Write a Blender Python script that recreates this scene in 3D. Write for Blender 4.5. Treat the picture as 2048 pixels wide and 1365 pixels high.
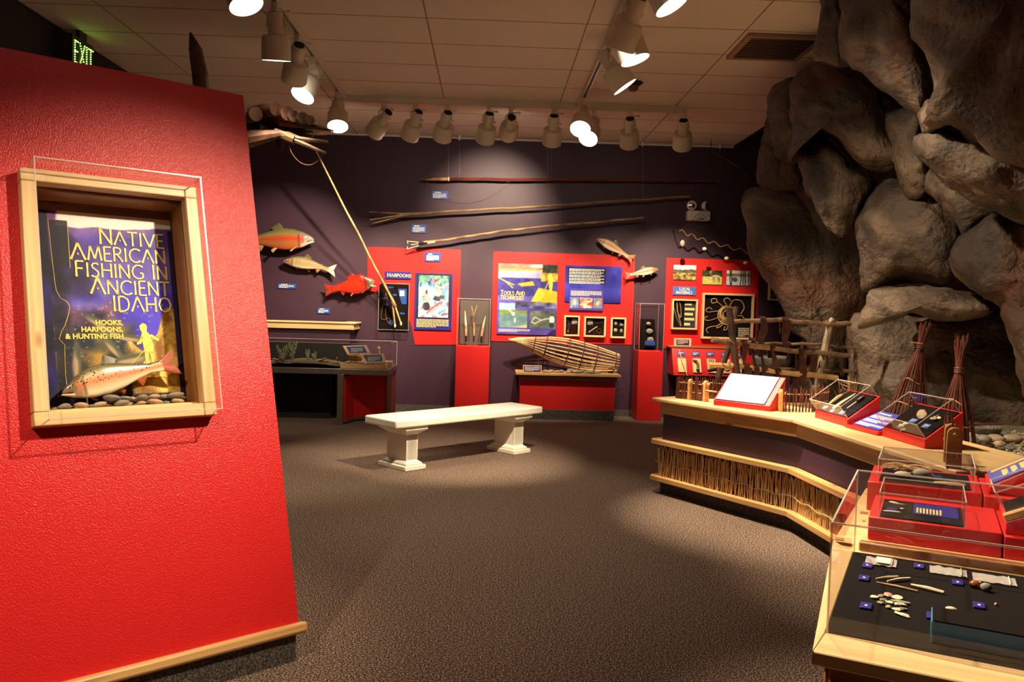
import bpy, math, random
import numpy as np
from mathutils import Matrix, Vector, noise as mnoise

for _o in list(bpy.data.objects):
    bpy.data.objects.remove(_o, do_unlink=True)
SC = bpy.context.scene
COL = SC.collection
random.seed(7)

# ------------------------------------------------------------------ camera
F_PX, YAW, PITCH, ROLL, EYE = 1641.44, 0.0291705, 0.0414188, 0.0279699, 1.39422
CEIL, BACK = 3.559, 10.690
fw = Vector((math.sin(YAW) * math.cos(PITCH), math.cos(YAW) * math.cos(PITCH), -math.sin(PITCH)))
rt0 = Vector((math.cos(YAW), -math.sin(YAW), 0)); up0 = rt0.cross(fw)
rt = math.cos(ROLL) * rt0 + math.sin(ROLL) * up0
up = -math.sin(ROLL) * rt0 + math.cos(ROLL) * up0
cd = bpy.data.cameras.new('camera'); cam = bpy.data.objects.new('camera', cd); COL.objects.link(cam)
cd.sensor_width = 36; cd.lens = F_PX / 2048 * 36; cd.clip_start = 0.05; cd.clip_end = 60
cam.matrix_world = Matrix(((rt.x, up.x, -fw.x, 0), (rt.y, up.y, -fw.y, 0), (rt.z, up.z, -fw.z, EYE), (0, 0, 0, 1)))
SC.camera = cam
EYEP = Vector((0, 0, EYE))

# ------------------------------------------------------------------ world, exposure
SC.view_settings.view_transform = 'Standard'
SC.view_settings.look = 'None'
SC.view_settings.exposure = 0.0
SC.view_settings.gamma = 1.0
SC.view_settings.use_curve_mapping = False
wd = bpy.data.worlds.new('world'); SC.world = wd; wd.use_nodes = True
wd.node_tree.nodes['Background'].inputs[0].default_value = (1.0, 0.72, 0.5, 1)
wd.node_tree.nodes['Background'].inputs[1].default_value = 0.02
LIGHT_RGB = (1.0, 0.82, 0.58)
SC.cycles.transparent_max_bounces = 32
LAMP_W = 2.4          # one factor on every lamp of the track heads


def ray(x, y):
    return fw + rt * ((x - 1024) / F_PX) - up * ((y - 682.5) / F_PX)


def U(x, y, z=None, Y=None):
    """photo pixel -> point on the level plane z, or on the upright plane Y"""
    d = ray(x, y)
    k = (z - EYE) / d.z if z is not None else Y / d.y
    return EYEP + d * k


# ------------------------------------------------------------------ scene building helpers
MWD = {}
I4 = Matrix.Identity(4)


def T(x, y=None, z=None):
    return Matrix.Translation(Vector(x) if y is None else Vector((x, y, z)))


def frame(o, x, y):
    """matrix with origin o, x axis and (roughly) y axis"""
    x = Vector(x).normalized(); z = x.cross(Vector(y)).normalized(); y = z.cross(x)
    return Matrix(((x.x, y.x, z.x, o[0]), (x.y, y.y, z.y, o[1]), (x.z, y.z, z.z, o[2]), (0, 0, 0, 1)))


def reg(o, parent, M):
    COL.objects.link(o)
    if parent is not None:
        o.parent = parent
        o.matrix_basis = MWD[parent.name].inverted() @ M
    else:
        o.matrix_basis = M
    MWD[o.name] = M.copy()
    return o


def tag(o, label, cat, group=None):
    o['label'] = label; o['category'] = cat
    if group: o['group'] = group
    return o


def thing(name, label, cat, M, group=None):
    if not isinstance(M, Matrix): M = T(M)
    o = bpy.data.objects.new(name, None); o.empty_display_size = 0.05
    reg(o, None, M)
    return tag(o, label, cat, group)


def struct(o):
    o['kind'] = 'structure'; return o


class MB:
    def __init__(s): s.v = []; s.f = []

    def add(s, vs, fs, M=None):
        n = len(s.v)
        s.v += [tuple(M @ Vector(q)) if M else tuple(q) for q in vs]
        s.f += [tuple(i + n for i in f) for f in fs]
        return s

    def box(s, x0, x1, y0, y1, z0, z1, M=None):
        vs = [(x, y, z) for z in (z0, z1) for y in (y0, y1) for x in (x0, x1)]
        return s.add(vs, [(0, 2, 3, 1), (4, 5, 7, 6), (0, 1, 5, 4), (2, 6, 7, 3), (0, 4, 6, 2), (1, 3, 7, 5)], M)

    def prism(s, poly, z0, z1, M=None):
        n = len(poly)
        a = sum(poly[i][0] * poly[(i + 1) % n][1] - poly[(i + 1) % n][0] * poly[i][1] for i in range(n))
        if a < 0: poly = poly[::-1]
        vs = [(p[0], p[1], z0) for p in poly] + [(p[0], p[1], z1) for p in poly]
        fs = [tuple(range(n - 1, -1, -1)), tuple(range(n, 2 * n))]
        fs += [(i, (i + 1) % n, n + (i + 1) % n, n + i) for i in range(n)]
        return s.add(vs, fs, M)

    def tube(s, pts, r, n=6, M=None, cap=True):
        pts = [Vector(p) for p in pts]; k = len(pts)
        rr = r if isinstance(r, (list, tuple)) else [r] * k
        vs = []; ref = None
        for i, p in enumerate(pts):
            t = (pts[min(i + 1, k - 1)] - pts[max(i - 1, 0)])
            t = t.normalized() if t.length > 1e-9 else Vector((0, 0, 1))
            if ref is None:
                ref = Vector((0, 0, 1)) if abs(t.z) < .9 else Vector((1, 0, 0))
            a = t.cross(ref).normalized(); b = t.cross(a); ref = -b if False else a.cross(t)
            for j in range(n):
                q = 2 * math.pi * j / n
                vs.append(p + (a * math.cos(q) + b * math.sin(q)) * rr[i])
        fs = [(i * n + j, i * n + (j + 1) % n, (i + 1) * n + (j + 1) % n, (i + 1) * n + j) for i in range(k - 1) for j in range(n)]
        if cap: fs += [tuple(range(n - 1, -1, -1)), tuple((k - 1) * n + j for j in range(n))]
        return s.add(vs, fs, M)

    def lathe(s, prof, n=20, M=None, cap=True):
        vs = [(r * math.cos(2 * math.pi * j / n), r * math.sin(2 * math.pi * j / n), z) for r, z in prof for j in range(n)]
        k = len(prof)
        fs = [(i * n + j, i * n + (j + 1) % n, (i + 1) * n + (j + 1) % n, (i + 1) * n + j) for i in range(k - 1) for j in range(n)]
        if cap: fs += [tuple(range(n - 1, -1, -1)), tuple((k - 1) * n + j for j in range(n))]
        return s.add(vs, fs, M)

    def ball(s, c, r, n=10, m=7, M=None, jit=0, seed=0):
        rx, ry, rz = r if isinstance(r, (tuple, list)) else (r, r, r)
        rnd = random.Random(seed)
        vs = [(c[0], c[1], c[2] - rz)]
        for i in range(1, m):
            a = -math.pi / 2 + math.pi * i / m
            for j in range(n):
                q = 2 * math.pi * j / n; k = 1 + (rnd.uniform(-jit, jit) if jit else 0)
                vs.append((c[0] + rx * k * math.cos(a) * math.cos(q), c[1] + ry * k * math.cos(a) * math.sin(q), c[2] + rz * k * math.sin(a)))
        vs.append((c[0], c[1], c[2] + rz))
        fs = [(0, 1 + (j + 1) % n, 1 + j) for j in range(n)]
        for i in range(m - 2):
            for j in range(n):
                b = 1 + i * n
                fs.append((b + j, b + (j + 1) % n, b + n + (j + 1) % n, b + n + j))
        b = 1 + (m - 2) * n
        fs += [(b + j, b + (j + 1) % n, len(vs) - 1) for j in range(n)]
        return s.add(vs, fs, M)

    def grid(s, fn, nu, nv, M=None, closed=False):
        vs = [fn(i / (nu - 1), j / (nv - 1)) for j in range(nv) for i in range(nu)]
        fs = [(j * nu + i, j * nu + i + 1, (j + 1) * nu + i + 1, (j + 1) * nu + i) for j in range(nv - 1) for i in range(nu - 1)]
        return s.add(vs, fs, M)

    def build(s, name, mat, parent=None, M=None, local=False, bevel=0, angle=38, kind=None, seg=2):
        """verts are world coordinates unless local; the object frame is M (default: the parent's frame)"""
        if M is None:
            if parent is not None: M = MWD[parent.name]
            else:
                a = np.array(s.v); M = T((a[:, 0].min() + a[:, 0].max()) / 2, (a[:, 1].min() + a[:, 1].max()) / 2, a[:, 2].min())
        vs = s.v
        if not local:
            Mi = M.inverted(); vs = [tuple(Mi @ Vector(q)) for q in s.v]
        me = bpy.data.meshes.new(name); me.from_pydata(vs, [], s.f); me.update()
        me.polygons.foreach_set('use_smooth', [True] * len(me.polygons))
        me.set_sharp_from_angle(angle=math.radians(angle))
        if mat is not None: me.materials.append(mat)
        o = bpy.data.objects.new(name, me); reg(o, parent, M)
        if bevel:
            b = o.modifiers.new('bevel', 'BEVEL'); b.width = bevel; b.segments = seg; b.limit_method = 'ANGLE'; b.angle_limit = math.radians(40)
        if kind: o['kind'] = kind
        return o


def share(name, src, parent, M):
    """another object on the same mesh data"""
    o = bpy.data.objects.new(name, src.data)
    for m in src.modifiers:
        b = o.modifiers.new('bevel', 'BEVEL'); b.width = m.width; b.segments = m.segments; b.limit_method = 'ANGLE'; b.angle_limit = m.angle_limit
    return reg(o, parent, M)


def board(name, A, B, upv, w, t, mat, parent=None, bevel=.003, ext=0, off=0):
    """a plank from A to B; w is its size along upv, t across; local x runs along the grain"""
    A = Vector(A); B = Vector(B); L = (B - A).length
    M = frame(A, B - A, upv)
    return MB().box(-ext, L + ext, -w / 2, w / 2, -t / 2 + off, t / 2 + off).build(name, mat, parent, M, local=True, bevel=bevel)


# ------------------------------------------------------------------ materials
def s2l(c):
    return tuple((x / 12.92 if x <= .04045 else ((x + .055) / 1.055) ** 2.4) for x in c[:3])


def h(r, g, b):
    return s2l((r / 255, g / 255, b / 255))


def mat(name, col, rough=.5, metal=0.0, col2=None, nscale=6, ndetail=5, nstretch=None, lo=.35, hi=.65,
        bump=0, bscale=60, spec=.5, emit=None, estr=0, attr=False, bdetail=3, spots=None, coat=0):
    m = bpy.data.materials.new(name); m.use_nodes = True
    nt = m.node_tree; N = nt.nodes; Lk = nt.links; P = N['Principled BSDF']
    P.inputs['Roughness'].default_value = rough; P.inputs['Metallic'].default_value = metal
    P.inputs['Specular IOR Level'].default_value = spec
    P.inputs['Base Color'].default_value = (*col, 1)
    if coat: P.inputs['Coat Weight'].default_value = coat; P.inputs['Coat Roughness'].default_value = .12
    tc = N.new('ShaderNodeTexCoord'); mp = N.new('ShaderNodeMapping'); Lk.new(tc.outputs['Object'], mp.inputs[0])
    if nstretch: mp.inputs['Scale'].default_value = nstretch
    src = None
    if attr:
        at = N.new('ShaderNodeAttribute'); at.attribute_name = 'Col'; src = at.outputs['Color']
    if col2 is not None:
        nz = N.new('ShaderNodeTexNoise'); nz.inputs['Scale'].default_value = nscale; nz.inputs['Detail'].default_value = ndetail
        Lk.new(mp.outputs[0], nz.inputs['Vector'])
        rp = N.new('ShaderNodeValToRGB'); rp.color_ramp.elements[0].position = lo; rp.color_ramp.elements[1].position = hi
        rp.color_ramp.elements[0].color = (*col, 1); rp.color_ramp.elements[1].color = (*col2, 1)
        Lk.new(nz.outputs['Fac'], rp.inputs[0]); src = rp.outputs[0]
    if spots:
        sc, thr, sco = spots
        vo = N.new('ShaderNodeTexVoronoi'); vo.inputs['Scale'].default_value = sc; Lk.new(tc.outputs['Object'], vo.inputs['Vector'])
        lt = N.new('ShaderNodeMath'); lt.operation = 'LESS_THAN'; lt.inputs[1].default_value = thr; Lk.new(vo.outputs['Distance'], lt.inputs[0])
        mu = N.new('ShaderNodeMath'); mu.operation = 'MULTIPLY'; Lk.new(lt.outputs[0], mu.inputs[0])
        if attr: Lk.new(at.outputs['Alpha'], mu.inputs[1])
        else: mu.inputs[1].default_value = 1
        mx = N.new('ShaderNodeMix'); mx.data_type = 'RGBA'; Lk.new(mu.outputs[0], mx.inputs['Factor'])
        if src: Lk.new(src, mx.inputs['A'])
        else: mx.inputs['A'].default_value = (*col, 1)
        mx.inputs['B'].default_value = (*sco, 1); src = mx.outputs['Result']
    if src: Lk.new(src, P.inputs['Base Color'])
    if bump:
        b = N.new('ShaderNodeBump'); b.inputs['Strength'].default_value = bump; b.inputs['Distance'].default_value = .01
        nb = N.new('ShaderNodeTexNoise'); nb.inputs['Scale'].default_value = bscale; nb.inputs['Detail'].default_value = bdetail
        Lk.new(mp.outputs[0], nb.inputs['Vector']); Lk.new(nb.outputs['Fac'], b.inputs['Height']); Lk.new(b.outputs[0], P.inputs['Normal'])
    if emit:
        P.inputs['Emission Color'].default_value = (*emit, 1); P.inputs['Emission Strength'].default_value = estr
    return m


def wood_mat(name, c1, c2, knot, rough=.42):
    m = bpy.data.materials.new(name); m.use_nodes = True
    nt = m.node_tree; N = nt.nodes; Lk = nt.links; P = N['Principled BSDF']; P.inputs['Roughness'].default_value = rough
    tc = N.new('ShaderNodeTexCoord'); oi = N.new('ShaderNodeObjectInfo')
    ad = N.new('ShaderNodeVectorMath'); ad.operation = 'ADD'; Lk.new(tc.outputs['Object'], ad.inputs[0])
    sc = N.new('ShaderNodeVectorMath'); sc.operation = 'SCALE'; sc.inputs[0].default_value = (7, 3, 5); Lk.new(oi.outputs['Random'], sc.inputs['Scale'])
    Lk.new(sc.outputs[0], ad.inputs[1])
    mp = N.new('ShaderNodeMapping'); mp.inputs['Scale'].default_value = (1.2, 26, 26); Lk.new(ad.outputs[0], mp.inputs[0])
    nz = N.new('ShaderNodeTexNoise'); nz.inputs['Scale'].default_value = 1.6; nz.inputs['Detail'].default_value = 6; nz.inputs['Distortion'].default_value = .6
    Lk.new(mp.outputs[0], nz.inputs['Vector'])
    rp = N.new('ShaderNodeValToRGB'); e = rp.color_ramp.elements; e[0].position = .35; e[1].position = .7; e[0].color = (*c1, 1); e[1].color = (*c2, 1)
    Lk.new(nz.outputs['Fac'], rp.inputs[0])
    m2 = N.new('ShaderNodeMapping'); m2.inputs['Scale'].default_value = (2.2, 6, 6); Lk.new(ad.outputs[0], m2.inputs[0])
    vo = N.new('ShaderNodeTexVoronoi'); vo.inputs['Scale'].default_value = 1.0; Lk.new(m2.outputs[0], vo.inputs['Vector'])
    r2 = N.new('ShaderNodeValToRGB'); q = r2.color_ramp.elements; q[0].position = .05; q[1].position = .11; q[0].color = (1, 1, 1, 1); q[1].color = (0, 0, 0, 1)
    Lk.new(vo.outputs['Distance'], r2.inputs[0])
    mx = N.new('ShaderNodeMix'); mx.data_type = 'RGBA'; Lk.new(r2.outputs[0], mx.inputs['Factor']); Lk.new(rp.outputs[0], mx.inputs['A']); mx.inputs['B'].default_value = (*knot, 1)
    Lk.new(mx.outputs['Result'], P.inputs['Base Color'])
    return m


def clear_mat(name, tint=(1, 1, 1), gloss=.045, rough=.02, diff=0.0):
    m = bpy.data.materials.new(name); m.use_nodes = True
    nt = m.node_tree; N = nt.nodes; Lk = nt.links; out = N['Material Output']; N.remove(N['Principled BSDF'])
    tr = N.new('ShaderNodeBsdfTransparent'); tr.inputs[0].default_value = (*tint, 1)
    gl = N.new('ShaderNodeBsdfGlossy'); gl.inputs['Roughness'].default_value = rough
    lw = N.new('ShaderNodeLayerWeight'); pw_ = N.new('ShaderNodeMath'); pw_.operation = 'POWER'; pw_.inputs[1].default_value = 4; Lk.new(lw.outputs['Facing'], pw_.inputs[0])
    fr = N.new('ShaderNodeMath'); fr.operation = 'MULTIPLY_ADD'; fr.inputs[1].default_value = .6; fr.inputs[2].default_value = gloss; Lk.new(pw_.outputs[0], fr.inputs[0])
    mx = N.new('ShaderNodeMixShader'); Lk.new(fr.outputs[0], mx.inputs[0]); Lk.new(tr.outputs[0], mx.inputs[1]); Lk.new(gl.outputs[0], mx.inputs[2])
    last = mx.outputs[0]
    if diff:
        df = N.new('ShaderNodeBsdfDiffuse'); df.inputs[0].default_value = (.9, .85, .78, 1)
        m2 = N.new('ShaderNodeMixShader'); m2.inputs[0].default_value = diff; Lk.new(last, m2.inputs[1]); Lk.new(df.outputs[0], m2.inputs[2]); last = m2.outputs[0]
    Lk.new(last, out.inputs['Surface'])
    return m


def rock_mat(name):
    m = bpy.data.materials.new(name); m.use_nodes = True
    nt = m.node_tree; N = nt.nodes; Lk = nt.links; P = N['Principled BSDF']; P.inputs['Roughness'].default_value = .62; P.inputs['Specular IOR Level'].default_value = .35
    tc = N.new('ShaderNodeTexCoord')
    def nz(scale, det, dis=0, st=None):
        n = N.new('ShaderNodeTexNoise'); n.inputs['Scale'].default_value = scale; n.inputs['Detail'].default_value = det; n.inputs['Distortion'].default_value = dis
        if st:
            mp = N.new('ShaderNodeMapping'); mp.inputs['Scale'].default_value = st; Lk.new(tc.outputs['Object'], mp.inputs[0]); Lk.new(mp.outputs[0], n.inputs['Vector'])
        else: Lk.new(tc.outputs['Object'], n.inputs['Vector'])
        return n
    a = nz(2.2, 6, .8); rp = N.new('ShaderNodeValToRGB'); e = rp.color_ramp.elements
    e[0].position = .33; e[0].color = (*h(46, 37, 30), 1); e[1].position = .66; e[1].color = (*h(116, 98, 80), 1)
    k = rp.color_ramp.elements.new(.5); k.color = (*h(78, 63, 50), 1)
    Lk.new(a.outputs['Fac'], rp.inputs[0])
    b = nz(1.3, 4, 1.2, (1, 1, .55)); r2 = N.new('ShaderNodeValToRGB'); q = r2.color_ramp.elements; q[0].position = .55; q[1].position = .72
    Lk.new(b.outputs['Fac'], r2.inputs[0])
    mx = N.new('ShaderNodeMix'); mx.data_type = 'RGBA'; Lk.new(r2.outputs[0], mx.inputs['Factor']); Lk.new(rp.outputs[0], mx.inputs['A']); mx.inputs['B'].default_value = (*h(92, 50, 26), 1)
    Lk.new(mx.outputs['Result'], P.inputs['Base Color'])
    c = nz(34, 8); d = nz(7, 6, .5); ad = N.new('ShaderNodeMath'); ad.operation = 'MULTIPLY_ADD'; ad.inputs[1].default_value = 3.0
    Lk.new(d.outputs['Fac'], ad.inputs[0]); Lk.new(c.outputs['Fac'], ad.inputs[2])
    bm = N.new('ShaderNodeBump'); bm.inputs['Strength'].default_value = .85; bm.inputs['Distance'].default_value = .022; Lk.new(ad.outputs[0], bm.inputs['Height']); Lk.new(bm.outputs[0], P.inputs['Normal'])
    return m


def carpet_mat(name, dark, mid, lite):
    m = bpy.data.materials.new(name); m.use_nodes = True
    nt = m.node_tree; N = nt.nodes; Lk = nt.links; P = N['Principled BSDF']; P.inputs['Roughness'].default_value = .95; P.inputs['Specular IOR Level'].default_value = .15
    tc = N.new('ShaderNodeTexCoord'); n = N.new('ShaderNodeTexNoise'); n.inputs['Scale'].default_value = 135; n.inputs['Detail'].default_value = 2.5; n.inputs['Roughness'].default_value = .7
    Lk.new(tc.outputs['Object'], n.inputs['Vector'])
    rp = N.new('ShaderNodeValToRGB'); e = rp.color_ramp.elements
    e[0].position = .4; e[0].color = (*dark, 1); e[1].position = .68; e[1].color = (*lite, 1); k = e.new(.52); k.color = (*mid, 1)
    Lk.new(n.outputs['Fac'], rp.inputs[0]); Lk.new(rp.outputs[0], P.inputs['Base Color'])
    b = N.new('ShaderNodeBump'); b.inputs['Strength'].default_value = .35; b.inputs['Distance'].default_value = .002; Lk.new(n.outputs['Fac'], b.inputs['Height']); Lk.new(b.outputs[0], P.inputs['Normal'])
    return m


M_RED = mat('red_paint', h(208, 34, 32), .4, bump=.05, bscale=150, bdetail=2)
M_REDG = mat('red_orange_peel', h(206, 30, 29), .33, bump=.3, bscale=200, bdetail=2, spec=.5)
M_PURP = mat('purple_paint', h(60, 31, 48), .55, bump=.04, bscale=120)
M_DARK = mat('black_paint', h(22, 18, 18), .6)
M_BLACKF = mat('black_felt', h(20, 14, 11), .9, bump=.15, bscale=300, spec=.12)
M_CARPET = carpet_mat('carpet', h(34, 26, 22), h(98, 80, 69), h(212, 184, 160))
M_CARPETD = carpet_mat('carpet_base', h(50, 45, 42), h(84, 76, 71), h(126, 116, 106))
M_TILE = mat('ceiling_tile', h(222, 208, 190), .9, bump=.12, bscale=260, spots=(24, .055, h(120, 96, 78)))
M_TRACK = mat('track_enamel', h(222, 214, 198), .45)
M_LAMPCAN = mat('lamp_enamel', h(226, 216, 196), .38, bump=.02)
M_CREAM = mat('bench_enamel', h(246, 238, 220), .3)
M_WOOD = wood_mat('pine', h(214, 168, 106), h(182, 130, 74), h(118, 66, 32))
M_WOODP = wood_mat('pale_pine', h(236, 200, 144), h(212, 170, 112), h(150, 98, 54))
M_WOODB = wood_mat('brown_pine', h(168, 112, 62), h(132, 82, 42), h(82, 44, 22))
M_CLEAR = clear_mat('acrylic')
M_EDGE = clear_mat('acrylic_edge', (1, .9, .86), .22, .25, .32)
M_STEEL = mat('brushed_steel', h(150, 144, 134), .36, .85)
M_BLUE = mat('blue_card', h(38, 74, 150), .4)
M_INDIGO = mat('indigo_card', h(46, 42, 132), .35)
M_LETW = mat('pale_print', h(228, 222, 204), .5)
M_LETY = mat('yellow_print', h(240, 214, 104), .45)
M_YEL = mat('yellow_foil', h(244, 214, 88), .4)
M_PRINT = mat('printed_sheet', (1, 1, 1), .5, attr=True, spec=.25)
M_FISH = mat('fish_skin', (1, 1, 1), .22, attr=True, spots=(85, .24, h(44, 40, 32)), coat=.5)
M_FIN = mat('fish_fin', (1, 1, 1), .35, attr=True)
M_EYE = mat('fish_eye', h(20, 16, 14), .08)
M_EYER = mat('fish_iris', h(210, 190, 140), .2)
M_ROCK = rock_mat('rock')
M_STONE = mat('river_stone', h(150, 140, 122), .6, col2=h(104, 98, 90), nscale=9, bump=.2, bscale=60)
M_STONE2 = mat('tan_stone', h(186, 162, 128), .6, col2=h(142, 122, 98), nscale=12, bump=.2, bscale=60)
M_GRAVEL = mat('gravel', h(196, 180, 148), .85, col2=h(112, 98, 78), nscale=60, ndetail=3, lo=.38, hi=.6, bump=.8, bscale=90)
M_STICK = mat('willow_stick', h(112, 62, 44), .5, col2=h(76, 38, 28), nscale=14, bump=.1)
M_STICKR = mat('red_willow', h(104, 46, 26), .5, col2=h(64, 28, 16), nscale=10, bump=.1)
M_TWIG = mat('peeled_twig', h(214, 176, 118), .5, col2=h(170, 124, 72), nscale=10, nstretch=(1, 1, 1), bump=.1)
M_POLE = mat('weathered_pole', h(150, 120, 88), .6, col2=h(92, 66, 46), nscale=9, bump=.35, bscale=40)
M_BARK = mat('dark_bark', h(84, 58, 40), .7, col2=h(46, 32, 24), nscale=8, bump=.4, bscale=40)
M_GREYP = mat('grey_driftwood', h(156, 138, 112), .7, col2=h(104, 88, 70), nscale=10, bump=.4, bscale=40)
M_LEATH = mat('dark_jerky', h(70, 36, 24), .4, col2=h(36, 20, 16), nscale=16, bump=.3, bscale=40)
M_REED = mat('dry_reed', h(242, 208, 146), .6, col2=h(192, 148, 90), nscale=5, nstretch=(6, 6, .6), lo=.3, hi=.7)
M_CORD = mat('brown_cord', h(120, 84, 52), .7)
M_BONE = mat('bone', h(232, 212, 170), .5)
M_NET = mat('dark_net', h(46, 34, 30), .8)
M_GREEN = mat('exit_green', h(20, 60, 10), .5, emit=(.45, 1, .12), estr=7)
M_GREENB = mat('exit_housing', h(26, 40, 22), .4)
M_GLOW = mat('lamp_glow', (1, 1, 1), .5, emit=(1, .92, .78), estr=16)
M_WHITEP = mat('white_plastic', h(232, 222, 204), .4)
M_GREYPLATE = mat('grey_plate', h(96, 86, 80), .4)
M_SAGE = mat('sage_leaf', h(146, 148, 112), .8, col2=h(112, 112, 82), nscale=20)
M_BAG = clear_mat('plastic_bag', (.86, .85, .88), .3, .25, .35)
M_BOWL = mat('stone_bowl', h(120, 112, 102), .6, col2=h(84, 78, 70), nscale=14, bump=.2)
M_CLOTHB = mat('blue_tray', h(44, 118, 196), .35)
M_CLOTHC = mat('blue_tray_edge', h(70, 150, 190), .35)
M_SILVER = mat('chrome', h(210, 205, 196), .15, .9)


# ------------------------------------------------------------------ flat print painted as vertex colours on a grid
def vnoise(x, y, seed=0):
    xi = np.floor(x).astype(int); yi = np.floor(y).astype(int); xf = x - xi; yf = y - yi
    def hsh(a, b):
        n = (a * 374761393 + b * 668265263 + seed * 982451653) & 0x7fffffff
        n = ((n ^ (n >> 13)) * 1274126177) & 0x7fffffff
        return (n & 0xffff) / 65535.0
    u = xf * xf * (3 - 2 * xf); v = yf * yf * (3 - 2 * yf)
    return (hsh(xi, yi) * (1 - u) + hsh(xi + 1, yi) * u) * (1 - v) + (hsh(xi, yi + 1) * (1 - u) + hsh(xi + 1, yi + 1) * u) * v


def fbm(x, y, seed=0, o=4):
    r = 0; a = .5
    for k in range(o):
        r = r + a * vnoise(x * 2 ** k, y * 2 ** k, seed + k); a *= .5
    return r / (1 - .5 ** o)


class Art:
    """normalised picture coordinates: u 0..1 to the right, v 0..1 DOWN from the top"""
    def __init__(s, nx, ny, base=(0, 0, 0)):
        s.nx, s.ny = nx, ny
        s.u, s.v = np.meshgrid(np.linspace(0, 1, nx), np.linspace(0, 1, ny))
        s.c = np.zeros((ny, nx, 3)); s.c[:] = np.array(base) / 255

    def mix(s, m, col):
        m = np.clip(m, 0, 1)[..., None]
        c = np.asarray(col, float)
        c = c / 255 if c.ndim == 1 else c
        s.c = s.c * (1 - m) + c * m; return s

    def rect(s, u0, v0, u1, v1, col, a=1): return s.mix(a * ((s.u >= u0) & (s.u <= u1) & (s.v >= v0) & (s.v <= v1)), col)

    def ell(s, cu, cv, ru, rv, col, a=1, rot=0, soft=.25):
        du, dv = s.u - cu, s.v - cv; c, n = math.cos(rot), math.sin(rot)
        d = np.sqrt(((du * c + dv * n) / ru) ** 2 + ((-du * n + dv * c) / rv) ** 2)
        return s.mix(a * np.clip((1 - d) / soft + .0, 0, 1), col)

    def poly(s, pts, col, a=1):
        ins = np.zeros(s.u.shape, bool); n = len(pts)
        for i in range(n):
            (x1, y1), (x2, y2) = pts[i], pts[(i + 1) % n]
            if y1 == y2: continue
            ins ^= ((y1 > s.v) != (y2 > s.v)) & (s.u < (x2 - x1) * (s.v - y1) / (y2 - y1) + x1)
        return s.mix(a * ins, col)

    def line(s, pts, w, col, a=1):
        for (x1, y1), (x2, y2) in zip(pts, pts[1:]):
            L = (x2 - x1) ** 2 + (y2 - y1) ** 2 + 1e-12
            t = np.clip(((s.u - x1) * (x2 - x1) + (s.v - y1) * (y2 - y1)) / L, 0, 1)
            d = np.hypot(s.u - x1 - t * (x2 - x1), s.v - y1 - t * (y2 - y1))
            s.mix(a * np.clip((w - d) / (w * .4) + .5, 0, 1), col)
        return s

    def tint(s, m, c1, c2, sx=6, sy=6, seed=1, o=4, gain=1.8):
        f = np.clip((fbm(s.u * sx, s.v * sy, seed, o) - .5) * gain + .5, 0, 1)[..., None]
        return s.mix(m, (np.array(c1) * (1 - f) + np.array(c2) * f) / 255)

    def blur(s, n=1):
        for _ in range(n):
            p = np.pad(s.c, ((1, 1), (1, 1), (0, 0)), 'edge'); s.c = (p[:-2, 1:-1] + p[2:, 1:-1] + p[1:-1, :-2] + p[1:-1, 2:] + 2 * p[1:-1, 1:-1]) / 6
        return s

    def sheet(s, name, M, x0, y0, w, hh, parent, z=0.0, mat=None):
        nx, ny = s.nx, s.ny
        vs = [(x0 + w * i / (nx - 1), y0 + hh * (1 - j / (ny - 1)), z) for j in range(ny) for i in range(nx)]
        fs = [(j * nx + i, (j + 1) * nx + i, (j + 1) * nx + i + 1, j * nx + i + 1) for j in range(ny - 1) for i in range(nx - 1)]
        me = bpy.data.meshes.new(name); me.from_pydata(vs, [], fs); me.update()
        c = np.ones((ny * nx, 4)); q = np.clip(s.c.reshape(-1, 3), 0, 1)
        c[:, :3] = np.where(q <= .04045, q / 12.92, ((q + .055) / 1.055) ** 2.4)
        at = me.color_attributes.new('Col', 'FLOAT_COLOR', 'POINT'); at.data.foreach_set('color', c.ravel())
        me.materials.append(mat or M_PRINT)
        o = bpy.data.objects.new(name, me); reg(o, parent, M)
        return o


def smooth_pts(P, k=6):
    P = [Vector(p) for p in P]
    if len(P) < 3: return P
    Q = [P[0] * 2 - P[1]] + P + [P[-1] * 2 - P[-2]]; out = []
    for i in range(1, len(Q) - 2):
        a, b, c, d = Q[i - 1:i + 3]
        for j in range(k):
            t = j / k; out.append(.5 * (2 * b + (c - a) * t + (2 * a - 5 * b + 4 * c - d) * t * t + (3 * b - a - 3 * c + d) * t ** 3))
    return out + [P[-1]]


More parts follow.
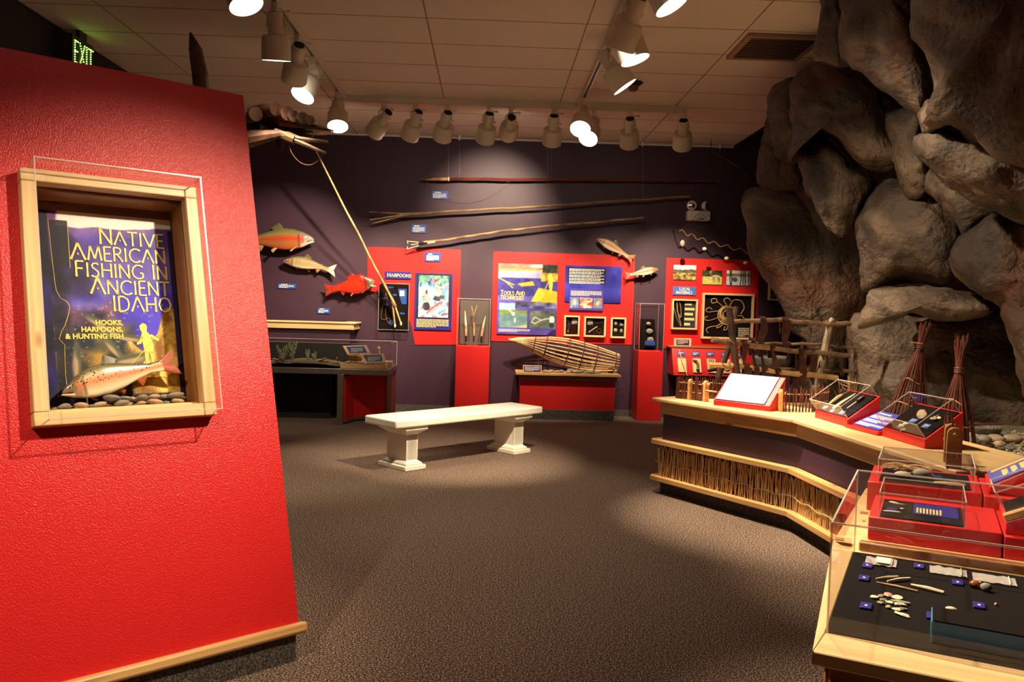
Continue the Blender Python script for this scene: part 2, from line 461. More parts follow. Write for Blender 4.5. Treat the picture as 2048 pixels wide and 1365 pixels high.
# ------------------------------------------------------------------ lettering
GLY = {  # strokes in a unit-high box: (advance, [polylines])
    'A': (.86, [[(0, 0), (.42, 1)], [(.42, 1), (.84, 0)], [(.38, .34), (.46, .34)]]),
    'N': (.8, [[(.08, 0), (.08, 1)], [(.06, 1), (.74, 0)], [(.72, 0), (.72, 1)]]),
    'T': (.72, [[(0, 1), (.72, 1)], [(.36, 1), (.36, 0)]]), 'I': (.24, [[(.12, 0), (.12, 1)]]),
    'V': (.84, [[(0, 1), (.42, 0)], [(.42, 0), (.84, 1)]]),
    'E': (.58, [[(.08, 0), (.08, 1)], [(.08, 1), (.56, 1)], [(.08, .52), (.48, .52)], [(.08, 0), (.58, 0)]]),
    'M': (.98, [[(.04, 0), (.2, 1)], [(.2, 1), (.49, .12)], [(.49, .12), (.78, 1)], [(.78, 1), (.94, 0)]]),
    'R': (.66, [[(.08, 0), (.08, 1)], [(.08, 1), (.36, .99), (.52, .9), (.55, .76), (.48, .6), (.32, .52), (.08, .5)], [(.3, .51), (.66, 0)]]),
    'C': (.86, [[(.84, .86), (.62, .98), (.4, .98), (.16, .82), (.06, .5), (.16, .18), (.4, .02), (.62, .02), (.84, .14)]]),
    'F': (.56, [[(.08, 0), (.08, 1)], [(.08, 1), (.56, 1)], [(.08, .54), (.48, .54)]]),
    'S': (.6, [[(.54, .88), (.4, .98), (.22, .97), (.1, .84), (.14, .66), (.32, .54), (.48, .4), (.52, .2), (.4, .04), (.2, .02), (.04, .12)]]),
    'H': (.78, [[(.08, 0), (.08, 1)], [(.7, 0), (.7, 1)], [(.08, .52), (.7, .52)]]),
    'G': (.88, [[(.84, .86), (.62, .98), (.4, .98), (.16, .82), (.06, .5), (.16, .18), (.4, .02), (.62, .02), (.82, .12), (.82, .42)], [(.6, .42), (.84, .42)]]),
    'D': (.8, [[(.08, 0), (.08, 1)], [(.08, 1), (.4, .98), (.66, .82), (.74, .5), (.66, .18), (.4, .02), (.08, 0)]]),
    'O': (.96, [[(.48, .99), (.2, .86), (.06, .5), (.2, .14), (.48, .01), (.76, .14), (.9, .5), (.76, .86), (.48, .99)]]),
    'P': (.6, [[(.08, 0), (.08, 1)], [(.08, 1), (.36, .99), (.52, .9), (.56, .74), (.5, .58), (.34, .48), (.08, .46)]]),
    'L': (.56, [[(.08, 0), (.08, 1)], [(.08, 0), (.56, 0)]]),
    'U': (.78, [[(.08, 1), (.08, .3), (.2, .08), (.39, .02), (.58, .08), (.7, .3), (.7, 1)]]),
    'Q': (.98, [[(.48, .99), (.2, .86), (.06, .5), (.2, .14), (.48, .01), (.76, .14), (.9, .5), (.76, .86), (.48, .99)], [(.56, .16), (.98, -.16)]]),
    'X': (.8, [[(0, 0), (.78, 1)], [(0, 1), (.78, 0)]]), ' ': (.4, []),
}


def letters(mb, txt, x, y, size, wt=.12, z0=0, z1=.0015, caps=None, right=None, gap=.14, sx=1.0):
    """stroke lettering; flared stroke ends; caps = size of word initials"""
    def width(t):
        return sum((GLY[c][0] + gap) * (caps if (caps and (i == 0 or t[i - 1] == ' ')) else size) * sx for i, c in enumerate(t)) - gap * size * sx
    if right is not None: x = right - width(txt)
    for i, c in enumerate(txt):
        s = caps if (caps and (i == 0 or txt[i - 1] == ' ')) else size
        for st in GLY[c][1]:
            P = [Vector((x + a * s * sx, y + b * s)) for a, b in st]
            L = []; k = len(P)
            for j, p in enumerate(P):
                t = (P[min(j + 1, k - 1)] - P[max(j - 1, 0)]).normalized(); n = Vector((-t.y, t.x))
                w = wt * s * (.58 if j in (0, k - 1) else .46)
                L.append((p, n, w))
            if k == 2:
                p = (P[0] + P[1]) / 2; L.insert(1, (p, L[0][1], wt * s * .42))
            vs = []; fs = []
            for p, n, w in L:
                for zz in (z0, z1):
                    vs += [(p.x + n.x * w, p.y + n.y * w, zz), (p.x - n.x * w, p.y - n.y * w, zz)]
            for j in range(len(L) - 1):
                a, b = j * 4, j * 4 + 4
                fs += [(a + 3, a + 2, b + 2, b + 3), (a + 2, a, b, b + 2), (a + 1, a + 3, b + 3, b + 1)]
            fs += [(0, 2, 3, 1), tuple(len(vs) - 4 + q for q in (1, 3, 2, 0))]
            mb.add(vs, fs)
        x += (GLY[c][0] + gap) * s * sx
    return x


def font_text(name, txt, size, mat, M, parent, bold=0, extrude=.0008, align='LEFT', sx=1.0):
    cu = bpy.data.curves.new(name, 'FONT'); cu.body = txt; cu.size = size; cu.align_x = align; cu.extrude = extrude; cu.offset = bold; cu.resolution_u = 3
    tmp = bpy.data.objects.new('tmp_text', cu); COL.objects.link(tmp)
    dg = bpy.context.evaluated_depsgraph_get()
    me = bpy.data.meshes.new_from_object(tmp.evaluated_get(dg)); me.name = name
    bpy.data.objects.remove(tmp, do_unlink=True)
    for v in me.vertices: v.co.x *= sx
    me.materials.clear(); me.materials.append(mat)
    o = bpy.data.objects.new(name, me); reg(o, parent, M)
    return o


def greek(mb, x0, y0, x1, y1, n, z=.0, seed=0, fill=.5, last=.6, zt=.0006):
    """n lines of small print too fine to read: word-long bars"""
    rnd = random.Random(seed); lh = (y1 - y0) / n
    for i in range(n):
        yb = y1 - (i + .5) * lh; x = x0; xe = x1 if i < n - 1 else x0 + (x1 - x0) * last
        while x < xe - lh * .4:
            w = min(rnd.uniform(.7, 2.6) * lh * 1.2, xe - x)
            mb.box(x, x + w, yb - lh * fill / 2, yb + lh * fill / 2, z, z + zt); x += w + lh * .35
    return mb

# ================================================================== the room
XL, XR, XA, YN, ZU = -3.55, 3.12, 5.3, -2.6, 4.5       # left wall, ceiling edge, alcove wall, wall behind the camera, void top
struct(MB().box(XL - .2, XA + .2, YN - .2, BACK + .2, -.1, 0).build('floor', M_CARPET, M=I4))
struct(MB().box(XL - .2, XL, YN, BACK + .2, 0, ZU).build('wall_left', M_DARK))
struct(MB().box(XL - .2, XA + .2, BACK, BACK + .2, 0, ZU).build('wall_back', M_PURP))
struct(MB().box(XA, XA + .2, YN, BACK, 0, ZU).build('wall_right', M_DARK))
struct(MB().box(XL - .2, XA + .2, YN - .2, YN, 0, ZU).build('wall_front', M_PURP))
struct(MB().box(XR, XA, YN, BACK, ZU, ZU + .1).build('ceiling_void', M_DARK))
struct(MB().box(XR, XR + .05, YN, BACK, CEIL, ZU).build('trim_2', M_DARK))
struct(MB().box(XL, XA, BACK - .012, BACK, 0, .085).build('baseboard_back', M_CARPETD))
struct(MB().box(XL, XR, BACK - .03, BACK, CEIL - .022, CEIL - .004).build('trim_1', M_TRACK))
ceil = struct(MB().box(XL - .2, XR, YN - .2, BACK, CEIL + .012, CEIL + .1).build('ceiling', mat('ceiling_void', h(120, 104, 90), .9), M=T(0, 0, CEIL)))
tile0 = None
cx0, cy0 = -2.96814, 5.70518
for i in range(-1, 7):
    for j in range(-14, 9):
        xa, ya = cx0 + 1.2192 * i, cy0 + .6096 * j
        xb, yb = min(xa + 1.2192, XR), min(ya + .6096, BACK); xa = max(xa, XL); ya = max(ya, YN)
        if xb - xa < .05 or yb - ya < .05: continue
        full = abs(xb - xa - 1.2192) < 1e-4 and abs(yb - ya - .6096) < 1e-4
        Mt = T(xa, ya, CEIL)
        if full and tile0 is not None: share('ceiling_tile', tile0, ceil, Mt); continue
        o = MB().box(.004, xb - xa - .004, .004, yb - ya - .004, 0, .014).build('ceiling_tile', M_TILE, ceil, Mt, local=True, bevel=.003, seg=1)
        if full: tile0 = o
M_BAR = mat('grid_bar', h(150, 124, 102), .8)
for j in range(-13, 9):
    y = cy0 + .6096 * j
    if YN < y < BACK: MB().box(XL, XR, y - .0042, y + .0042, CEIL - .0008, CEIL + .011).build('grid_bar', M_BAR, ceil)
for i in range(0, 6):
    x = cx0 + 1.2192 * i
    if XL < x < XR: MB().box(x - .0032, x + .0032, YN, BACK, CEIL - .0006, CEIL + .0105).build('grid_bar', M_BAR, ceil)
# air vent in the ceiling grid
vt = thing('ceiling_vent', 'dark louvred air vent set flush in the ceiling tiles beside the rocks', 'vent', T(2.24, 6.66, CEIL - .03))
mv = MB()
for a in ((-.3, .3, -.3, -.26), (-.3, .3, .26, .3), (-.3, -.26, -.26, .26), (.26, .3, -.26, .26)): mv.box(*a, 0, .028)
mv.build('frame', mat('vent_frame', h(150, 120, 96), .5), vt, local=True)
MB().box(-.26, .26, -.26, .26, .02, .028).build('duct', M_DARK, vt, local=True)
for k in range(9): MB().box(-.26, .26, -.24 + k * .058, -.205 + k * .058, .004, .02).build('louvre', mat('vent_louvre', h(70, 56, 46), .5) if k == 0 else bpy.data.materials['vent_louvre'], vt, local=True)
sp = thing('sprinkler_head', 'small dark sprinkler head recessed in the ceiling tiles', 'sprinkler', T(1.315, 7.859, CEIL - .09))
MB().lathe([(.09, .088), (.088, .08), (.06, .06), (.05, .055)], 20).build('escutcheon', M_DARK, sp, local=True)
MB().lathe([(.05, .06), (.048, .03), (.03, .006), (.005, 0)], 16).build('cap', mat('sprinkler_cap', h(120, 84, 60), .4), sp, local=True)

# ------------------------------------------------------------------ lighting track and heads
TZ = CEIL - .035
XTL, XTR, YTB = -1.565, .89, 8.715
for nm, lab, A, B in (('lighting_track', 'white lighting track running towards the exit sign side of the back track', (XTL, .2, TZ), (XTL, YTB, TZ)),
                      ('lighting_track', 'white lighting track parallel to the back wall carrying a row of heads', (XTL, YTB, TZ), (2.03, YTB, TZ)),
                      ('lighting_track', 'white lighting track meeting the back track beside the smoke-dark sprinkler', (XTR, -1.2, TZ), (XTR, YTB, TZ))):
    A = Vector(A); B = Vector(B); t = thing(nm, lab, 'track', T(A))
    Mf = frame(A, B - A, (0, 0, 1)); L = (B - A).length
    mb = MB().box(0, L, -.03, .034, -.022, -.012).box(0, L, -.03, .034, .012, .022).box(0, L, .02, .034, -.012, .012)
    mb.build('rail', M_TRACK, t, Mf, local=True)
    MB().box(0, L, .005, .02, -.012, .012).build('slot', M_DARK, t, Mf, local=True)
HEADS = []


def head(mount, target, label, watts, cone=42, lit=True, twist=0, scale=1.0, blend=.85):
    mount = Vector(mount); piv = mount - Vector((0, 0, .175)); ax = (Vector(target) - piv).normalized()
    t = thing('track_light', label, 'track light', T(piv), 'track light heads')
    sd = ax.cross(Vector((0, 0, 1)))
    sd = sd.normalized() if sd.length > .05 else Vector((1, 0, 0))
    Ml = frame(piv, sd, ax.cross(sd)) ; 
    if (Ml.to_3x3() @ Vector((0, 0, 1))).dot(ax) < 0: Ml = frame(piv, -sd, ax.cross(sd))
    MB().lathe([(.05, -.1), (.053, -.095), (.053, .06), (.05, .065)], 20).build('neck', M_LAMPCAN, t, Ml, local=True)
    MB().lathe([(.043, -.103), (.043, -.098)], 16).build('neck_vent', M_DARK, t, Ml, local=True)
    MB().lathe([(.05, .05), (.09, .058), (.098, .07), (.104, .225), (.1, .225), (.09, .08), (.04, .07)], 28, cap=False).build('shade', M_LAMPCAN, t, Ml, local=True)
    MB().lathe([(.001, .19), (.097, .19)], 28, cap=False).build('lens', M_GLOW, t, Ml, local=True)
    MB().lathe([(.012, -.012), (.016, 0), (.012, .03)], 10, T(.053, 0, .0) @ Matrix.Rotation(math.pi / 2, 4, 'Y')).build('knob', M_LAMPCAN, t, Ml, local=True)
    mb = MB(); s2 = Ml.to_3x3() @ Vector((1, 0, 0))
    for k in (-1, 1):
        mb.tube([piv + Vector((0, 0, .1)) + s2 * .02 * k, piv + Vector((0, 0, .06)) + s2 * .058 * k, piv + s2 * .06 * k], .006, 6)
    mb.build('yoke', M_LAMPCAN, t)
    MB().box(-.022, .022, -.05, .05, .095, .16).box(-.014, .014, -.014, .014, .05, .1).build('adapter', M_TRACK, t, local=True, bevel=.004)
    c = [piv + Vector((0, 0, .1)) + s2 * .1 * math.sin(a) - ax * .05 * (1 - math.cos(a)) * .5 + Vector((0, 0, .02 * math.sin(2 * a) - .01)) for a in [i * math.pi / 10 for i in range(11)]]
    MB().tube(c, .005, 5).build('cord', M_TRACK, t)
    ld = bpy.data.lights.new('lamp', 'SPOT'); ld.energy = watts * LAMP_W; ld.color = LIGHT_RGB; ld.spot_size = math.radians(cone + 8); ld.spot_blend = blend; ld.shadow_soft_size = .035
    lo = bpy.data.objects.new('lamp', ld)
    reg(lo, t, Ml @ T(0, 0, .215) @ Matrix.Rotation(math.pi, 4, 'X'))
    return t


def on_back(px): q = U(px, 210, Y=YTB); return (q.x, YTB, TZ - .02)
def on_track(X, py, px): q = U(px, py, z=TZ); return (X, q.y, TZ - .02)


W = BACK - .05
head(on_back(768), (-2.75, W, 1.75), 'track light head on the back track tilted towards the wall of mounted fish', 180, 44)
head(on_back(832), (-1.9, W, 1.25), 'track light head on the back track tilted towards the diorama case', 190, 44)
head(on_back(893), (-1.1, W, 1.5), 'track light head on the back track aimed at the harpoon panel', 180, 42)
head(on_back(977), (-.45, W, 1.2), 'track light head on the back track aimed at the harpoon point pedestal', 190, 42)
head(on_back(1022), (.0, W, 2.6), 'track light head on the back track aimed high at the hanging spears', 150, 50, blend=.9)
head(on_back(1108), (.6, W, 1.2), 'track light head on the back track aimed at the tools and techniques panel', 230, 44)
head((XTR, 8.25, TZ - .02), (.1, 5.6, 0), 'lit track light head at the track junction turned to face the room', 60, 50)
head(on_back(1188), (-.3, 6.0, 0), 'lit track light head beside the junction tipped down into the room', 60, 50)
head(on_back(1261), (1.75, W, 1.4), 'track light head on the back track aimed between the pedestals', 90, 42)
head(on_back(1368), (2.4, W, 1.3), 'track light head at the end of the back track aimed at local materials', 210, 46)
# left track
head((XTL, 5.0, TZ - .02), (-.1, 4.3, 0), 'lit track light head hanging closest to the exit sign end of its track', 45, 50)
head((XTL, 5.95, TZ - .02), (-1.62, 6.75, 0), 'track light head pointing straight down from the exit sign side track', 70, 48)
head((XTL, 6.62, TZ - .02), (-2.6, 9.2, 1.0), 'unlit-looking track light head turned away towards the diorama case', 90, 44)
head((XTL, 7.2, TZ - .02), (-2.3, 6.1, 1.2), 'lit track light head slanting towards the red partition side', 60, 48)
head((XTL, 8.35, TZ - .02), (-1.25, 6.9, 0.5), 'lit track light head at the corner where two tracks meet', 70, 50)
# right track
head((XTR, 4.75, TZ - .02), (2.25, 4.35, .8), 'lit track light head aimed down at the slanted red cases', 190, 42)
head((XTR, 5.42, TZ - .02), (-.2, 7.3, .3), 'track light head turned away and aimed at the white bench', 440, 32)
head((XTR, 5.72, TZ - .02), (1.85, 5.5, .5), 'lit track light head with a bright flared shade aimed at the wooden counter', 400, 36)
head((XTR, 6.5, TZ - .02), (2.35, 6.5, 1.3), 'lit track light head aimed at the drying rack', 180, 50)
# heads over and behind the camera
head((XTR, 2.52, TZ - .02), (-1.25, 3.0, .98), 'track light head out over the room aimed at the framed fishing poster', 230, 43, blend=1.0)
head((XTL, .75, TZ - .02), (-1.35, 2.75, .6), 'track light head out over the room aimed at the foot of the red partition', 100, 46, blend=1.0)
head((XTR, 3.9, TZ - .02), (1.55, 2.35, .8), 'track light head out over the room aimed at the clear display cases', 190, 44)
head((XTL, 3.2, TZ - .02), (.95, 1.75, .75), 'track light head out over the room aimed at the black display bed', 430, 34)
head((XTR, 4.3, TZ - .02), (3.4, 5.6, 1.0), 'track light head out over the room aimed up at the rock face', 130, 62)

# ------------------------------------------------------------------ leaning red partition with the shadow-box poster
TH, TILT, PB, PH = .876, .278, Vector((-.684, 3.144, 0)), 2.279
pd = Vector((math.sin(TH), math.cos(TH), 0)); pn = Vector((-math.cos(TH), math.sin(TH), 0))
pu = (Vector((0, 0, 1)) + TILT * pn); KU = pu.length
MP = frame(PB, pd, pu)              # x along the wall, y up its slope, z out of its face
part = thing('leaning_partition', 'tall red partition leaning back, with a shadow-box poster and pine foot rail', 'partition', T(PB + pd * -1.5))
x0, x1, y0, y1 = -3.4, 0, .14 * KU, PH * KU
SBX0, SBX1, SBY0, SBY1 = -.83, -.305, 1.025, 1.845   # opening
mb = MB()
vs = [(x0, y0, 0), (x1, y0, 0), (x1, y1, 0), (x0, y1, 0), (SBX0, SBY0, 0), (SBX1, SBY0, 0), (SBX1, SBY1, 0), (SBX0, SBY1, 0)]
mb.add(vs, [(0, 1, 5, 4), (1, 2, 6, 5), (2, 3, 7, 6), (3, 0, 4, 7)], MP)
n = len(mb.v)
bk = [MP @ Vector(q) for q in vs[:4]]
D = .8
bb = [Vector((q.x, q.y, q.z)) for q in bk]
foot0 = MP @ Vector((x0, y0, 0)) + pn * D; foot1 = MP @ Vector((x1, y0, 0)) + pn * D
top0 = Vector((foot0.x, foot0.y, bk[3].z)); top1 = Vector((foot1.x, foot1.y, bk[2].z))
mb.v += [tuple(foot0), tuple(foot1), tuple(top1), tuple(top0)]
mb.f += [(n, n + 3, n + 2, n + 1), (0, 3, n + 3, n), (1, n + 1, n + 2, 2), (3, 2, n + 2, n + 3), (0, n, n + 1, 1)]
mb.build('panel', M_REDG, part)
board('foot_rail', MP @ Vector((x0, y0 - .018, .006)), MP @ Vector((x1 + .025, y0 - .018, .006)), pu, .042, .05, M_WOOD, part, bevel=.012)
kb = MB()
a = MP @ Vector((x0, 0, -.02)); b = MP @ Vector((x1 - .02, 0, -.02)); a.z = b.z = 0
kb.prism([(q.x, q.y) for q in (a, b, b + pn * (D - .05), a + pn * (D - .05))], 0, .135).build('toe_kick', M_CARPETD, part)

# shadow box: boards sunk in the partition, poster at the back, clear cover in front
sbx = thing('shadow_box', 'pine shadow box with clear cover on the leaning red partition', 'display case', MP @ T(-.57, .976, .0))
FX0, FX1, FY0, FY1, FT = -.876, -.262, .976, 1.893, .045
Xp, Yp = Vector((1, 0, 0)), Vector((0, 1, 0))
def pb(name, A, B, w, t, upv, m=M_WOODP, par=None):
    A = MP @ Vector(A); B = MP @ Vector(B)
    return board(name, A, B, MP.to_3x3() @ Vector(upv), w, t, m, par or sbx, bevel=.004)
pb('frame_board', (FX0, FY0 + .024, .024), (FX1, FY0 + .024, .024), .048, .05, (0, 1, 0))
pb('frame_board', (FX0, FY1 - .024, .024), (FX1, FY1 - .024, .024), .048, .05, (0, 1, 0))
pb('frame_board', (FX0 + .024, FY0 + .048, .024), (FX0 + .024, FY1 - .048, .024), .048, .05, (1, 0, 0))
pb('frame_board', (FX1 - .024, FY0 + .048, .024), (FX1 - .024, FY1 - .048, .024), .048, .05, (1, 0, 0))
RD = -.105
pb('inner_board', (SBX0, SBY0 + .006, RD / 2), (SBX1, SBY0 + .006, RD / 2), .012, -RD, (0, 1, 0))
pb('inner_board', (SBX0, SBY1 - .006, RD / 2), (SBX1, SBY1 - .006, RD / 2), .012, -RD, (0, 1, 0), M_WOODB)  # top and side boards take darker pine: recess shade put into the colour
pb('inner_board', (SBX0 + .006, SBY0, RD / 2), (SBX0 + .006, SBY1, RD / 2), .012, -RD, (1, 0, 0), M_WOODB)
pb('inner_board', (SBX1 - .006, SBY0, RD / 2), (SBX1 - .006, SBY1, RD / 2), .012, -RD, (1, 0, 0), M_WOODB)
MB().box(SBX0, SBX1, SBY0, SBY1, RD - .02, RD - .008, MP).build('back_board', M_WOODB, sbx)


def edges_box(mb, x0, x1, y0, y1, z0, z1, r=.0035, M=None, bottom=False):
    r *= .7
    zs = (z0, z1) if bottom else (z1,)
    for z in zs:
        for y in (y0, y1): mb.box(x0 - r, x1 + r, y - r, y + r, z - r, z + r, M)
        for x in (x0, x1): mb.box(x - r, x + r, y0, y1, z - r, z + r, M)
    for x in (x0, x1):
        for y in (y0, y1): mb.box(x - r, x + r, y - r, y + r, z0, z1, M)


def acrylic(parent, x0, x1, y0, y1, z0, z1, M, t=.003, r=.003, bottom=False):
    """open-bottomed clear box: four side panes and a lid, polished edges"""
    for q in (((x0, y0, z0), (x1, y0, z0), (x1, y0, z1), (x0, y0, z1)), ((x1, y1, z0), (x0, y1, z0), (x0, y1, z1), (x1, y1, z1)), ((x0, y1, z0), (x0, y0, z0), (x0, y0, z1), (x0, y1, z1)),
              ((x1, y0, z0), (x1, y1, z0), (x1, y1, z1), (x1, y0, z1)), ((x0, y0, z1), (x1, y0, z1), (x1, y1, z1), (x0, y1, z1))):
        MB().add(q, [(0, 1, 2, 3)]).build('pane', M_CLEAR, parent, M, local=True)
    mb = MB(); edges_box(mb, x0, x1, y0, y1, z0, z1, r, bottom=bottom)
    e = mb.build('polished_edges', M_EDGE, parent, M, local=True)
    return e


acrylic(sbx, FX0 + .03, FX1 - .01, FY0 + .012, FY1 + .01, .05, .125, MP, r=.003)

# poster print
PX0, PX1, PY0, PY1 = SBX0 + .014, SBX1 - .016, SBY0 + .04, SBY1 - .045
pw, ph = PX1 - PX0, PY1 - PY0
MPo = MP @ T(PX0, PY0, RD)
ps = thing('title_poster', 'purple and gold poster reading NATIVE AMERICAN FISHING IN ANCIENT IDAHO', 'poster', MPo)
A = Art(230, 330, (26, 22, 40))
u, v = A.u, A.v
def sm(x, a, b): return np.clip((x - a) / (b - a), 0, 1) ** 2 * (3 - 2 * np.clip((x - a) / (b - a), 0, 1))
wob = (fbm(u * 6, v * 6, 41) - .5) * .16; w2 = (fbm(u * 12, v * 12, 43) - .5) * .12
A.tint(np.ones_like(u), (66, 50, 150), (128, 104, 206), 4, 8, 3)
A.tint(sm(v + wob, .28, .42) * (1 - sm(v, .5, .62)), (74, 66, 196), (140, 122, 228), 6, 16, 8, gain=2.4)
A.tint(sm(u + wob, .45, .6) * sm(v, .36, .46), (64, 46, 204), (88, 70, 226), 5, 6, 11)
A.tint((1 - sm(u + w2 - .5 * np.clip(v - .1, 0, .3), .18, .34)) * (1 - sm(v, .4, .5)), (18, 16, 36), (72, 50, 120), 8, 10, 31, gain=2.2)
cliff = .055 + .035 * fbm(u * 7, u * 0 + .3, 21) - .02 * sm(u, .55, .95)
A.mix(1 - sm(v, cliff, cliff + .008), (252, 244, 236)); A.tint((1 - sm(v, cliff + .01, cliff + .07)) * sm(v, cliff, cliff + .01) * .7, (110, 70, 150), (170, 130, 190), 9, 12, 6)
A.tint((1 - sm(u + w2 * .5, .15, .18)) * (1 - sm(v, .14, .2)), (60, 32, 84), (130, 70, 140), 8, 10, 4)
A.tint(sm(v + wob, .42, .52) * (1 - sm(u + wob, .46, .62)), (36, 26, 52), (130, 86, 110), 8, 16, 15, gain=2.4)
A.tint(sm(v + wob, .54, .64) * (1 - sm(u + wob, .62, .74)), (30, 36, 50), (120, 106, 66), 7, 10, 17, gain=2.4)
gl = .64 - .16 * sm(u, .6, .66) * (1 - sm(u, .66, .78)) * 0 + .09 * np.sin((u - .6) * 14) - .05 * sm(u, .82, .9)
A.tint(sm(v + w2 * .3, gl - .01, gl + .01) * sm(u + w2, .56, .62), (140, 92, 30), (248, 208, 100), 12, 16, 19, gain=2.6)
A.tint(sm(v, .7, .76) * sm(u, .2, .26) * (1 - sm(u + wob, .55, .66)) * .85, (44, 44, 34), (186, 142, 60), 10, 13, 23, gain=2.6)
A.mix((fbm(u * 44, v * 66, 3, 2) > .77) * (v > .46) * .4, (226, 210, 190))
for cu, cv, ru, rv, ro in ((.24, .8, .036, .16, .06), (.44, .6, .17, .028, .4), (.62, .665, .17, .022, .1), (.62, .78, .18, .04, -.14), (.5, .72, .09, .03, .7)):
    A.ell(cu, cv, ru, rv, (96, 98, 78), .9, ro, .35); A.ell(cu - .012, cv + .006, ru * .85, rv * .55, (206, 168, 128), .75, ro, .6); A.ell(cu + .01, cv - rv * .4, ru * .8, rv * .3, (70, 78, 60), .6, ro, .6)
A.mix((1 - sm(u, .095, .105)) * .92, (22, 20, 40)); A.tint((1 - sm(u, .095, .105)) * sm(v, .3, .4) * .8, (18, 16, 36), (64, 44, 176), 4, 6, 33, gain=2.4)
A.rect(.105, .05, .235, .3, (30, 27, 36), .85)
A.tint((u > .105) * (1 - sm(u + wob * .6, .17, .22)) * sm(v, .3, .4) * .6, (14, 14, 24), (40, 36, 60), 8, 8, 35)
A.mix(sm(v, .955, .965), (26, 24, 30)); A.mix(sm(u, .965, .97) * sm(v, .06, .065), (34, 28, 70))  # narrow right-hand strip: shade of the box frame painted into the print
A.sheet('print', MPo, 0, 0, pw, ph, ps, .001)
MB().box(0, pw, 0, ph, -.007, .0).build('backing', M_DARK, ps, local=True)
lt = MB()
def L_(t, uu, vv, s, c): letters(lt, t, 0, ph * (1 - vv), s * ph, .115, .0012, .004, caps=c * ph, right=uu * pw, gap=.1, sx=.92)
L_('NATIVE', .935, .165, .076, .088); L_('AMERICAN', .938, .255, .076, .088); L_('FISHING IN', .942, .345, .076, .082); L_('ANCIENT', .948, .434, .076, .088); L_('IDAHO', .955, .524, .08, .084)
lt.build('title', M_YEL, ps, local=True)
for q, (tx, vv) in enumerate((('HOOKS,', .596), ('HARPOONS,', .632), ('& HUNTING FISH', .668))):
    font_text('subtitle', tx, .036 * ph, M_YEL, MPo @ T(.575 * pw, ph * (1 - vv), .002), ps, bold=.0009, align='RIGHT', sx=.98)
# state outline and the spear-fisher silhouette
def uv(pts, z): return [(a * pw, ph * (1 - b), z) for a, b in pts]
out = [(.235, .3), (.235, .055), (.105, .05), (.115, .24), (.125, .37), (.13, .42), (.155, .46), (.2, .48), (.215, .505), (.2, .55), (.175, .6), (.15, .63), (.13, .67), (.165, .7), (.16, .76), (.158, .85), (.162, .925), (.26, .925)]
MB().tube(uv(out, .002), .0011, 5).build('state_outline', M_LETY, ps, MPo, local=True)
fig = MB()
def pol(pts, z0=.0012, z1=.003): fig.prism([(a * pw, ph * (1 - b)) for a, b in pts], z0, z1)
pol([(.695, .6), (.72, .585), (.745, .592), (.752, .61), (.745, .628), (.77, .65), (.79, .7), (.785, .745), (.72, .745), (.712, .7), (.7, .66), (.71, .635), (.698, .622)])
pol([(.718, .74), (.752, .742), (.742, .8), (.728, .855), (.7, .858), (.712, .845), (.722, .79)])
pol([(.755, .742), (.788, .74), (.785, .8), (.79, .856), (.8, .862), (.768, .862), (.77, .8)])
pol([(.765, .65), (.78, .645), (.835, .672), (.83, .685), (.79, .672)])
pol([(.7, .655), (.715, .66), (.7, .695), (.668, .702), (.666, .69), (.688, .682)])
pol([(.62, .866), (.95, .87), (.95, .878), (.62, .876)]); pol([(.86, .875), (.945, .87), (.945, .925), (.9, .905)])
fig.tube(uv([(.895, .6), (.8, .665), (.72, .73), (.58, .83), (.47, .92)], .0025), .0016, 5)
fig.build('spear_fisher_silhouette', M_YEL, ps, MPo, local=True)


# ------------------------------------------------------------------ fish
def interp(t, tab):
    xs = [a for a, _ in tab]; ys = [b for _, b in tab]
    return float(np.interp(t, xs, ys))


def coat_cols(o, cols):
    me = o.data; c = np.ones((len(me.vertices), 4)); c[:, :] = cols
    q = c[:, :3]; c[:, :3] = np.where(q <= .04045, q / 12.92, ((q + .055) / 1.055) ** 2.4)
    at = me.color_attributes.new('Col', 'FLOAT_COLOR', 'POINT'); at.data.foreach_set('color', c.ravel())


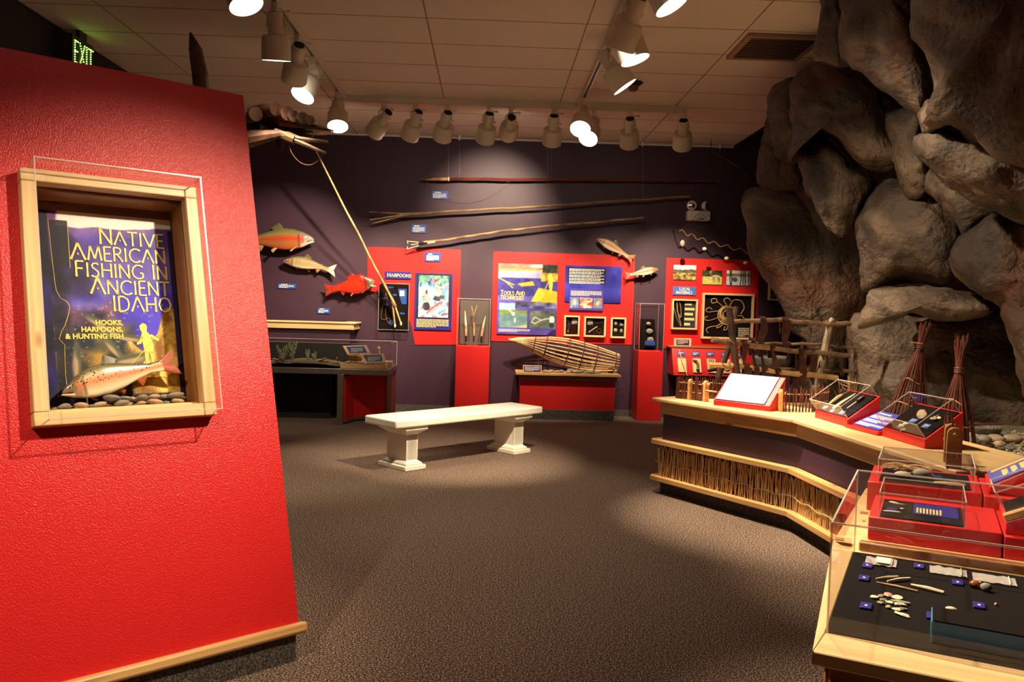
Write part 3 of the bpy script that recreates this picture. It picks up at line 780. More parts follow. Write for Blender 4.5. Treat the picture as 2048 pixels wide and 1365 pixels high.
def fish(label, M, L, back, side, stripe, belly, head_c, fin, spots=1.0, bend=.05, jaw=0.0, group='mounted fish', hump=0.0, tail_lift=0.0, tailc=None, depth=1.0, stand=False, rod=-.1, jawc=None):
    """local frame: nose at +x, back up +y, flank facing +z; origin at the fish's middle"""
    t = thing('mounted_fish', label, 'fish', M, group)
    top = [(0, .008), (.03, .03), (.08, .052), (.16, .08), (.28, .108 + hump), (.42, .118 + hump * .6), (.56, .1), (.72, .068), (.86, .04), (1, .045)]
    bot = [(0, .012), (.03, .034), (.08, .06), (.16, .088), (.28, .112), (.42, .118), (.56, .1), (.72, .062), (.86, .036), (1, .042)]
    wid = [(0, .012), (.04, .03), (.1, .046), (.2, .056), (.4, .058), (.6, .044), (.8, .022), (1, .009)]
    ns, na = 46, 28; BL = L * .86
    def spine(s): return Vector((L * .5 - BL * s, L * (-bend * 4 * (s - .45) ** 2 + bend * .4 + tail_lift * max(0, s - .6) ** 1.5 * 2.4), L * .05 * math.sin(s * 2.6) * .5))
    vs = []; cols = []
    bk, sd, st, be, hc = [np.array(q) / 255 for q in (back, side, stripe, belly, head_c)]
    for i in range(ns):
        s = (i / (ns - 1)) ** 1.15; c = spine(s)
        tp, bt, wd = [interp(s, q) * L for q in (top, bot, wid)]
        tp *= depth; bt *= depth
        for j in range(na):
            a = 2 * math.pi * j / na; sy = math.cos(a); sz = math.sin(a)
            y = (tp if sy > 0 else bt) * (abs(sy) ** .92) * (1 if sy > 0 else -1); z = wd * (abs(sz) ** .8) * (1 if sz > 0 else -1)
            if s < .2 and sy < 0: z *= 1 - .25 * (-sy)
            vs.append((c.x, c.y + y, c.z + z))
            k = sy
            if k > .45: col = bk * min(1, (k - .45) / .35) + sd * (1 - min(1, (k - .45) / .35))
            elif k > -.35:
                w = max(0, 1 - abs(k - .02) / .33); col = sd * (1 - w) + st * w
            else: w = min(1, (-.35 - k) / .3); col = sd * (1 - w) + be * w
            if s < .2:
                w = min(1, (.2 - s) / .035); hcx = hc * (.75 + .35 * max(0, -k)) if k < .5 else hc * .6
                if .13 < s < .19 and abs(k) < .55: hcx = hcx * .35 + st * .65
                col = col * (1 - w) + hcx * w
                if .185 < s < .2 and -.8 < k < .6: col = col * .6
                if s < .085 and -.52 < k < -.34: col = col * .25
            cols.append([*np.clip(col, 0, 1), spots * (1 if (k > -.15 and s > .03) else 0)])
    fs = [(i * na + j, i * na + (j + 1) % na, (i + 1) * na + (j + 1) % na, (i + 1) * na + j) for i in range(ns - 1) for j in range(na)]
    fs += [tuple(range(na - 1, -1, -1)), tuple((ns - 1) * na + j for j in range(na))]
    mb = MB(); mb.v = vs; mb.f = fs
    o = mb.build('body', M_FISH, t, local=True, angle=180); coat_cols(o, np.array(cols))

    def fin_(name, base0, base1, tips, colr, z=0.0, flare=0.0, par=t):
        pts = [Vector(base0), *[Vector(q) for q in tips], Vector(base1)]
        n = len(pts); m = MB(); rows = 7
        b0, b1 = Vector(base0), Vector(base1); vv = []; cc = []
        K = 11
        tp = []
        seg = [b0] + [Vector(q) for q in tips] + [b1]
        ln = [0]
        for q, r in zip(seg, seg[1:]): ln.append(ln[-1] + (r - q).length)
        for k in range(K):
            d = ln[-1] * k / (K - 1)
            for i in range(len(seg) - 1):
                if d <= ln[i + 1] + 1e-9:
                    f = (d - ln[i]) / max(1e-9, ln[i + 1] - ln[i]); tp.append(seg[i].lerp(seg[i + 1], f)); break
        for side in (1, -1):
            for r in range(rows):
                f = r / (rows - 1)
                for k in range(K):
                    p = b0.lerp(b1, k / (K - 1)).lerp(tp[k], f)
                    th = L * (.006 * (1 - f) + .0012) * side
                    vv.append((p.x, p.y, p.z + z + flare * f * L + th + (L * .002 * (k % 2)) * f))
                    sh = (.82 if k % 2 else 1.06) * (1 - .18 * f); cc.append([*np.clip(np.array(colr) / 255 * sh, 0, 1), 0])
        h_ = rows * K
        for r in range(rows - 1):
            for k in range(K - 1):
                a = r * K + k; m.f.append((a, a + 1, a + K + 1, a + K)); m.f.append((h_ + a, h_ + a + K, h_ + a + K + 1, h_ + a + 1))
        for k in range(K - 1):
            a = (rows - 1) * K + k; m.f.append((a, a + 1, h_ + a + 1, h_ + a))
        m.v = vv
        fo = m.build(name, M_FIN, par, MWD[t.name], local=True, angle=60); coat_cols(fo, np.array(cc)); return fo

    def at(s, k): c = spine(s); return Vector((c.x, c.y + (interp(s, top) if k > 0 else interp(s, bot)) * depth * L * k, c.z))
    e = spine(1.0); e0 = at(.985, .95); e1 = at(.985, -.95)
    tl = L * .15
    fin_('tail_fin', e0, e1, [(e.x - tl * .95, e.y + tl * .95, e.z), (e.x - tl * .62, e.y + tl * .1, e.z), (e.x - tl * 1.0, e.y - tl * .85, e.z)], tailc or fin)
    a0, a1 = at(.42, .93), at(.56, .93)
    fin_('dorsal_fin', a0, a1, [(a0.x - L * .045, a0.y + L * .085, a0.z), (a1.x - L * .035, a1.y + L * .03, a1.z)], back)
    a0, a1 = at(.8, .9), at(.83, .9)
    fin_('adipose_fin', a0, a1, [(a1.x - L * .012, a1.y + L * .03, a1.z), (a1.x - L * .02, a1.y + L * .012, a1.z)], back)
    a0, a1 = at(.7, -.9), at(.79, -.9)
    fin_('anal_fin', a0, a1, [(a0.x - L * .045, a0.y - L * .075, a0.z), (a1.x - L * .02, a1.y - L * .022, a1.z)], fin)
    a0, a1 = at(.5, -.9), at(.545, -.9)
    fin_('pelvic_fin', a0, a1, [(a0.x - L * .06, a0.y - L * .06, a0.z), (a1.x - L * .045, a1.y - L * .025, a1.z)], fin, z=L * .018, flare=.025)
    a0, a1 = at(.215, -.62), at(.235, -.86)
    fin_('pectoral_fin', a0, a1, [(a0.x - L * .1, a0.y - L * .075, a0.z), (a1.x - L * .06, a1.y - L * .06, a1.z)], fin, z=L * .04, flare=.03)
    if not stand:
        c = spine(.4); MB().tube([(c.x, c.y, c.z - .01), (c.x, c.y, c.z - rod), (c.x + .001, c.y, c.z - rod)] if False else [(c.x, c.y, c.z + rod * .1), (c.x, c.y, c.z + rod)], .006, 6).build('mount_rod', M_STEEL, t, local=True)
    c = spine(.075); ey = Vector((c.x, c.y + interp(.075, top) * depth * L * .28, c.z))
    for sgn in (1, -1):
        zz = interp(.075, wid) * L * .93 * sgn
        MB().ball((ey.x, ey.y, ey.z + zz), (L * .0135, L * .0135, L * .007), 14, 9).build('eye', M_EYER, t, local=True)
        MB().ball((ey.x + L * .001, ey.y, ey.z + zz + L * .0045 * sgn), (L * .0075, L * .0075, L * .005), 12, 7).build('pupil', M_EYE, t, local=True)
    # lower jaw
    c0 = spine(0); hy = at(.1, -.75)
    jl = Vector((c0.x + L * .012, hy.y + L * (.03 - jaw * .6), 0))
    jm = MB(); vv = []
    K = 9
    for i in range(K):
        f = i / (K - 1); p = Vector((hy.x, hy.y, c0.z)).lerp(Vector((jl.x, jl.y, c0.z)), f); r = L * (.03 * (1 - f) ** .7 + .006) * (1 + jaw * 3)
        for j in range(10):
            a = 2 * math.pi * j / 10; vv.append((p.x, p.y + r * .5 * math.sin(a), p.z + r * math.cos(a)))
    jm.v = vv; jm.f = [(i * 10 + j, (i + 1) * 10 + j, (i + 1) * 10 + (j + 1) % 10, i * 10 + (j + 1) % 10) for i in range(K - 1) for j in range(10)] + [tuple((K - 1) * 10 + j for j in range(10)), tuple(range(9, -1, -1))]
    jo = jm.build('lower_jaw', M_FIN, t, local=True, angle=180); coat_cols(jo, np.array([[*(np.array(jawc or head_c) / 255 * .95), 0]] * len(vv)))
    return t


# trout inside the shadow box
def flip(M): return M @ Matrix.Rotation(math.pi, 4, 'Y')
Mtr = flip(MP @ T(-.565, 1.153, -.035) @ Matrix.Rotation(math.radians(13), 4, 'Z'))
fish('glossy rainbow trout model resting over pebbles inside the shadow box', Mtr, .42, (104, 98, 66), (206, 184, 140), (222, 132, 92), (246, 230, 190), (170, 140, 104), (196, 90, 44), 1, .04, .0, depth=1.16, tail_lift=.06, stand=True, jawc=(246, 214, 190))
MB().tube([MP @ Vector((-.69, SBY0 + .012, -.035)), MP @ Vector((-.69, 1.09, -.035))], .003, 6).build('support_pin', M_SILVER, None)
tag(bpy.data.objects['support_pin'], 'thin steel pin propping the trout model above the pebbles', 'pin')
rnd = random.Random(4)
placed = []
stone_mats = [M_STONE, M_STONE2, mat('grey_stone', h(128, 124, 116), .55, bump=.15), mat('pink_stone', h(176, 146, 120), .55, bump=.15)]
for k in range(52):
    for _try in range(60):
        r = rnd.uniform(.014, .024); sx = rnd.uniform(SBX0 + .04, SBX1 - .04); sz = rnd.uniform(RD + .03, -.006); lay_ = 1 if k > 30 else 0
        if lay_ and sx < -.62: continue
        if all((sx - a) ** 2 / 1.7 + (sz - b) ** 2 > (r + c) ** 2 * .9 for a, b, c, d in placed if d == lay_): break
    else: continue
    placed.append((sx, sz, r, lay_)); sy = SBY0 + .0125 + r * .5 + lay_ * .021
    o = MB().ball((0, 0, 0), (r * rnd.uniform(1, 1.5), r * .5, r), 12, 7, jit=.08, seed=k).build('pebble', stone_mats[k % 4], None, MP @ T(sx, sy, sz) @ Matrix.Rotation(rnd.uniform(-.2, .2), 4, 'Z'), local=True, angle=70)
    tag(o, 'smooth river pebble lying in the bottom of the shadow box', 'pebble', 'pebbles in the shadow box')

# ================================================================== back wall
def wrect(tl, br, Y=BACK):
    """pixel corners (top-left, bottom-right) of an upright rectangle parallel to the back wall -> frame at lower-left, w, h"""
    a = U(*tl, Y=Y); b = U(*br, Y=Y)
    return frame(Vector((a.x, Y, b.z)), (1, 0, 0), (0, 0, 1)), b.x - a.x, a.z - b.z


def wp(px, py, Y=BACK): return U(px, py, Y=Y)


WALLF = frame(Vector((0, BACK, 0)), (1, 0, 0), (0, 0, 1))
# red painted panels
a = wp(735, 494); b = wp(917, 690); cut = [wp(*q) for q in ((735, 582), (757, 585), (781, 595), (800, 610), (815, 632), (824, 655), (830, 690))]
r1 = MB().prism([(a.x, a.z), (b.x, a.z), (b.x, b.z)] + [(q.x, q.z) for q in cut[::-1]], 0, .008, WALLF).build('red_wall_panel', M_RED)
tag(r1, 'red wall panel with a curved lower corner behind the harpoon display', 'wall panel')
a = wp(987, 503); b = wp(1264, 690)
tag(MB().prism([(a.x, a.z), (b.x, a.z), (b.x, b.z), (a.x, b.z)], 0, .008, WALLF).build('red_wall_panel', M_RED), 'wide red wall panel carrying the tools and techniques poster', 'wall panel')
a = wp(1333, 516); b = wp(1511, 702)
tag(MB().prism([(a.x, a.z), (b.x, a.z), (b.x, b.z), (a.x, b.z)], 0, .008, WALLF).build('red_wall_panel', M_RED), 'red wall panel behind the local materials display', 'wall panel')


def card(tl, br, label, lines, m=None, th=.012, Y=BACK, seed=0, head=True, ml=None):
    M, w, hh = wrect(tl, br, Y)
    t = thing('label_card', label, 'label', M, None)
    MB().box(0, w, 0, hh, 0, th).build('card', m or M_BLUE, t, local=True, bevel=.001)
    mb = MB()
    if head: greek(mb, w * .2, hh * .72, w * .8, hh * .93, 1, th, seed, .6)
    greek(mb, w * .1, hh * .1, w * .9, hh * (.7 if head else .9), lines, th, seed + 1, .5)
    mb.build('lettering', ml or M_LETW, t, local=True)
    return t


card((555, 567), (592, 578), 'blue label card under the grey steelhead on the purple wall', 3, seed=1)
card((635, 616), (660, 628), 'blue label card under the red open-mouthed salmon', 3, seed=2)
card((863, 382), (896, 399), 'blue label card under the toggling spear with a wrapped point', 6, seed=3)
card((823, 449), (852, 467), 'blue label card under the long three-pronged spear', 6, seed=4)
card((850, 505), (881, 524), 'blue label card under the leister at the edge of the red panel', 7, seed=5, Y=BACK - .008)

# spears
def spear(label, pts, rad, m, Y, parts):
    P = [U(*q, Y=Y) for q in pts]
    t = thing('fishing_spear', label, 'spear', T(P[0]), 'spears hung on the back wall')
    # add gentle irregularity
    Q = []; R = []
    rnd = random.Random(len(label))
    N = 26
    tot = [0]
    for q, r in zip(P, P[1:]): tot.append(tot[-1] + (r - q).length)
    for k in range(N):
        d = tot[-1] * k / (N - 1)
        i = max(j for j in range(len(P) - 1) if tot[j] <= d + 1e-9)
        f = (d - tot[i]) / (tot[i + 1] - tot[i]); Q.append(P[i].lerp(P[i + 1], f) + Vector((0, 0, rnd.uniform(-1, 1) * rad * .25))); R.append(rad * (1.05 - .25 * k / (N - 1)) * rnd.uniform(.94, 1.06))
    MB().tube(Q, R, 8).build('shaft', m, t)
    for nm, pp, r, mm in parts:
        pq = [U(x, y, Y=Y + dz) for x, y, dz in pp]; MB().tube(smooth_pts(pq) if nm == 'line' else pq, r, 6).build(nm, mm, t)
    return t


YS = BACK - .13
M_MAHOG = mat('mahogany_pole', h(120, 44, 22), .35, col2=h(86, 30, 16), nscale=4)
M_OLIVE = mat('olive_pole', h(150, 120, 74), .5, col2=h(112, 86, 52), nscale=5)
M_TAN = mat('tan_pole', h(196, 160, 106), .5, col2=h(122, 90, 54), nscale=6)
spear('long mahogany-coloured spear with a wrapped tan foreshaft and hanging line', [(852, 358), (1100, 359), (1440, 363)], .016, M_MAHOG, YS,
      [('foreshaft', [(852, 358.6, -.002), (897, 358.6, -.002)], [.016, .021], M_TWIG), ('point', [(838, 359.5, 0), (845, 357, 0), (852, 358.6, 0)], [.003, .022, .014], M_CORD), ('binding', [(896, 358.6, -.002), (899, 358.6, -.002)], .026, M_BONE),
       ('line', [(852, 363, 0), (870, 378, 0), (890, 391, 0), (928, 399, 0), (965, 394, 0), (996, 378, 0), (1020, 362, 0)], .002, M_CORD)])
spear('long olive spear ending in three thin wooden prongs', [(822, 428), (1100, 412), (1380, 393)], .016, M_OLIVE, YS,
      [('prong', [(812, 428, 0), (738, 424, 0)], [.01, .006], M_TAN), ('prong', [(812, 429, 0), (740, 440, -.03)], [.01, .006], M_TAN), ('prong', [(812, 430, 0), (745, 447, .03)], [.01, .006], M_TAN),
       ('binding', [(806, 430, 0), (815, 429, 0), (826, 428, 0)], [.014, .024, .016], M_GREYP)])
spear('crooked tan leister with three barbed prongs and a dark binding', [(836, 487), (910, 477), (1010, 462), (1100, 452), (1200, 444), (1287, 436)], .016, M_TAN, YS,
      [('prong', [(840, 485, 0), (814, 482.5, 0), (816, 488, 0)], .006, M_BONE), ('prong', [(838, 487.5, 0), (822, 490, -.03)], .006, M_BONE), ('prong', [(838, 491.5, 0), (813, 498.5, .02), (815, 493, .02)], .006, M_BONE),
       ('binding', [(838, 487, 0), (845, 486.5, 0), (855, 486, 0)], [.03, .026, .012], M_DARK), ('wrapping', [(855, 485.5, 0), (870, 483, 0)], .018, M_BONE)])
for k, (px, py0, py1) in enumerate(((897, 271, 357), (919, 271, 357), (1096, 281, 358), (1103, 281, 358), (1285, 287, 398), (1440, 293, 362))):
    c = thing('ceiling_hanger', ('clear line and white clip at the tan foreshaft of the mahogany spear', 'clear line and white clip just past the foreshaft binding of the mahogany spear', 'clear line and white clip at the middle of the mahogany spear', 'clear line of the closely set pair at the middle of the mahogany spear', 'clear line and white clip over the butt of the three-pronged spear', 'clear line and white clip at the butt of the mahogany spear by the net')[k], 'hanger', T(wp(px, py0, YS)), 'spear hangers')
    P = wp(px, py0, YS); P.z = CEIL - .03
    MB().box(-.012, .012, -.01, .01, -.03, .03, T(P)).build('clip', M_WHITEP, c, bevel=.004)
    MB().tube([P, wp(px, py1, YS)], .0012, 4).build('filament', M_EDGE, c)

# mounted fish
YF = BACK - .1
def wf(px, py, Y=YF, rot=0, left=False):
    M = frame(U(px, py, Y=Y), (1, 0, 0), (0, 0, 1)) @ Matrix.Rotation(math.radians(rot), 4, 'Z')
    return flip(M) if left else M
PPM = F_PX / (BACK - .1)
fish('large red-sided steelhead mounted beside the edge of the leaning partition', wf(546, 480, rot=3), 160 / PPM, (104, 104, 62), (150, 120, 70), (214, 58, 30), (200, 96, 48), (196, 190, 172), (196, 160, 116), .7, .01, .01, depth=1.15)
fish('grey spotted steelhead with a black and white tail mounted on the purple wall', wf(620, 530, rot=-9, left=True), 105 / PPM, (110, 100, 66), (164, 146, 100), (170, 142, 104), (214, 196, 150), (196, 140, 112), (188, 130, 96), 1, .03, .0, tailc=(214, 208, 196), rod=.1)
fish('bright red humped salmon with a green head and gaping white jaws', wf(699, 573, rot=13), 100 / PPM, (176, 40, 22), (200, 44, 22), (206, 48, 24), (176, 42, 26), (150, 160, 120), (168, 48, 28), 0, -.02, .1, hump=.03, depth=1.5, jawc=(232, 232, 222))
fish('silver rainbow trout mounted nose-up over the corner of the red panel', wf(1232, 498, rot=-28, left=True), 84 / PPM, (120, 104, 70), (206, 190, 150), (222, 130, 88), (240, 228, 196), (196, 172, 140), (190, 130, 92), .8, .02, rod=.1)
fish('small rainbow trout mounted below the nose-up trout', wf(1283, 545, rot=14), 68 / PPM, (126, 116, 74), (206, 190, 150), (220, 120, 88), (236, 226, 198), (180, 150, 118), (196, 130, 100), .6, .0)

# ------------------------------------------------------------------ harpoon panel items
YP = BACK - .0095
M, w, hh = wrect((770, 543), (822, 559), YP)
t = thing('harpoons_sign', 'small blue sign reading HARPOONS above the black harpoon board', 'sign', M)
MB().box(0, w, 0, hh, 0, .015).build('card', M_INDIGO, t, local=True, bevel=.001)
mb = MB(); letters(mb, 'HARPOONS', w * .1, hh * .26, hh * .42, .18, .015, .017, caps=hh * .5, gap=.12, sx=(w * .8) / (hh * .42 * 6.35)); mb.build('lettering', M_LETY, t, local=True)

M, w, hh = wrect((761, 568), (817, 659), YP)
t = thing('harpoon_board', 'black display board under clear cover with blue labels and a cord', 'display case', M)
MB().box(0, w, 0, hh, 0, .03).build('board', M_BLACKF, t, local=True)
acrylic(t, -.006, w + .006, -.01, hh + .006, .03, .1, M)
for k, (a, b, c, d) in enumerate(((.28, .9, .46, .94), (.44, .74, .58, .78), (.06, .66, .24, .7), (.14, .52, .3, .57), (.7, .33, .86, .37))):
    MB().box(a * w, c * w, b * hh, d * hh, .03, .036).build('small_label', M_BLUE, t, local=True)
MB().prism([(.62 * w, .9 * hh), (.92 * w, .9 * hh), (.92 * w, .56 * hh), (.76 * w, .56 * hh), (.66 * w, .75 * hh)], .03, .036).build('map_label', M_BLUE, t, local=True)
MB().box(.68 * w, .84 * w, .74 * hh, .86 * hh, .036, .038).build('map_picture', M_LETW, t, local=True)
MB().lathe([(.09 * w, .03), (.09 * w, .036)], 18, T(.4 * w, .14 * hh, 0)).build('round_label', M_BLUE, t, local=True)
cp = [(.2, .78), (.14, .6), (.08, .4), (.06, .24), (.16, .2), (.3, .24), (.38, .2), (.36, .12), (.28, .16), (.22, .3), (.22, .5), (.26, .66), (.2, .8)]
MB().tube(smooth_pts([(a * w, b * hh, .045) for a, b in cp]), .0035, 5).build('cord', M_CORD, t, local=True)

# leaning two-pronged harpoon across the board
P0 = U(632, 303, Y=9.75); P1 = U(790, 612, Y=BACK - .17)
t = thing('long_harpoon', 'long peeled-pole harpoon slanting down to two prongs over the black board', 'harpoon', T(P1))
pts = [P0.lerp(P1, k / 14) + Vector((.004 * math.sin(k * 1.1), 0, .003 * math.cos(k * 1.7))) for k in range(15)]
MB().tube(pts, [.009 + .007 * k / 14 for k in range(15)], 8).build('shaft', M_TWIG, t)
P2 = U(779, 592, Y=BACK - .17)
MB().tube([U(762, 555, Y=BACK - .2), U(783, 600, Y=BACK - .18)], .024, 8).build('wrapped_grip', M_BARK, t)
MB().tube([U(781, 596, Y=BACK - .18), U(790, 613, Y=BACK - .17)], [.03, .026], 8).build('binding', M_CORD, t)
MB().tube([U(785, 606, Y=BACK - .17), U(790, 652, Y=BACK - .15)], [.014, .009], 6).build('prong', M_TWIG, t)
MB().tube([U(788, 606, Y=BACK - .17), U(802, 648, Y=BACK - .15)], [.014, .009], 6).build('prong', M_TWIG, t)
for q in ((790, 652), (802, 648)): MB().ball(tuple(U(*q, Y=BACK - .15)), (.013, .013, .03), 8, 6).build('point', M_BONE, t)

# painted fishing scene poster
M, w, hh = wrect((831, 546), (903, 661), YP)
t = thing('painting_poster', 'poster with a colourful painting of people fishing above blue text', 'poster', M)
MB().box(0, w, 0, hh, 0, .018).build('board', M_INDIGO, t, local=True)
A = Art(110, 150, (240, 232, 226)); u, v = A.u, A.v; u = u + (fbm(u * 9, v * 9, 71) - .5) * .1; v = v + (fbm(u * 9, v * 9, 73) - .5) * .1; A.u, A.v = u, v
A.tint(np.ones_like(u), (250, 244, 236), (214, 222, 238), 7, 9, 3, gain=2.5)
A.tint(v < .22, (40, 90, 110), (120, 190, 120), 9, 9, 5, gain=3); A.tint((v > .1) & (v < .27) & (fbm(u * 10, v * 14, 9) > .5), (20, 40, 90), (60, 130, 190), 12, 12, 6, gain=3)
A.tint((fbm(u * 6, v * 6, 13) > .63), (200, 60, 110), (240, 150, 170), 9, 9, 2); A.tint((fbm(u * 7 + 3, v * 7, 15) > .66), (60, 150, 190), (150, 210, 230), 9, 9, 2)
for cu, cv, ru, rv, ro in ((.62, .22, .05, .09, 0), (.6, .36, .035, .1, .1), (.68, .36, .035, .1, -.1), (.24, .42, .06, .09, 0), (.2, .56, .03, .12, .1), (.3, .56, .03, .12, -.15), (.7, .14, .02, .08, .3)):
    A.ell(cu, cv, ru, rv, (226, 150, 96), 1, ro)
A.ell(.58, .14, .04, .035, (50, 34, 40)); A.ell(.27, .4, .05, .05, (40, 30, 40)); A.ell(.27, .74, .15, .1, (44, 30, 36)); A.ell(.62, .55, .16, .07, (40, 40, 50)); A.ell(.8, .5, .1, .06, (50, 80, 70))
A.ell(.56, .76, .36, .075, (222, 70, 84), 1, -.5); A.ell(.56, .79, .3, .03, (246, 190, 180), 1, -.5); A.ell(.86, .92, .14, .03, (214, 50, 100), .9, -.2)
A.tint(np.ones_like(u) * .22, (255, 250, 244), (90, 110, 150), 22, 22, 77, gain=3); A.u, A.v = np.meshgrid(np.linspace(0, 1, 110), np.linspace(0, 1, 150)); A.sheet('painting', M, w * .1, hh * .22, w * .8, hh * .74, t, .0195)
MB().box(w * .04, w * .96, hh * .2, hh * .985, .018, .0188).build('mat_border', M_DARK, t, local=True)
mb = MB(); greek(mb, w * .06, hh * .04, w * .92, hh * .19, 6, .0188, 3, .55); mb.build('lettering', M_LETY, t, local=True)

# ------------------------------------------------------------------ pedestals
def pedestal(tl, br, label, grp=None, dep=.34, Yf=None):
    """tl/br pixels of the red front face; foot on the floor"""
    if Yf is None: Yf = U(*br, z=0).y
    b = U(*br, Y=Yf); a = U(*tl, Y=Yf)
    x0, x1, zt = a.x, b.x, a.z
    t = thing('pedestal', label, 'pedestal', T((x0 + x1) / 2, Yf + dep / 2, 0), grp)
    MB().box(x0, x1, Yf, Yf + dep, 0, zt).build('plinth', M_RED, t, bevel=.003)
    return t, x0, x1, Yf, zt, dep


def case_on(px_tl, x0, x1, Yf, dep, zt, label):
    zt2 = U(*px_tl, Y=Yf).z
    c = thing('clear_case', label, 'display case', T((x0 + x1) / 2, Yf + dep / 2, zt + .003))
    acrylic(c, x0 + .006, x1 - .006, Yf + .006, Yf + dep - .006, zt + .003, zt2, I4)
    return c, zt2


t, x0, x1, Yf, zt, dep = pedestal((912, 692), (976, 829), 'red pedestal under the case of three harpoon points', dep=.36, Yf=10.3)
c, zc = case_on((918, 597), x0, x1, Yf, dep, zt, 'clear case holding three upright harpoon points on a red pedestal')
MB().box(x0 + .03, x1 - .02, Yf + dep - .06, Yf + dep - .03, zt + .01, zc - .02).build('grey_back_board', M_GREYPLATE, c)
MB().box(x0 + .13, x0 + .28, Yf + .09, Yf + .1, zt + .012, zt + .045).build('small_label', M_GREYPLATE, c)
Yh = Yf + .17
def px3(pts, Y): return [U(x, y, Y=Y) for x, y in pts]
for k, (nm, lab, parts) in enumerate((
    ('harpoon_point', 'pale slender bone harpoon point in the pedestal case', [([(930, 622), (931, 640), (932, 652)], [.005, .014, .016], M_BONE), ([(932, 652), (932, 672)], [.017, .016], M_TWIG), ([(932, 670), (932, 684)], .012, M_DARK)]),
    ('harpoon_point', 'forked harpoon head with two prongs in the pedestal case', [([(947, 633), (943, 612)], [.008, .006], M_TWIG), ([(947, 633), (954, 611)], [.008, .006], M_TWIG), ([(947, 632), (948, 645)], .013, M_CORD), ([(948, 644), (948, 672)], .012, M_TWIG), ([(948, 671), (948, 684)], .008, M_DARK)]),
    ('harpoon_point', 'barbed wooden harpoon point leaning outward in the pedestal case', [([(971, 633), (968, 645), (966, 655)], [.005, .011, .012], M_BONE), ([(966, 655), (963, 673)], [.015, .014], M_TWIG), ([(963, 672), (962, 686)], .012, M_DARK)]))):
    o = thing(nm, lab, 'harpoon point', T(px3([parts[-1][0][-1]], Yh)[0]))
    for q, (pp, r, m) in enumerate(parts):
        MB().tube(px3(pp, Yh), r, 7).build(('tip', 'shaft', 'base', 'shaft', 'base')[q] if len(parts) < 5 else ('prong', 'prong', 'binding', 'shaft', 'base')[q], m, o)
t, x0, x1, Yf, zt, dep = pedestal((1277, 702), (1322, 843), 'red pedestal under the case of three flat stones', dep=.36)
c, zc = case_on((1281, 607), x0, x1, Yf, dep, zt, 'clear case holding three flat stones on a red pedestal')
bm = MB().prism([(x0 + .03, zt + .008), (x1 - .04, zt + .008), (x1 - .07, zc - .2), (x0 + .05, zc - .2)], 0, .03, frame(Vector((0, Yf + .3, 0)), (1, 0, 0), (0, 0, 1))); bm.build('black_stand', M_BLACKF, c)
for k, (px, py, rx, rz, lab) in enumerate(((1297, 648, .03, .024, 'small tan stone mounted at the top of the black stand in the pedestal case'), (1299, 663, .046, .034, 'oval grey stone mounted in the middle of the black stand in the pedestal case'), (1301, 680, .046, .036, 'squarish pale stone mounted low on the black stand in the pedestal case'))):
    P = U(px, py, Y=Yf + .25)
    o = MB().ball((0, 0, 0), (rx, .016, rz), 14, 9, jit=.06, seed=k + 40).build('sinker_stone', stone_mats[(1, 2, 0)[k]], None, T(P), local=True, angle=70); tag(o, lab, 'stone')
a = U(1290, 685, Y=Yf + .2); MB().box(a.x, a.x + .13, Yf + .2, Yf + .21, a.z - .035, a.z + .02).build('small_label', M_BLUE, c)

# ------------------------------------------------------------------ tools and techniques panel
M, w, hh = wrect((997, 527), (1112, 671), YP)
t = thing('tools_poster', 'tall poster reading TOOLS AND TECHNIQUES with river photographs', 'poster', M)
MB().box(0, w, 0, hh, 0, .018).build('board', M_INDIGO, t, local=True)
A = Art(150, 190, (84, 74, 170)); u, v = A.u, A.v
A.tint(np.ones_like(u), (66, 56, 150), (104, 92, 190), 5, 8, 3)
A.tint(v < .1, (196, 150, 120), (120, 90, 90), 7, 12, 5, gain=2.4); A.mix((v < .05) * (u > .4) * np.clip((u - .4) * 3, 0, 1), (236, 220, 210))
A.mix((v > .07) & (v < .1), (196, 160, 70), ); A.tint((v >= .1) & (v < .2), (150, 140, 180), (190, 186, 214), 6, 10, 7)
A.tint((v >= .2) & (v < .45), (38, 34, 110), (82, 76, 170), 6, 12, 8); A.tint((u > .74) & (v < .12), (20, 26, 20), (110, 110, 60), 9, 12, 4, gain=2.4)
A.tint((u > .72) & (v >= .12) & (v < .24), (130, 100, 30), (226, 186, 70), 16, 16, 9, gain=2.5)
A.tint((v > .53) & (v < .62) & (u > .3), (30, 30, 70), (150, 150, 190), 7, 16, 10)
A.poly([(.33, .28), (.58, .24), (.62, .3), (.4, .32)], (214, 178, 52)); A.line([(.0, .2), (.12, .25), (.25, .34)], .008, (226, 190, 80)); A.line([(.12, .25), (.27, .3)], .008, (226, 190, 80))
A.poly([(.68, .33), (1, .38), (1, .54), (.56, .53)], (196, 178, 40)); A.poly([(.68, .33), (.8, .42), (.7, .53), (.56, .53)], (226, 206, 60))
A.poly([(.83, .16), (.86, .12), (.9, .13), (.91, .2), (.92, .28), (.905, .39), (.865, .39), (.855, .28), (.84, .22)], (236, 206, 60)); A.line([(.86, .22), (.79, .35)], .008, (214, 180, 60))
A.rect(.03, .56, .3, .66, (150, 186, 224)); A.rect(.03, .66, .5, .73, (120, 140, 70)); A.tint((u > .03) & (u < .51) & (v > .71) & (v < .91), (84, 120, 130), (140, 170, 170), 7, 14, 12); A.line([(.12, .6), (.26, .7)], .01, (230, 200, 170)); A.ell(.27, .71, .03, .03, (236, 236, 226)); A.ell(.3, .8, .014, .04, (246, 246, 240)); A.poly([(.3, .9), (.5, .86), (.5, .91)], (226, 190, 140))
A.tint((u > .54) & (u < .98) & (v > .66) & (v < .91), (64, 76, 72), (120, 132, 120), 6, 14, 14)
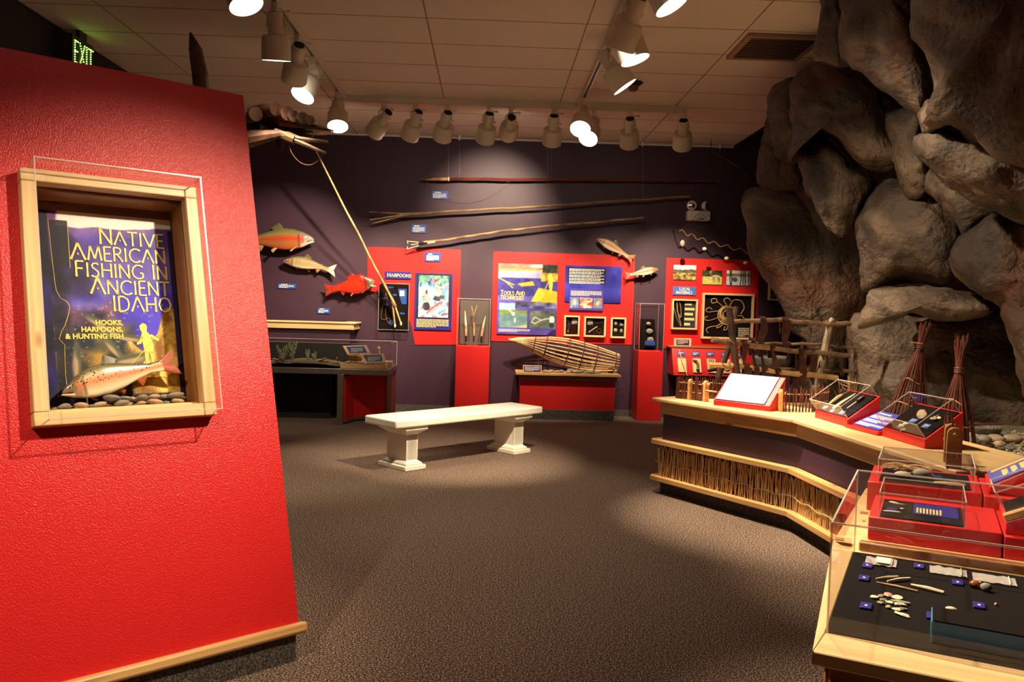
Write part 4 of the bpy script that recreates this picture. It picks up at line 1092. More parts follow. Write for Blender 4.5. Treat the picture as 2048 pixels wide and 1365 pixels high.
A.line([(.62, .76), (.58, .82), (.64, .84), (.74, .79), (.64, .75), (.6, .78)], .008, (220, 220, 206)); A.line([(.74, .79), (.88, .76)], .008, (220, 220, 206))
A.ell(.92, .78, .045, .06, (236, 232, 222), soft=.1); A.ell(.92, .71, .02, .025, (60, 44, 36)); A.ell(.92, .86, .045, .04, (40, 44, 60), soft=.1)
A.poly([(.86, .98), (.94, .93), (1, .93), (1, 1), (.84, 1)], (36, 28, 96))
A.tint(np.ones_like(u) * .07, (20, 20, 40), (236, 230, 220), 26, 30, 51, gain=2.5); A.blur(2).sheet('print', M, 0, 0, w, hh, t, .019)
mb = MB(); letters(mb, 'TOOLS AND', w * .05, hh * .555, hh * .052, .17, .02, .0225, caps=hh * .062, gap=.1, sx=.84); letters(mb, 'TECHNIQUES', w * .05, hh * .49, hh * .052, .17, .02, .0225, caps=hh * .058, gap=.1, sx=.8); mb.build('title', M_LETY, t, local=True)
mb = MB(); greek(mb, w * .03, hh * .03, w * .56, hh * .075, 3, .019, 5, .5); mb.build('caption', M_LETW, t, local=True)
M, w, hh = wrect((1131, 531), (1241, 607), YP)
t = thing('blue_text_panel', 'wide deep blue text panel with pale paragraphs on the red wall panel', 'text panel', M)
MB().box(0, w, 0, hh, 0, .014).build('board', M_INDIGO, t, local=True)
A = Art(60, 50, (40, 36, 150)); A.tint(np.ones_like(A.u), (30, 28, 120), (76, 72, 190), 4, 3, 5); A.mix(np.clip((A.v - .7) * 3, 0, 1) * .6, (22, 16, 90)); A.rect(.04, .05, .72, .5, (26, 22, 60), .75)
A.sheet('print', M, 0, 0, w, hh, t, .015)
mb = MB(); y = hh * .92
for k in range(5): greek(mb, w * .07, y - hh * .075, w * .69, y, 3 if k in (0, 4) else 2, .0155, k, .6, .9); y -= hh * .085
mb.build('paragraphs', M_LETW, t, local=True)
M, w, hh = wrect((1139, 577), (1206, 622), YP - .016)
t = thing('picture_text_panel', 'small violet panel with three fishing pictures overlapping the deep blue text panel', 'text panel', M)
MB().box(0, w, 0, hh, 0, .014).build('board', mat('violet_card', h(78, 66, 160), .35), t, local=True)
for k, (a, b, c1, c2, sd) in enumerate(((.03, .28, (60, 130, 190), (220, 170, 140), 2), (.31, .68, (246, 214, 190), (176, 70, 50), 6), (.71, .96, (40, 140, 190), (220, 120, 60), 9))):
    A = Art(24, 30, c1); A.tint(np.ones_like(A.u), c1, c2, 5, 6, sd, gain=3); A.ell(.5, .5, .2, .3, (236, 220, 200), .6, .6); A.sheet('picture', M, a * w, hh * .1, (b - a) * w, hh * .48, t, .0148)
mb = MB(); greek(mb, w * .04, hh * .66, w * .94, hh * .9, 5, .0145, 4, .55); mb.build('lettering', M_LETW, t, local=True)


def small_frame(tl, br, label, items, dep=.06, Y=None, fw_=.022):
    M, w, hh = wrect(tl, br, (Y or YP))
    t = thing('framed_case', label, 'display case', M)
    for (a, b, c, d) in ((0, w, 0, fw_), (0, w, hh - fw_, hh), (0, fw_, fw_, hh - fw_), (w - fw_, w, fw_, hh - fw_)):
        L = max(b - a, d - c); vert = (d - c) > (b - a)
        Mb = M @ (T((a + b) / 2, c, 0) @ Matrix.Rotation(math.pi / 2, 4, 'Z') if vert else T(a, (c + d) / 2, 0))
        MB().box(0, L, -fw_ / 2, fw_ / 2, 0, dep).build('frame_board', M_WOODP, t, Mb, local=True, bevel=.002)
    MB().box(fw_, w - fw_, fw_, hh - fw_, 0, .012).build('black_backing', M_BLACKF, t, local=True)
    MB().box(fw_ * .6, w - fw_ * .6, fw_ * .6, hh - fw_ * .6, dep - .006, dep - .003).build('pane', M_CLEAR, t, local=True)
    for it in items:
        nm = it[0]
        if nm == 'label':
            _, a, b, c, d, m = it; MB().box(a * w, c * w, b * hh, d * hh, .012, .016).build('small_label', m, t, local=True)
            mb = MB(); greek(mb, a * w + .006, b * hh + .006, c * w - .006, d * hh - .006, 5, .016, 3, .5); mb.build('label_lettering', M_LETY, t, local=True)
        elif nm == 'tube':
            _, nm2, pts, r, m = it; MB().tube(smooth_pts([(a * w, b * hh, .024) for a, b in pts]), r, 6).build(nm2, m, t, local=True)
        elif nm == 'ball':
            _, nm2, a, b, rx, ry, m = it; MB().ball((a * w, b * hh, .02), (rx, ry, .012), 12, 7, jit=.07, seed=int(a * 100)).build(nm2, m, t, local=True, angle=70)
        elif nm == 'ring':
            _, nm2, a, b, R, r, m = it; MB().tube([(a * w + R * math.cos(q * .3142), b * hh + R * math.sin(q * .3142), .022) for q in range(21)], r, 6).build(nm2, m, t, local=True)
    return t, M, w, hh


M_DIMB = mat('dim_blue_label', h(70, 70, 120), .5)
small_frame((1128, 631), (1158, 673), 'narrow pine-framed case with hooks and a dim label on the red wall', [('label', .5, .58, .86, .86, M_DIMB), ('tube', 'hook', [(.2, .86), (.7, .86)], .004, M_STICKR), ('tube', 'line', [(.24, .8), (.3, .6), (.36, .44), (.28, .3), (.34, .2)], .003, M_SILVER), ('ball', 'weight', .28, .24, .012, .016, M_SILVER)])
small_frame((1168, 633), (1210, 675), 'wide pine-framed case with a coiled ring and a bone gorge on the red wall', [('label', .16, .58, .42, .86, M_DIMB), ('tube', 'gorge', [(.22, .22), (.62, .52)], .008, M_TWIG), ('ring', 'coil', .7, .3, .028, .006, M_STICKR), ('ring', 'small_ring', .8, .78, .012, .004, M_STICKR), ('tube', 'line', [(.5, .62), (.68, .72)], .003, M_SILVER)])
small_frame((1221, 635), (1250, 677), 'pine-framed case with four net sinker stones on the red wall', [('ball', 'sinker', .34, .7, .022, .028, M_STONE), ('ball', 'sinker', .72, .64, .026, .02, stone_mats[2]), ('ball', 'sinker', .34, .38, .026, .028, stone_mats[3]), ('ball', 'sinker', .72, .36, .02, .026, M_STONE2), ('tube', 'cord', [(.5, .8), (.58, .86), (.66, .7)], .003, M_CORD)])

# ------------------------------------------------------------------ trap pedestal
b = U(1232, 843, z=0); Yt = b.y
a = U(1041, 749, Y=Yt + .03); bx = U(1231, 749, Y=Yt + .03); zt = U(1135, 748, Y=Yt).z
t = thing('trap_plinth', 'low red plinth with a pine top under the woven fish trap', 'plinth', T((a.x + bx.x) / 2, Yt + .3, 0))
dt = BACK - .03 - Yt
MB().box(a.x, bx.x, Yt + .03, Yt + dt, .125, zt - .06).build('body', M_RED, t)
MB().box(a.x + .01, bx.x - .01, Yt, Yt + dt, 0, .125).build('toe_kick', M_CARPETD, t)
board('fascia', (a.x - .02, Yt + .02, zt - .055), (bx.x + .02, Yt + .02, zt - .055), (0, 0, 1), .06, .025, M_WOODB, t)
board('top', (a.x - .06, Yt + dt / 2 - .03, zt - .012), (bx.x + .06, Yt + dt / 2 - .03, zt - .012), (0, 1, 0), dt + .02, .03, M_WOOD, t)
ZT = zt + .004
M, w, hh = wrect((1046, 728), (1083, 741), Yt + .06)
t2 = thing('trap_label', 'small violet label on a pine block beside the fish trap', 'label', frame(Vector((U(1046, 735, Y=Yt + .06).x, Yt + .06, ZT)), (1, 0, 0), (0, 0, 1)))
MB().box(0, w, 0, .085, -.02, 0).build('block', M_WOODP, t2, local=True, bevel=.002); MB().box(.012, w - .012, .008, .077, 0, .004).build('card', M_INDIGO, t2, local=True)
mb = MB(); greek(mb, .025, .014, w - .025, .07, 5, .004, 2, .5); mb.build('lettering', M_LETW, t2, local=True)
# rocks on the plinth
rnd = random.Random(12); put = []
for k in range(16):
    for _try in range(80):
        r = rnd.uniform(.02, .04); q = U(rnd.uniform(1088, 1200), 742, Y=Yt + .1); yy = Yt + rnd.uniform(.04, .13)
        if all(((q.x - a) / 1.5) ** 2 + (yy - b) ** 2 > (r + c) ** 2 for a, b, c in put): break
    else: continue
    put.append((q.x, yy, r))
    o = MB().ball((0, 0, 0), (r * 1.4, r, r * .7), 11, 7, jit=.14, seed=k + 9).build('rough_rock', stone_mats[k % 4], None, T(q.x, yy, ZT + r * .62), local=True, angle=60)
    tag(o, 'rough rock lying under the fish trap on the plinth', 'rock', 'rocks under the fish trap')
# woven trap
Yb = Yt + .26
M_RIB = mat('split_rib', h(232, 198, 140), .5, col2=h(196, 152, 96), nscale=12)
trap = thing('fish_trap', 'tapered woven fish trap of pale split ribs bound with dark bands', 'fish trap', T(U(1170, 742, Y=Yb)))
CL = [(1019, 680, 1.5), (1035, 681, 5), (1068, 689, 14), (1100, 697, 23), (1130, 704, 27), (1150, 709, 27.5), (1170, 714, 27), (1190, 718, 25), (1212, 722, 21), (1236, 726, 17)]
PM = F_PX / Yb
NR = 20
cen = [U(x, y, Y=Yb) for x, y, _ in CL]; rad = [r / PM for _, _, r in CL]
for k in range(NR):
    a = 2 * math.pi * k / NR
    pts = []
    for i, (c, r) in enumerate(zip(cen, rad)):
        tx = (cen[min(i + 1, 9)] - cen[max(i - 1, 0)]).normalized(); nn = Vector((-tx.z, 0, tx.x))
        pts.append(c + nn * (r * math.cos(a)) + Vector((0, 1, 0)) * (r * math.sin(a) * 1.0))
    MB().tube(pts, [.004] + [.0075] * 8 + [.0065], 5).build('rib', M_RIB, trap)
for i, f in ((2, 0), (3, -.3), (4, .2), (5, .6), (7, 0), (9, -.3)):
    j = min(max(i + (1 if f > 0 else -1 if f < 0 else 0), 0), 9); c = cen[i].lerp(cen[j], abs(f)); r = rad[i] + (rad[j] - rad[i]) * abs(f) + .007
    tx = (cen[min(i + 1, 9)] - cen[max(i - 1, 0)]).normalized(); nn = Vector((-tx.z, 0, tx.x))
    MB().tube([c + nn * (r * math.cos(q * .2618)) + Vector((0, 1, 0)) * (r * math.sin(q * .2618)) for q in range(25)], .007, 5).build('hoop', M_STICK, trap)
MB().tube([U(1017, 679, Y=Yb), U(1022, 680, Y=Yb)], .016, 8).build('tip_binding', M_TWIG, trap)
MB().box(-.03, .03, -.03, .03, 0, .08, T(U(1221, 745, Y=Yb).x, Yb, ZT)).build('cradle', M_BARK, trap)
MB().tube([U(1077, 700, Y=Yb), Vector((U(1077, 700, Y=Yb).x, Yb, ZT))], .004, 5).build('prop_rod', M_SILVER, trap)

# ------------------------------------------------------------------ local materials panel
for (tl, br, lab, k) in (((1347, 530), (1391, 561), 'photograph of sagebrush hills on the local materials panel', 0), ((1405, 541), (1443, 570), 'photograph of an elk standing in grass on the local materials panel', 1), ((1453, 541), (1499, 572), 'photograph of water behind dark reeds on the local materials panel', 2)):
    M, w, hh = wrect(tl, br, YP); t = thing('photo_print', lab, 'photo', M); MB().box(0, w, 0, hh, 0, .012).build('board', M_DARK, t, local=True)
    A = Art(44, 32, (226, 226, 220)); u, v = A.u, A.v
    if k == 0:
        A.tint(v > .24 + .14 * fbm(u * 3, u * 0, 4), (64, 62, 44), (110, 96, 62), 9, 9, 3); A.tint(v > .5, (70, 60, 36), (206, 176, 96), 10, 14, 6, gain=2.6)
    elif k == 1:
        A.tint(v < .45, (24, 34, 22), (70, 82, 44), 9, 9, 4); A.tint(v >= .42, (170, 168, 70), (214, 200, 120), 9, 14, 5); A.ell(.68, .42, .24, .13, (196, 160, 130), soft=.2); A.ell(.44, .32, .06, .16, (120, 84, 62), 1, -.4); A.ell(.38, .2, .07, .05, (120, 84, 62))
        for x in (.55, .62, .8, .87): A.line([(x, .5), (x + .01, .82)], .018, (80, 56, 44))
        A.line([(.4, .16), (.36, .02)], .012, (220, 190, 150)); A.line([(.41, .16), (.46, .02)], .012, (220, 190, 150))
    else:
        A.tint(v > .2, (120, 100, 60), (170, 140, 80), 5, 6, 3); A.tint(v > .4, (170, 180, 184), (214, 220, 220), 5, 9, 7)
        for x in (.14, .2, .62, .7, .78, .93): A.line([(x, 0), (x + .03 * math.sin(x * 9), 1)], .022, (50, 40, 34))
    A.sheet('print', M, 0, 0, w, hh, t, .0125)
M, w, hh = wrect((1346, 573), (1391, 591), YP)
t = thing('materials_sign', 'blue sign reading LOCAL MATERIALS on the red panel', 'sign', M); MB().box(0, w, 0, hh, 0, .014).build('card', mat('sky_card', h(74, 108, 176), .4), t, local=True)
mb = MB(); letters(mb, 'LOCAL', w * .28, hh * .56, hh * .3, .2, .014, .016, caps=hh * .34, gap=.1); letters(mb, 'MATERIALS', w * .14, hh * .12, hh * .32, .2, .014, .016, caps=hh * .36, gap=.1, sx=.86); mb.build('lettering', M_LETW, t, local=True)
small_frame((1343, 598), (1392, 660), 'pine-framed case of bent twigs beside a blue text strip on the red wall', [('label', .5, .08, .92, .94, mat('navy_strip', h(40, 44, 92), .5)), ('tube', 'twig', [(.2, .95), (.24, .6), (.4, .12)], .006, M_TWIG), ('tube', 'twig', [(.1, .7), (.2, .4), (.38, .1)], .006, M_GREYP), ('tube', 'twig', [(.26, .94), (.34, .8), (.38, .5), (.36, .4), (.22, .6)], .005, M_TWIG)])
wig = [('label', .72, .05, .95, .27, mat('navy_label', h(44, 50, 110), .5))]
for k in range(6): wig.append(('ring', 'coil', .5 + .01 * math.sin(k * 2), .53 + .012 * math.cos(k * 3), .055 + .013 * k, .008, M_TWIG))
for k, p in enumerate((((.4, .62), (.25, .6), (.12, .58), (.08, .63), (.14, .68), (.2, .64)), ((.38, .5), (.22, .42), (.1, .4), (.06, .46), (.12, .48)), ((.4, .42), (.34, .3), (.18, .26), (.1, .2), (.14, .12)), ((.42, .7), (.3, .8), (.2, .78), (.18, .86), (.26, .88), (.3, .8)), ((.54, .74), (.62, .86), (.76, .84), (.82, .7), (.76, .56)), ((.48, .74), (.42, .86), (.5, .9), (.56, .84)), ((.66, .5), (.78, .52), (.84, .44)), ((.44, .4), (.38, .28), (.3, .24), (.34, .32)), ((.52, .36), (.5, .22), (.44, .2), (.46, .28)))):
    wig.append(('tube', 'fibre', p, .0055, M_TWIG))
small_frame((1404, 586), (1503, 680), 'large pine-framed case of coiled plant fibre on the red wall', wig, fw_=.026)
# slanted sample shelf
zs = U(1343, 698, Y=BACK - .28)
a = U(1344, 696, Y=BACK - .22); b = U(1506, 704, Y=BACK - .22); zl = U(1350, 748, Y=BACK - .1).z
sh = thing('sample_shelf', 'slanted red shelf with a pine top edge below the local materials frames', 'shelf', T((a.x + b.x) / 2, BACK - .1, zl))
prof = [(BACK, a.z), (BACK - .2, a.z), (BACK - .36, zl + .02), (BACK - .36, zl), (BACK, zl)]
mb = MB(); n = 5
mb.v = [(a.x, y, z) for y, z in prof] + [(b.x, y, z) for y, z in prof]; mb.f = [tuple(range(4, -1, -1))[::-1], tuple(range(5, 10))[::-1]] + [(i, n + i, n + (i + 1) % n, (i + 1) % n) for i in range(n)]
mb.build('body', M_RED, sh)
board('top_ledge', (a.x - .03, BACK - .1, a.z + .012), (b.x + .03, BACK - .1, a.z + .012), (0, 1, 0), .22, .02, M_WOODB, sh)
sl = Vector((0, .16, a.z - zl - .02)); Ms = frame(Vector((a.x, BACK - .36, zl + .02)), (1, 0, 0), sl)
SLh = sl.length; SW = b.x - a.x
M_TAG = M_BLUE
for k, f in enumerate((.11, .29, .47, .65, .83)):
    nm = ('dogbane', 'antler', 'bark', 'basket grass', 'bone')[k]
    t = thing('sample_block', ('pine block with a thin twig sample on the slanted red shelf', 'pine block with a curved antler sample on the slanted red shelf', 'pine block with grey bark strips on the slanted red shelf', 'pine block behind the crossed rack poles on the slanted red shelf', 'pine block with a striped sample at the shelf end')[k], 'sample', Ms @ T(f * SW, .04 * SLh, 0))
    MB().box(-.055, .055, 0, SLh * .55, 0, .02).build('block', M_WOODP, t, local=True, bevel=.006)
    MB().box(-.05, .05, SLh * .66, SLh * .82, 0, .008).build('card', M_BLUE, t, local=True)
    mb = MB(); greek(mb, -.035, SLh * .69, .035, SLh * .79, 2, .008, k, .5); mb.build('lettering', M_LETW, t, local=True)
    if k == 0: MB().tube([(.05, -.05, .03), (.0, .12, .03), (-.03, SLh * .86, .03)], .007, 6).build('twig', M_TWIG, t, local=True)
    if k == 1: MB().tube([(.0, .03, .04), (.01, .1, .04), (-.01, .15, .045), (-.06, .17, .04)], [.022, .014, .014, .006], 8).build('antler', M_POLE, t, local=True)
    if k == 2: [MB().box(-.035 + q * .025, -.018 + q * .025, .06, .19, .02, .026).build('strip', M_GREYP, t, local=True) for q in range(3)]; MB().tube([(-.06, .03, .035), (.06, .06, .035)], .014, 7).build('bark', M_BARK, t, local=True)
    if k == 3: MB().ball((0, .08, .03), (.045, .05, .02), 12, 7).build('grass_bundle', M_REED, t, local=True)
    if k == 4: [MB().tube([(-.02 + q * .02, .02, .03), (.0 + q * .02, .2, .03)], .006, 6).build('bone_strip', M_BONE, t, local=True) for q in range(3)]
q = U(1364, 692, Y=BACK - .1)
t = thing('shelf_sign', 'small indigo sign in a pine mount standing on the sample shelf ledge', 'sign', frame(Vector((U(1348, 690, Y=BACK - .15).x, BACK - .15, a.z + .022)), (1, 0, 0), (0, 0, 1)))
MB().box(0, .225, 0, .1, -.025, 0).build('mount', M_WOODP, t, local=True, bevel=.003); MB().box(.03, .195, .015, .085, 0, .004).build('card', M_INDIGO, t, local=True)
mb = MB(); greek(mb, .045, .025, .18, .08, 4, .004, 3, .5); mb.build('lettering', M_LETY, t, local=True)
small_frame((1536, 568), (1566, 602), 'small pine-framed case half hidden behind the boulders', [('tube', 'twig', [(.3, .2), (.6, .8)], .006, M_TWIG)], Y=BACK)
# sign of the emergency light
M, w, hh = wrect((1372, 423), (1416, 444), BACK)
t = thing('emergency_light', 'beige emergency light box with two round lamps on the dark wall', 'emergency light', M)
MB().box(0, w, 0, hh, 0, .12).build('housing', M_WHITEP, t, local=True, bevel=.012)
MB().box(w * .5, w * .72, hh * .12, hh * .2, .12, .122).build('slot', M_DARK, t, local=True)
for k, (px, ry) in enumerate(((.2, -12), (.82, 50))):
    Ml = M @ T(px * w, hh + .07, .05) @ Matrix.Rotation(math.radians(ry), 4, 'Y')
    l = MB().lathe([(.02, -.05), (.045, -.035), (.06, -.0), (.062, .02), (.055, .022)], 22).build('lamp_head', M_WHITEP, t, Ml, local=True)
    MB().lathe([(.054, .012), (.05, .02), (.03, .028), (.004, .031)], 22).build('lamp_lens', M_SILVER, l, Ml, local=True)
    MB().tube([(px * w, hh - .01, .05), (px * w, hh + .05, .05)], .012, 8).build('stem', M_WHITEP, t, local=True)
# exit sign
Ye = [U(135, 90, Y=6.5), U(176, 100, Y=6.9)]
Me = frame(Vector((-3.4, 6.58, 3.19)), (0, 1, 0), (0, 0, 1)); 
Me = frame(Vector((-3.4, 6.78, 3.235)), (0, 1, 0), (0, 0, 1))
t = thing('exit_sign', 'green dotted EXIT sign hanging under the dark corner of the ceiling', 'exit sign', Me)
MB().box(0, .36, 0, .26, -.03, 0).build('housing', M_GREENB, t, local=True, bevel=.004)
MB().box(.12, .24, .26, .32, -.03, -.0).build('canopy', M_DARK, t, local=True)
for c, gx in zip('EXIT', (.035, .125, .225, .27)):
    mb = MB()
    for st in GLY[c][1]:
        for (x1, y1), (x2, y2) in zip(st, st[1:]):
            n = max(2, int(math.hypot((x2 - x1) * .1, (y2 - y1) * .18) / .02))
            for k in range(n + 1):
                f = k / n; mb.ball((gx + (x1 + (x2 - x1) * f) * .1, .045 + (y1 + (y2 - y1) * f) * .17, .001), .0055, 6, 4)
    mb.build('letter', M_GREEN, t, local=True, kind='stuff')
MB().ball((.33, .018, .001), .005, 6, 4).build('status_light', M_GREEN, t, local=True)
# fishing net, rope and floats
NP = [U(*q, Y=BACK - .12) for q in ((1424, 305), (1512, 372), (1512, 508), (1358, 462))]
NP = [U(*q, Y=BACK - .36) for q in ((1424, 305), (1512, 372), (1512, 508), (1358, 462))]
t = thing('fishing_net', 'dark fishing net draped from the ceiling corner down beside the rocks', 'net', T(NP[3]))
MB().tube([NP[0], Vector((NP[0].x - .02, NP[0].y, CEIL - .002))], .005, 5).build('tie_cord', M_BARK, t); MB().tube([NP[3], Vector((NP[3].x, BACK - .001, NP[3].z + .04))], .005, 5).build('tie_cord', M_BARK, t)
mb = MB()
def netp(a, b):
    top = NP[0].lerp(NP[1], a); bot = NP[3].lerp(NP[2], a); p = top.lerp(bot, b)
    sag = .12 * math.sin(a * math.pi) * b * (1 - b) * 2
    return p + Vector((.05 * math.sin(b * 3 + a * 2) - .45 * (1 - a) * math.sin(b * math.pi) * -.35, -.1 * math.sin(b * 3.1 + a * 4), -sag))
NN = 34
for k in range(NN + 1):
    mb.tube([netp(k / NN, j / 16) for j in range(17)], .0022, 3, cap=False); mb.tube([netp(j / 16, k / NN) for j in range(17)], .0022, 3, cap=False)
nt_ = mb.build('mesh', M_NET, t, kind='stuff')
rp = [netp(j / 30, 1) + Vector((0, 0, .025 * math.sin(j * 1.3))) for j in range(31)]
MB().tube(rp, .009, 6).build('foot_rope', M_CORD, t)
MB().tube([netp(j / 20, 0) for j in range(21)], .008, 6).build('head_rope', M_BARK, t)
for k, q in enumerate(((1365, 487), (1409, 498), (1453, 517), (1491, 526))):
    p = U(*q, Y=BACK - .36); MB().ball((0, 0, 0), (.028, .018, .022 + .02 * (k == 0)), 11, 7, jit=.08, seed=k).build('net_weight', M_BONE if k else M_STONE2, t, T(p), local=True)

# ================================================================== bench
ZB = .44
c0, c1, c2, c3 = [U(*q, z=ZB) for q in ((788, 843), (1085, 813), (1023, 805), (733, 830))]
ex = ((c1 - c0) + (c2 - c3)).normalized(); ey = Vector((-ex.y, ex.x, 0))
ctr = (c0 + c1 + c2 + c3) / 4; BLn = ((c1 - c0).length + (c2 - c3).length) / 2; BWd = .44
MBn = frame(Vector((ctr.x, ctr.y, 0)), ex, ey)
bench = thing('bench', 'white enamelled bench with a thick slab seat on two moulded piers', 'bench', MBn)
MB().box(-BLn / 2, BLn / 2, -BWd / 2, BWd / 2, ZB - .07, ZB).build('seat', M_CREAM, bench, local=True, bevel=.016, seg=4)
for s in (-1, 1):
    x = s * (BLn / 2 - .24)
    p = thing('x', '', '', I4) if False else None
    def lay(mb, hx, hy, z0, z1, hx2=None, hy2=None):
        hx2 = hx if hx2 is None else hx2; hy2 = hy if hy2 is None else hy2
        vs = [(x + a * hx, b * hy, z0) for a, b in ((-1, -1), (1, -1), (1, 1), (-1, 1))] + [(x + a * hx2, b * hy2, z1) for a, b in ((-1, -1), (1, -1), (1, 1), (-1, 1))]
        mb.add(vs, [(3, 2, 1, 0), (4, 5, 6, 7), (0, 1, 5, 4), (1, 2, 6, 5), (2, 3, 7, 6), (3, 0, 4, 7)])
    m1 = MB(); lay(m1, .058, .135, .075, ZB - .13); lay(m1, .066, .143, .12, ZB - .16) if False else None
    pier = m1.build('pier', M_CREAM, bench, local=True, bevel=.006)
    for yy in (-1, 1):
        MB().box(x - .0605, x + .0605, yy * .135 - .018 * (yy > 0), yy * .135 + .018 * (yy < 0), .085, ZB - .14).build('pilaster', M_CREAM, pier, MBn, local=True)
    m2 = MB(); lay(m2, .06, .137, ZB - .145, ZB - .125, .085, .165); lay(m2, .085, .165, ZB - .125, ZB - .1, .12, .2); lay(m2, .12, .2, ZB - .1, ZB - .07)
    m2.build('capital', M_CREAM, bench, local=True, bevel=.006)
    m3 = MB(); lay(m3, .112, .19, 0, .04); lay(m3, .088, .165, .04, .06); lay(m3, .08, .155, .06, .078, .06, .138)
    m3.build('base', M_CREAM, bench, local=True, bevel=.006)

# ================================================================== diorama case on the left
TBX1 = U(775, 742, z=.64).x; TBX0, TBY0, TBY1 = -3.4, 9.33, 10.23
tb = thing('diorama_table', 'steel-framed table with a red skirt carrying the diorama case', 'table', T((TBX0 + TBX1) / 2, 10, 0))
lx = U(680, 800, Y=TBY0).x
mb = MB()
rim = MB().box(TBX0, TBX1, TBY0, TBY0 + .05, .575, .64).box(TBX0, TBX1, TBY1 - .05, TBY1, .575, .64).box(TBX1 - .05, TBX1, TBY0 + .05, TBY1 - .05, .575, .64).box(TBX0, TBX0 + .05, TBY0 + .05, TBY1 - .05, .575, .64).build('rim', M_STEEL, tb, bevel=.004)
MB().box(TBX0 + .05, TBX1 - .05, TBY0 + .05, TBY1 - .05, .59, .638).build('table_top', M_DARK, tb)
for q in ((lx, TBY0 + .03), (TBX1 - .06, TBY1 - .3), (TBX1 - .04, TBY1 - .04), (TBX0 + .05, TBY0 + .03), (TBX0 + .05, TBY1 - .04)):
    MB().box(q[0] - .035 if q[0] == lx else q[0] - .03, q[0] + .035 if q[0] == lx else q[0] + .03, q[1] - .03, q[1] + .03, 0, .575).build('leg', M_STEEL, tb, bevel=.003)
s0, s1, s2 = (lx + .04, TBY0 + .06), (lx + .1, TBY0 + .3), (TBX1 - .06, TBY1 - .27)
for a, b in ((s0, s1), (s1, s2), (s2, (TBX1 - .04, TBY1 - .08))):
    A_ = Vector((*a, .3)); B_ = Vector((*b, .3))
    board('skirt_panel', A_, B_, (0, 0, 1), .5, .02, M_RED, tb, bevel=0)
    board('skirt_trim', A_ - Vector((0, 0, .265)), B_ - Vector((0, 0, .265)), (0, 0, 1), .03, .03, M_STEEL, tb, bevel=0)
MB().box(TBX0 + .1, lx - .2, TBY0 + .5, TBY0 + .52, 0, .57).build('dark_back_panel', M_DARK, tb)
dc = thing('diorama_case', 'long clear case over a desert diorama on the steel-framed table', 'display case', T((TBX0 + TBX1) / 2, 10, .641))
acrylic(dc, TBX0, TBX1 - .01, TBY0 + .01, TBY1 - .01, .641, .93, I4, r=.004)
MB().box(TBX0 + .02, U(700, 700, Y=10.1).x, TBY1 - .12, TBY1 - .1, .641, .9).build('black_backdrop', M_DARK, dc)
gx0, gx1 = U(545, 730, Y=9.6).x, U(685, 730, Y=9.6).x
def gz(x, y): return .645 + .02 + .045 * max(0, math.sin((x - gx0) / (gx1 - gx0) * 3.3)) * (.5 + .5 * math.sin((y - 9.4) * 4)) + .015 * mnoise.noise(Vector((x * 9, y * 9, 0)))
MB().grid(lambda a, b: (gx0 - .8 + (gx1 - gx0 + .8) * a, 9.42 + .6 * b, max(.645, gz(gx0 - .8 + (gx1 - gx0 + .8) * a, 9.42 + .6 * b) * min(1, 1))), 50, 20).build('sandy_ground', mat('diorama_sand', h(130, 120, 92), .9, col2=h(92, 84, 62), nscale=30, bump=.5, bscale=60), dc)
rnd = random.Random(3)
for k, (px, py, hgt) in enumerate(((565, 712, .2), (584, 707, .22), (616, 716, .14), (629, 724, .1))):
    p = U(px, py, Y=9.7); z = gz(p.x, 9.7) - .01
    t = thing('sage_plant', ('bushy pale sage plant standing highest on the diorama ground' if k == 1 else 'pale green sage plant in the diorama case'), 'plant', T(p.x, 9.7, z), 'sage plants in the diorama')
    mb = MB(); ml = MB()
    for q in range(14 if k < 2 else 6):
        a = rnd.uniform(0, 6.28); r = rnd.uniform(.01, .09) * (1 if k < 2 else .5); tp = Vector((r * math.cos(a), r * math.sin(a) * .6, hgt * rnd.uniform(.6, 1)))
        pts = [Vector((0, 0, 0)), tp * .5 + Vector((.01, 0, .02)), tp]; mb.tube(pts, [.005, .004, .002], 4)
        for s in range(7):
            f = .3 + .7 * s / 6; c = pts[0].lerp(tp, f); ml.ball(tuple(c + Vector((rnd.uniform(-.012, .012), rnd.uniform(-.01, .01), 0))), (.006, .004, .014), 5, 4)
    mb.build('stem', M_SAGE, t, local=True); ml.build('foliage', M_SAGE, t, local=True, kind='stuff')
for k, (px, py, lab) in enumerate(((556, 724, 'orange twig pile at the foot of the sage plants in the diorama'), (645, 722, 'orange twig pile on the bare ground in the diorama'), (672, 716, 'upright curl of orange bark in the diorama'))):
    p = U(px, py, Y=9.6); t = thing('twig_pile', lab, 'twigs', T(p.x, 9.62, gz(p.x, 9.62)))
    for q in range(7):
        a = rnd.uniform(0, 6.28); e = rnd.uniform(.03, .09); zz = rnd.uniform(.01, .12 if k == 2 else .05)
        MB().tube([(-e * math.cos(a) * (.3 if k == 2 else 1), -e * math.sin(a) * .4, .008), (e * math.cos(a) * (.3 if k == 2 else 1), e * math.sin(a) * .4, zz)], [.009, .005], 5).build('twig', M_STICKR if q % 2 else M_TWIG, t, local=True)
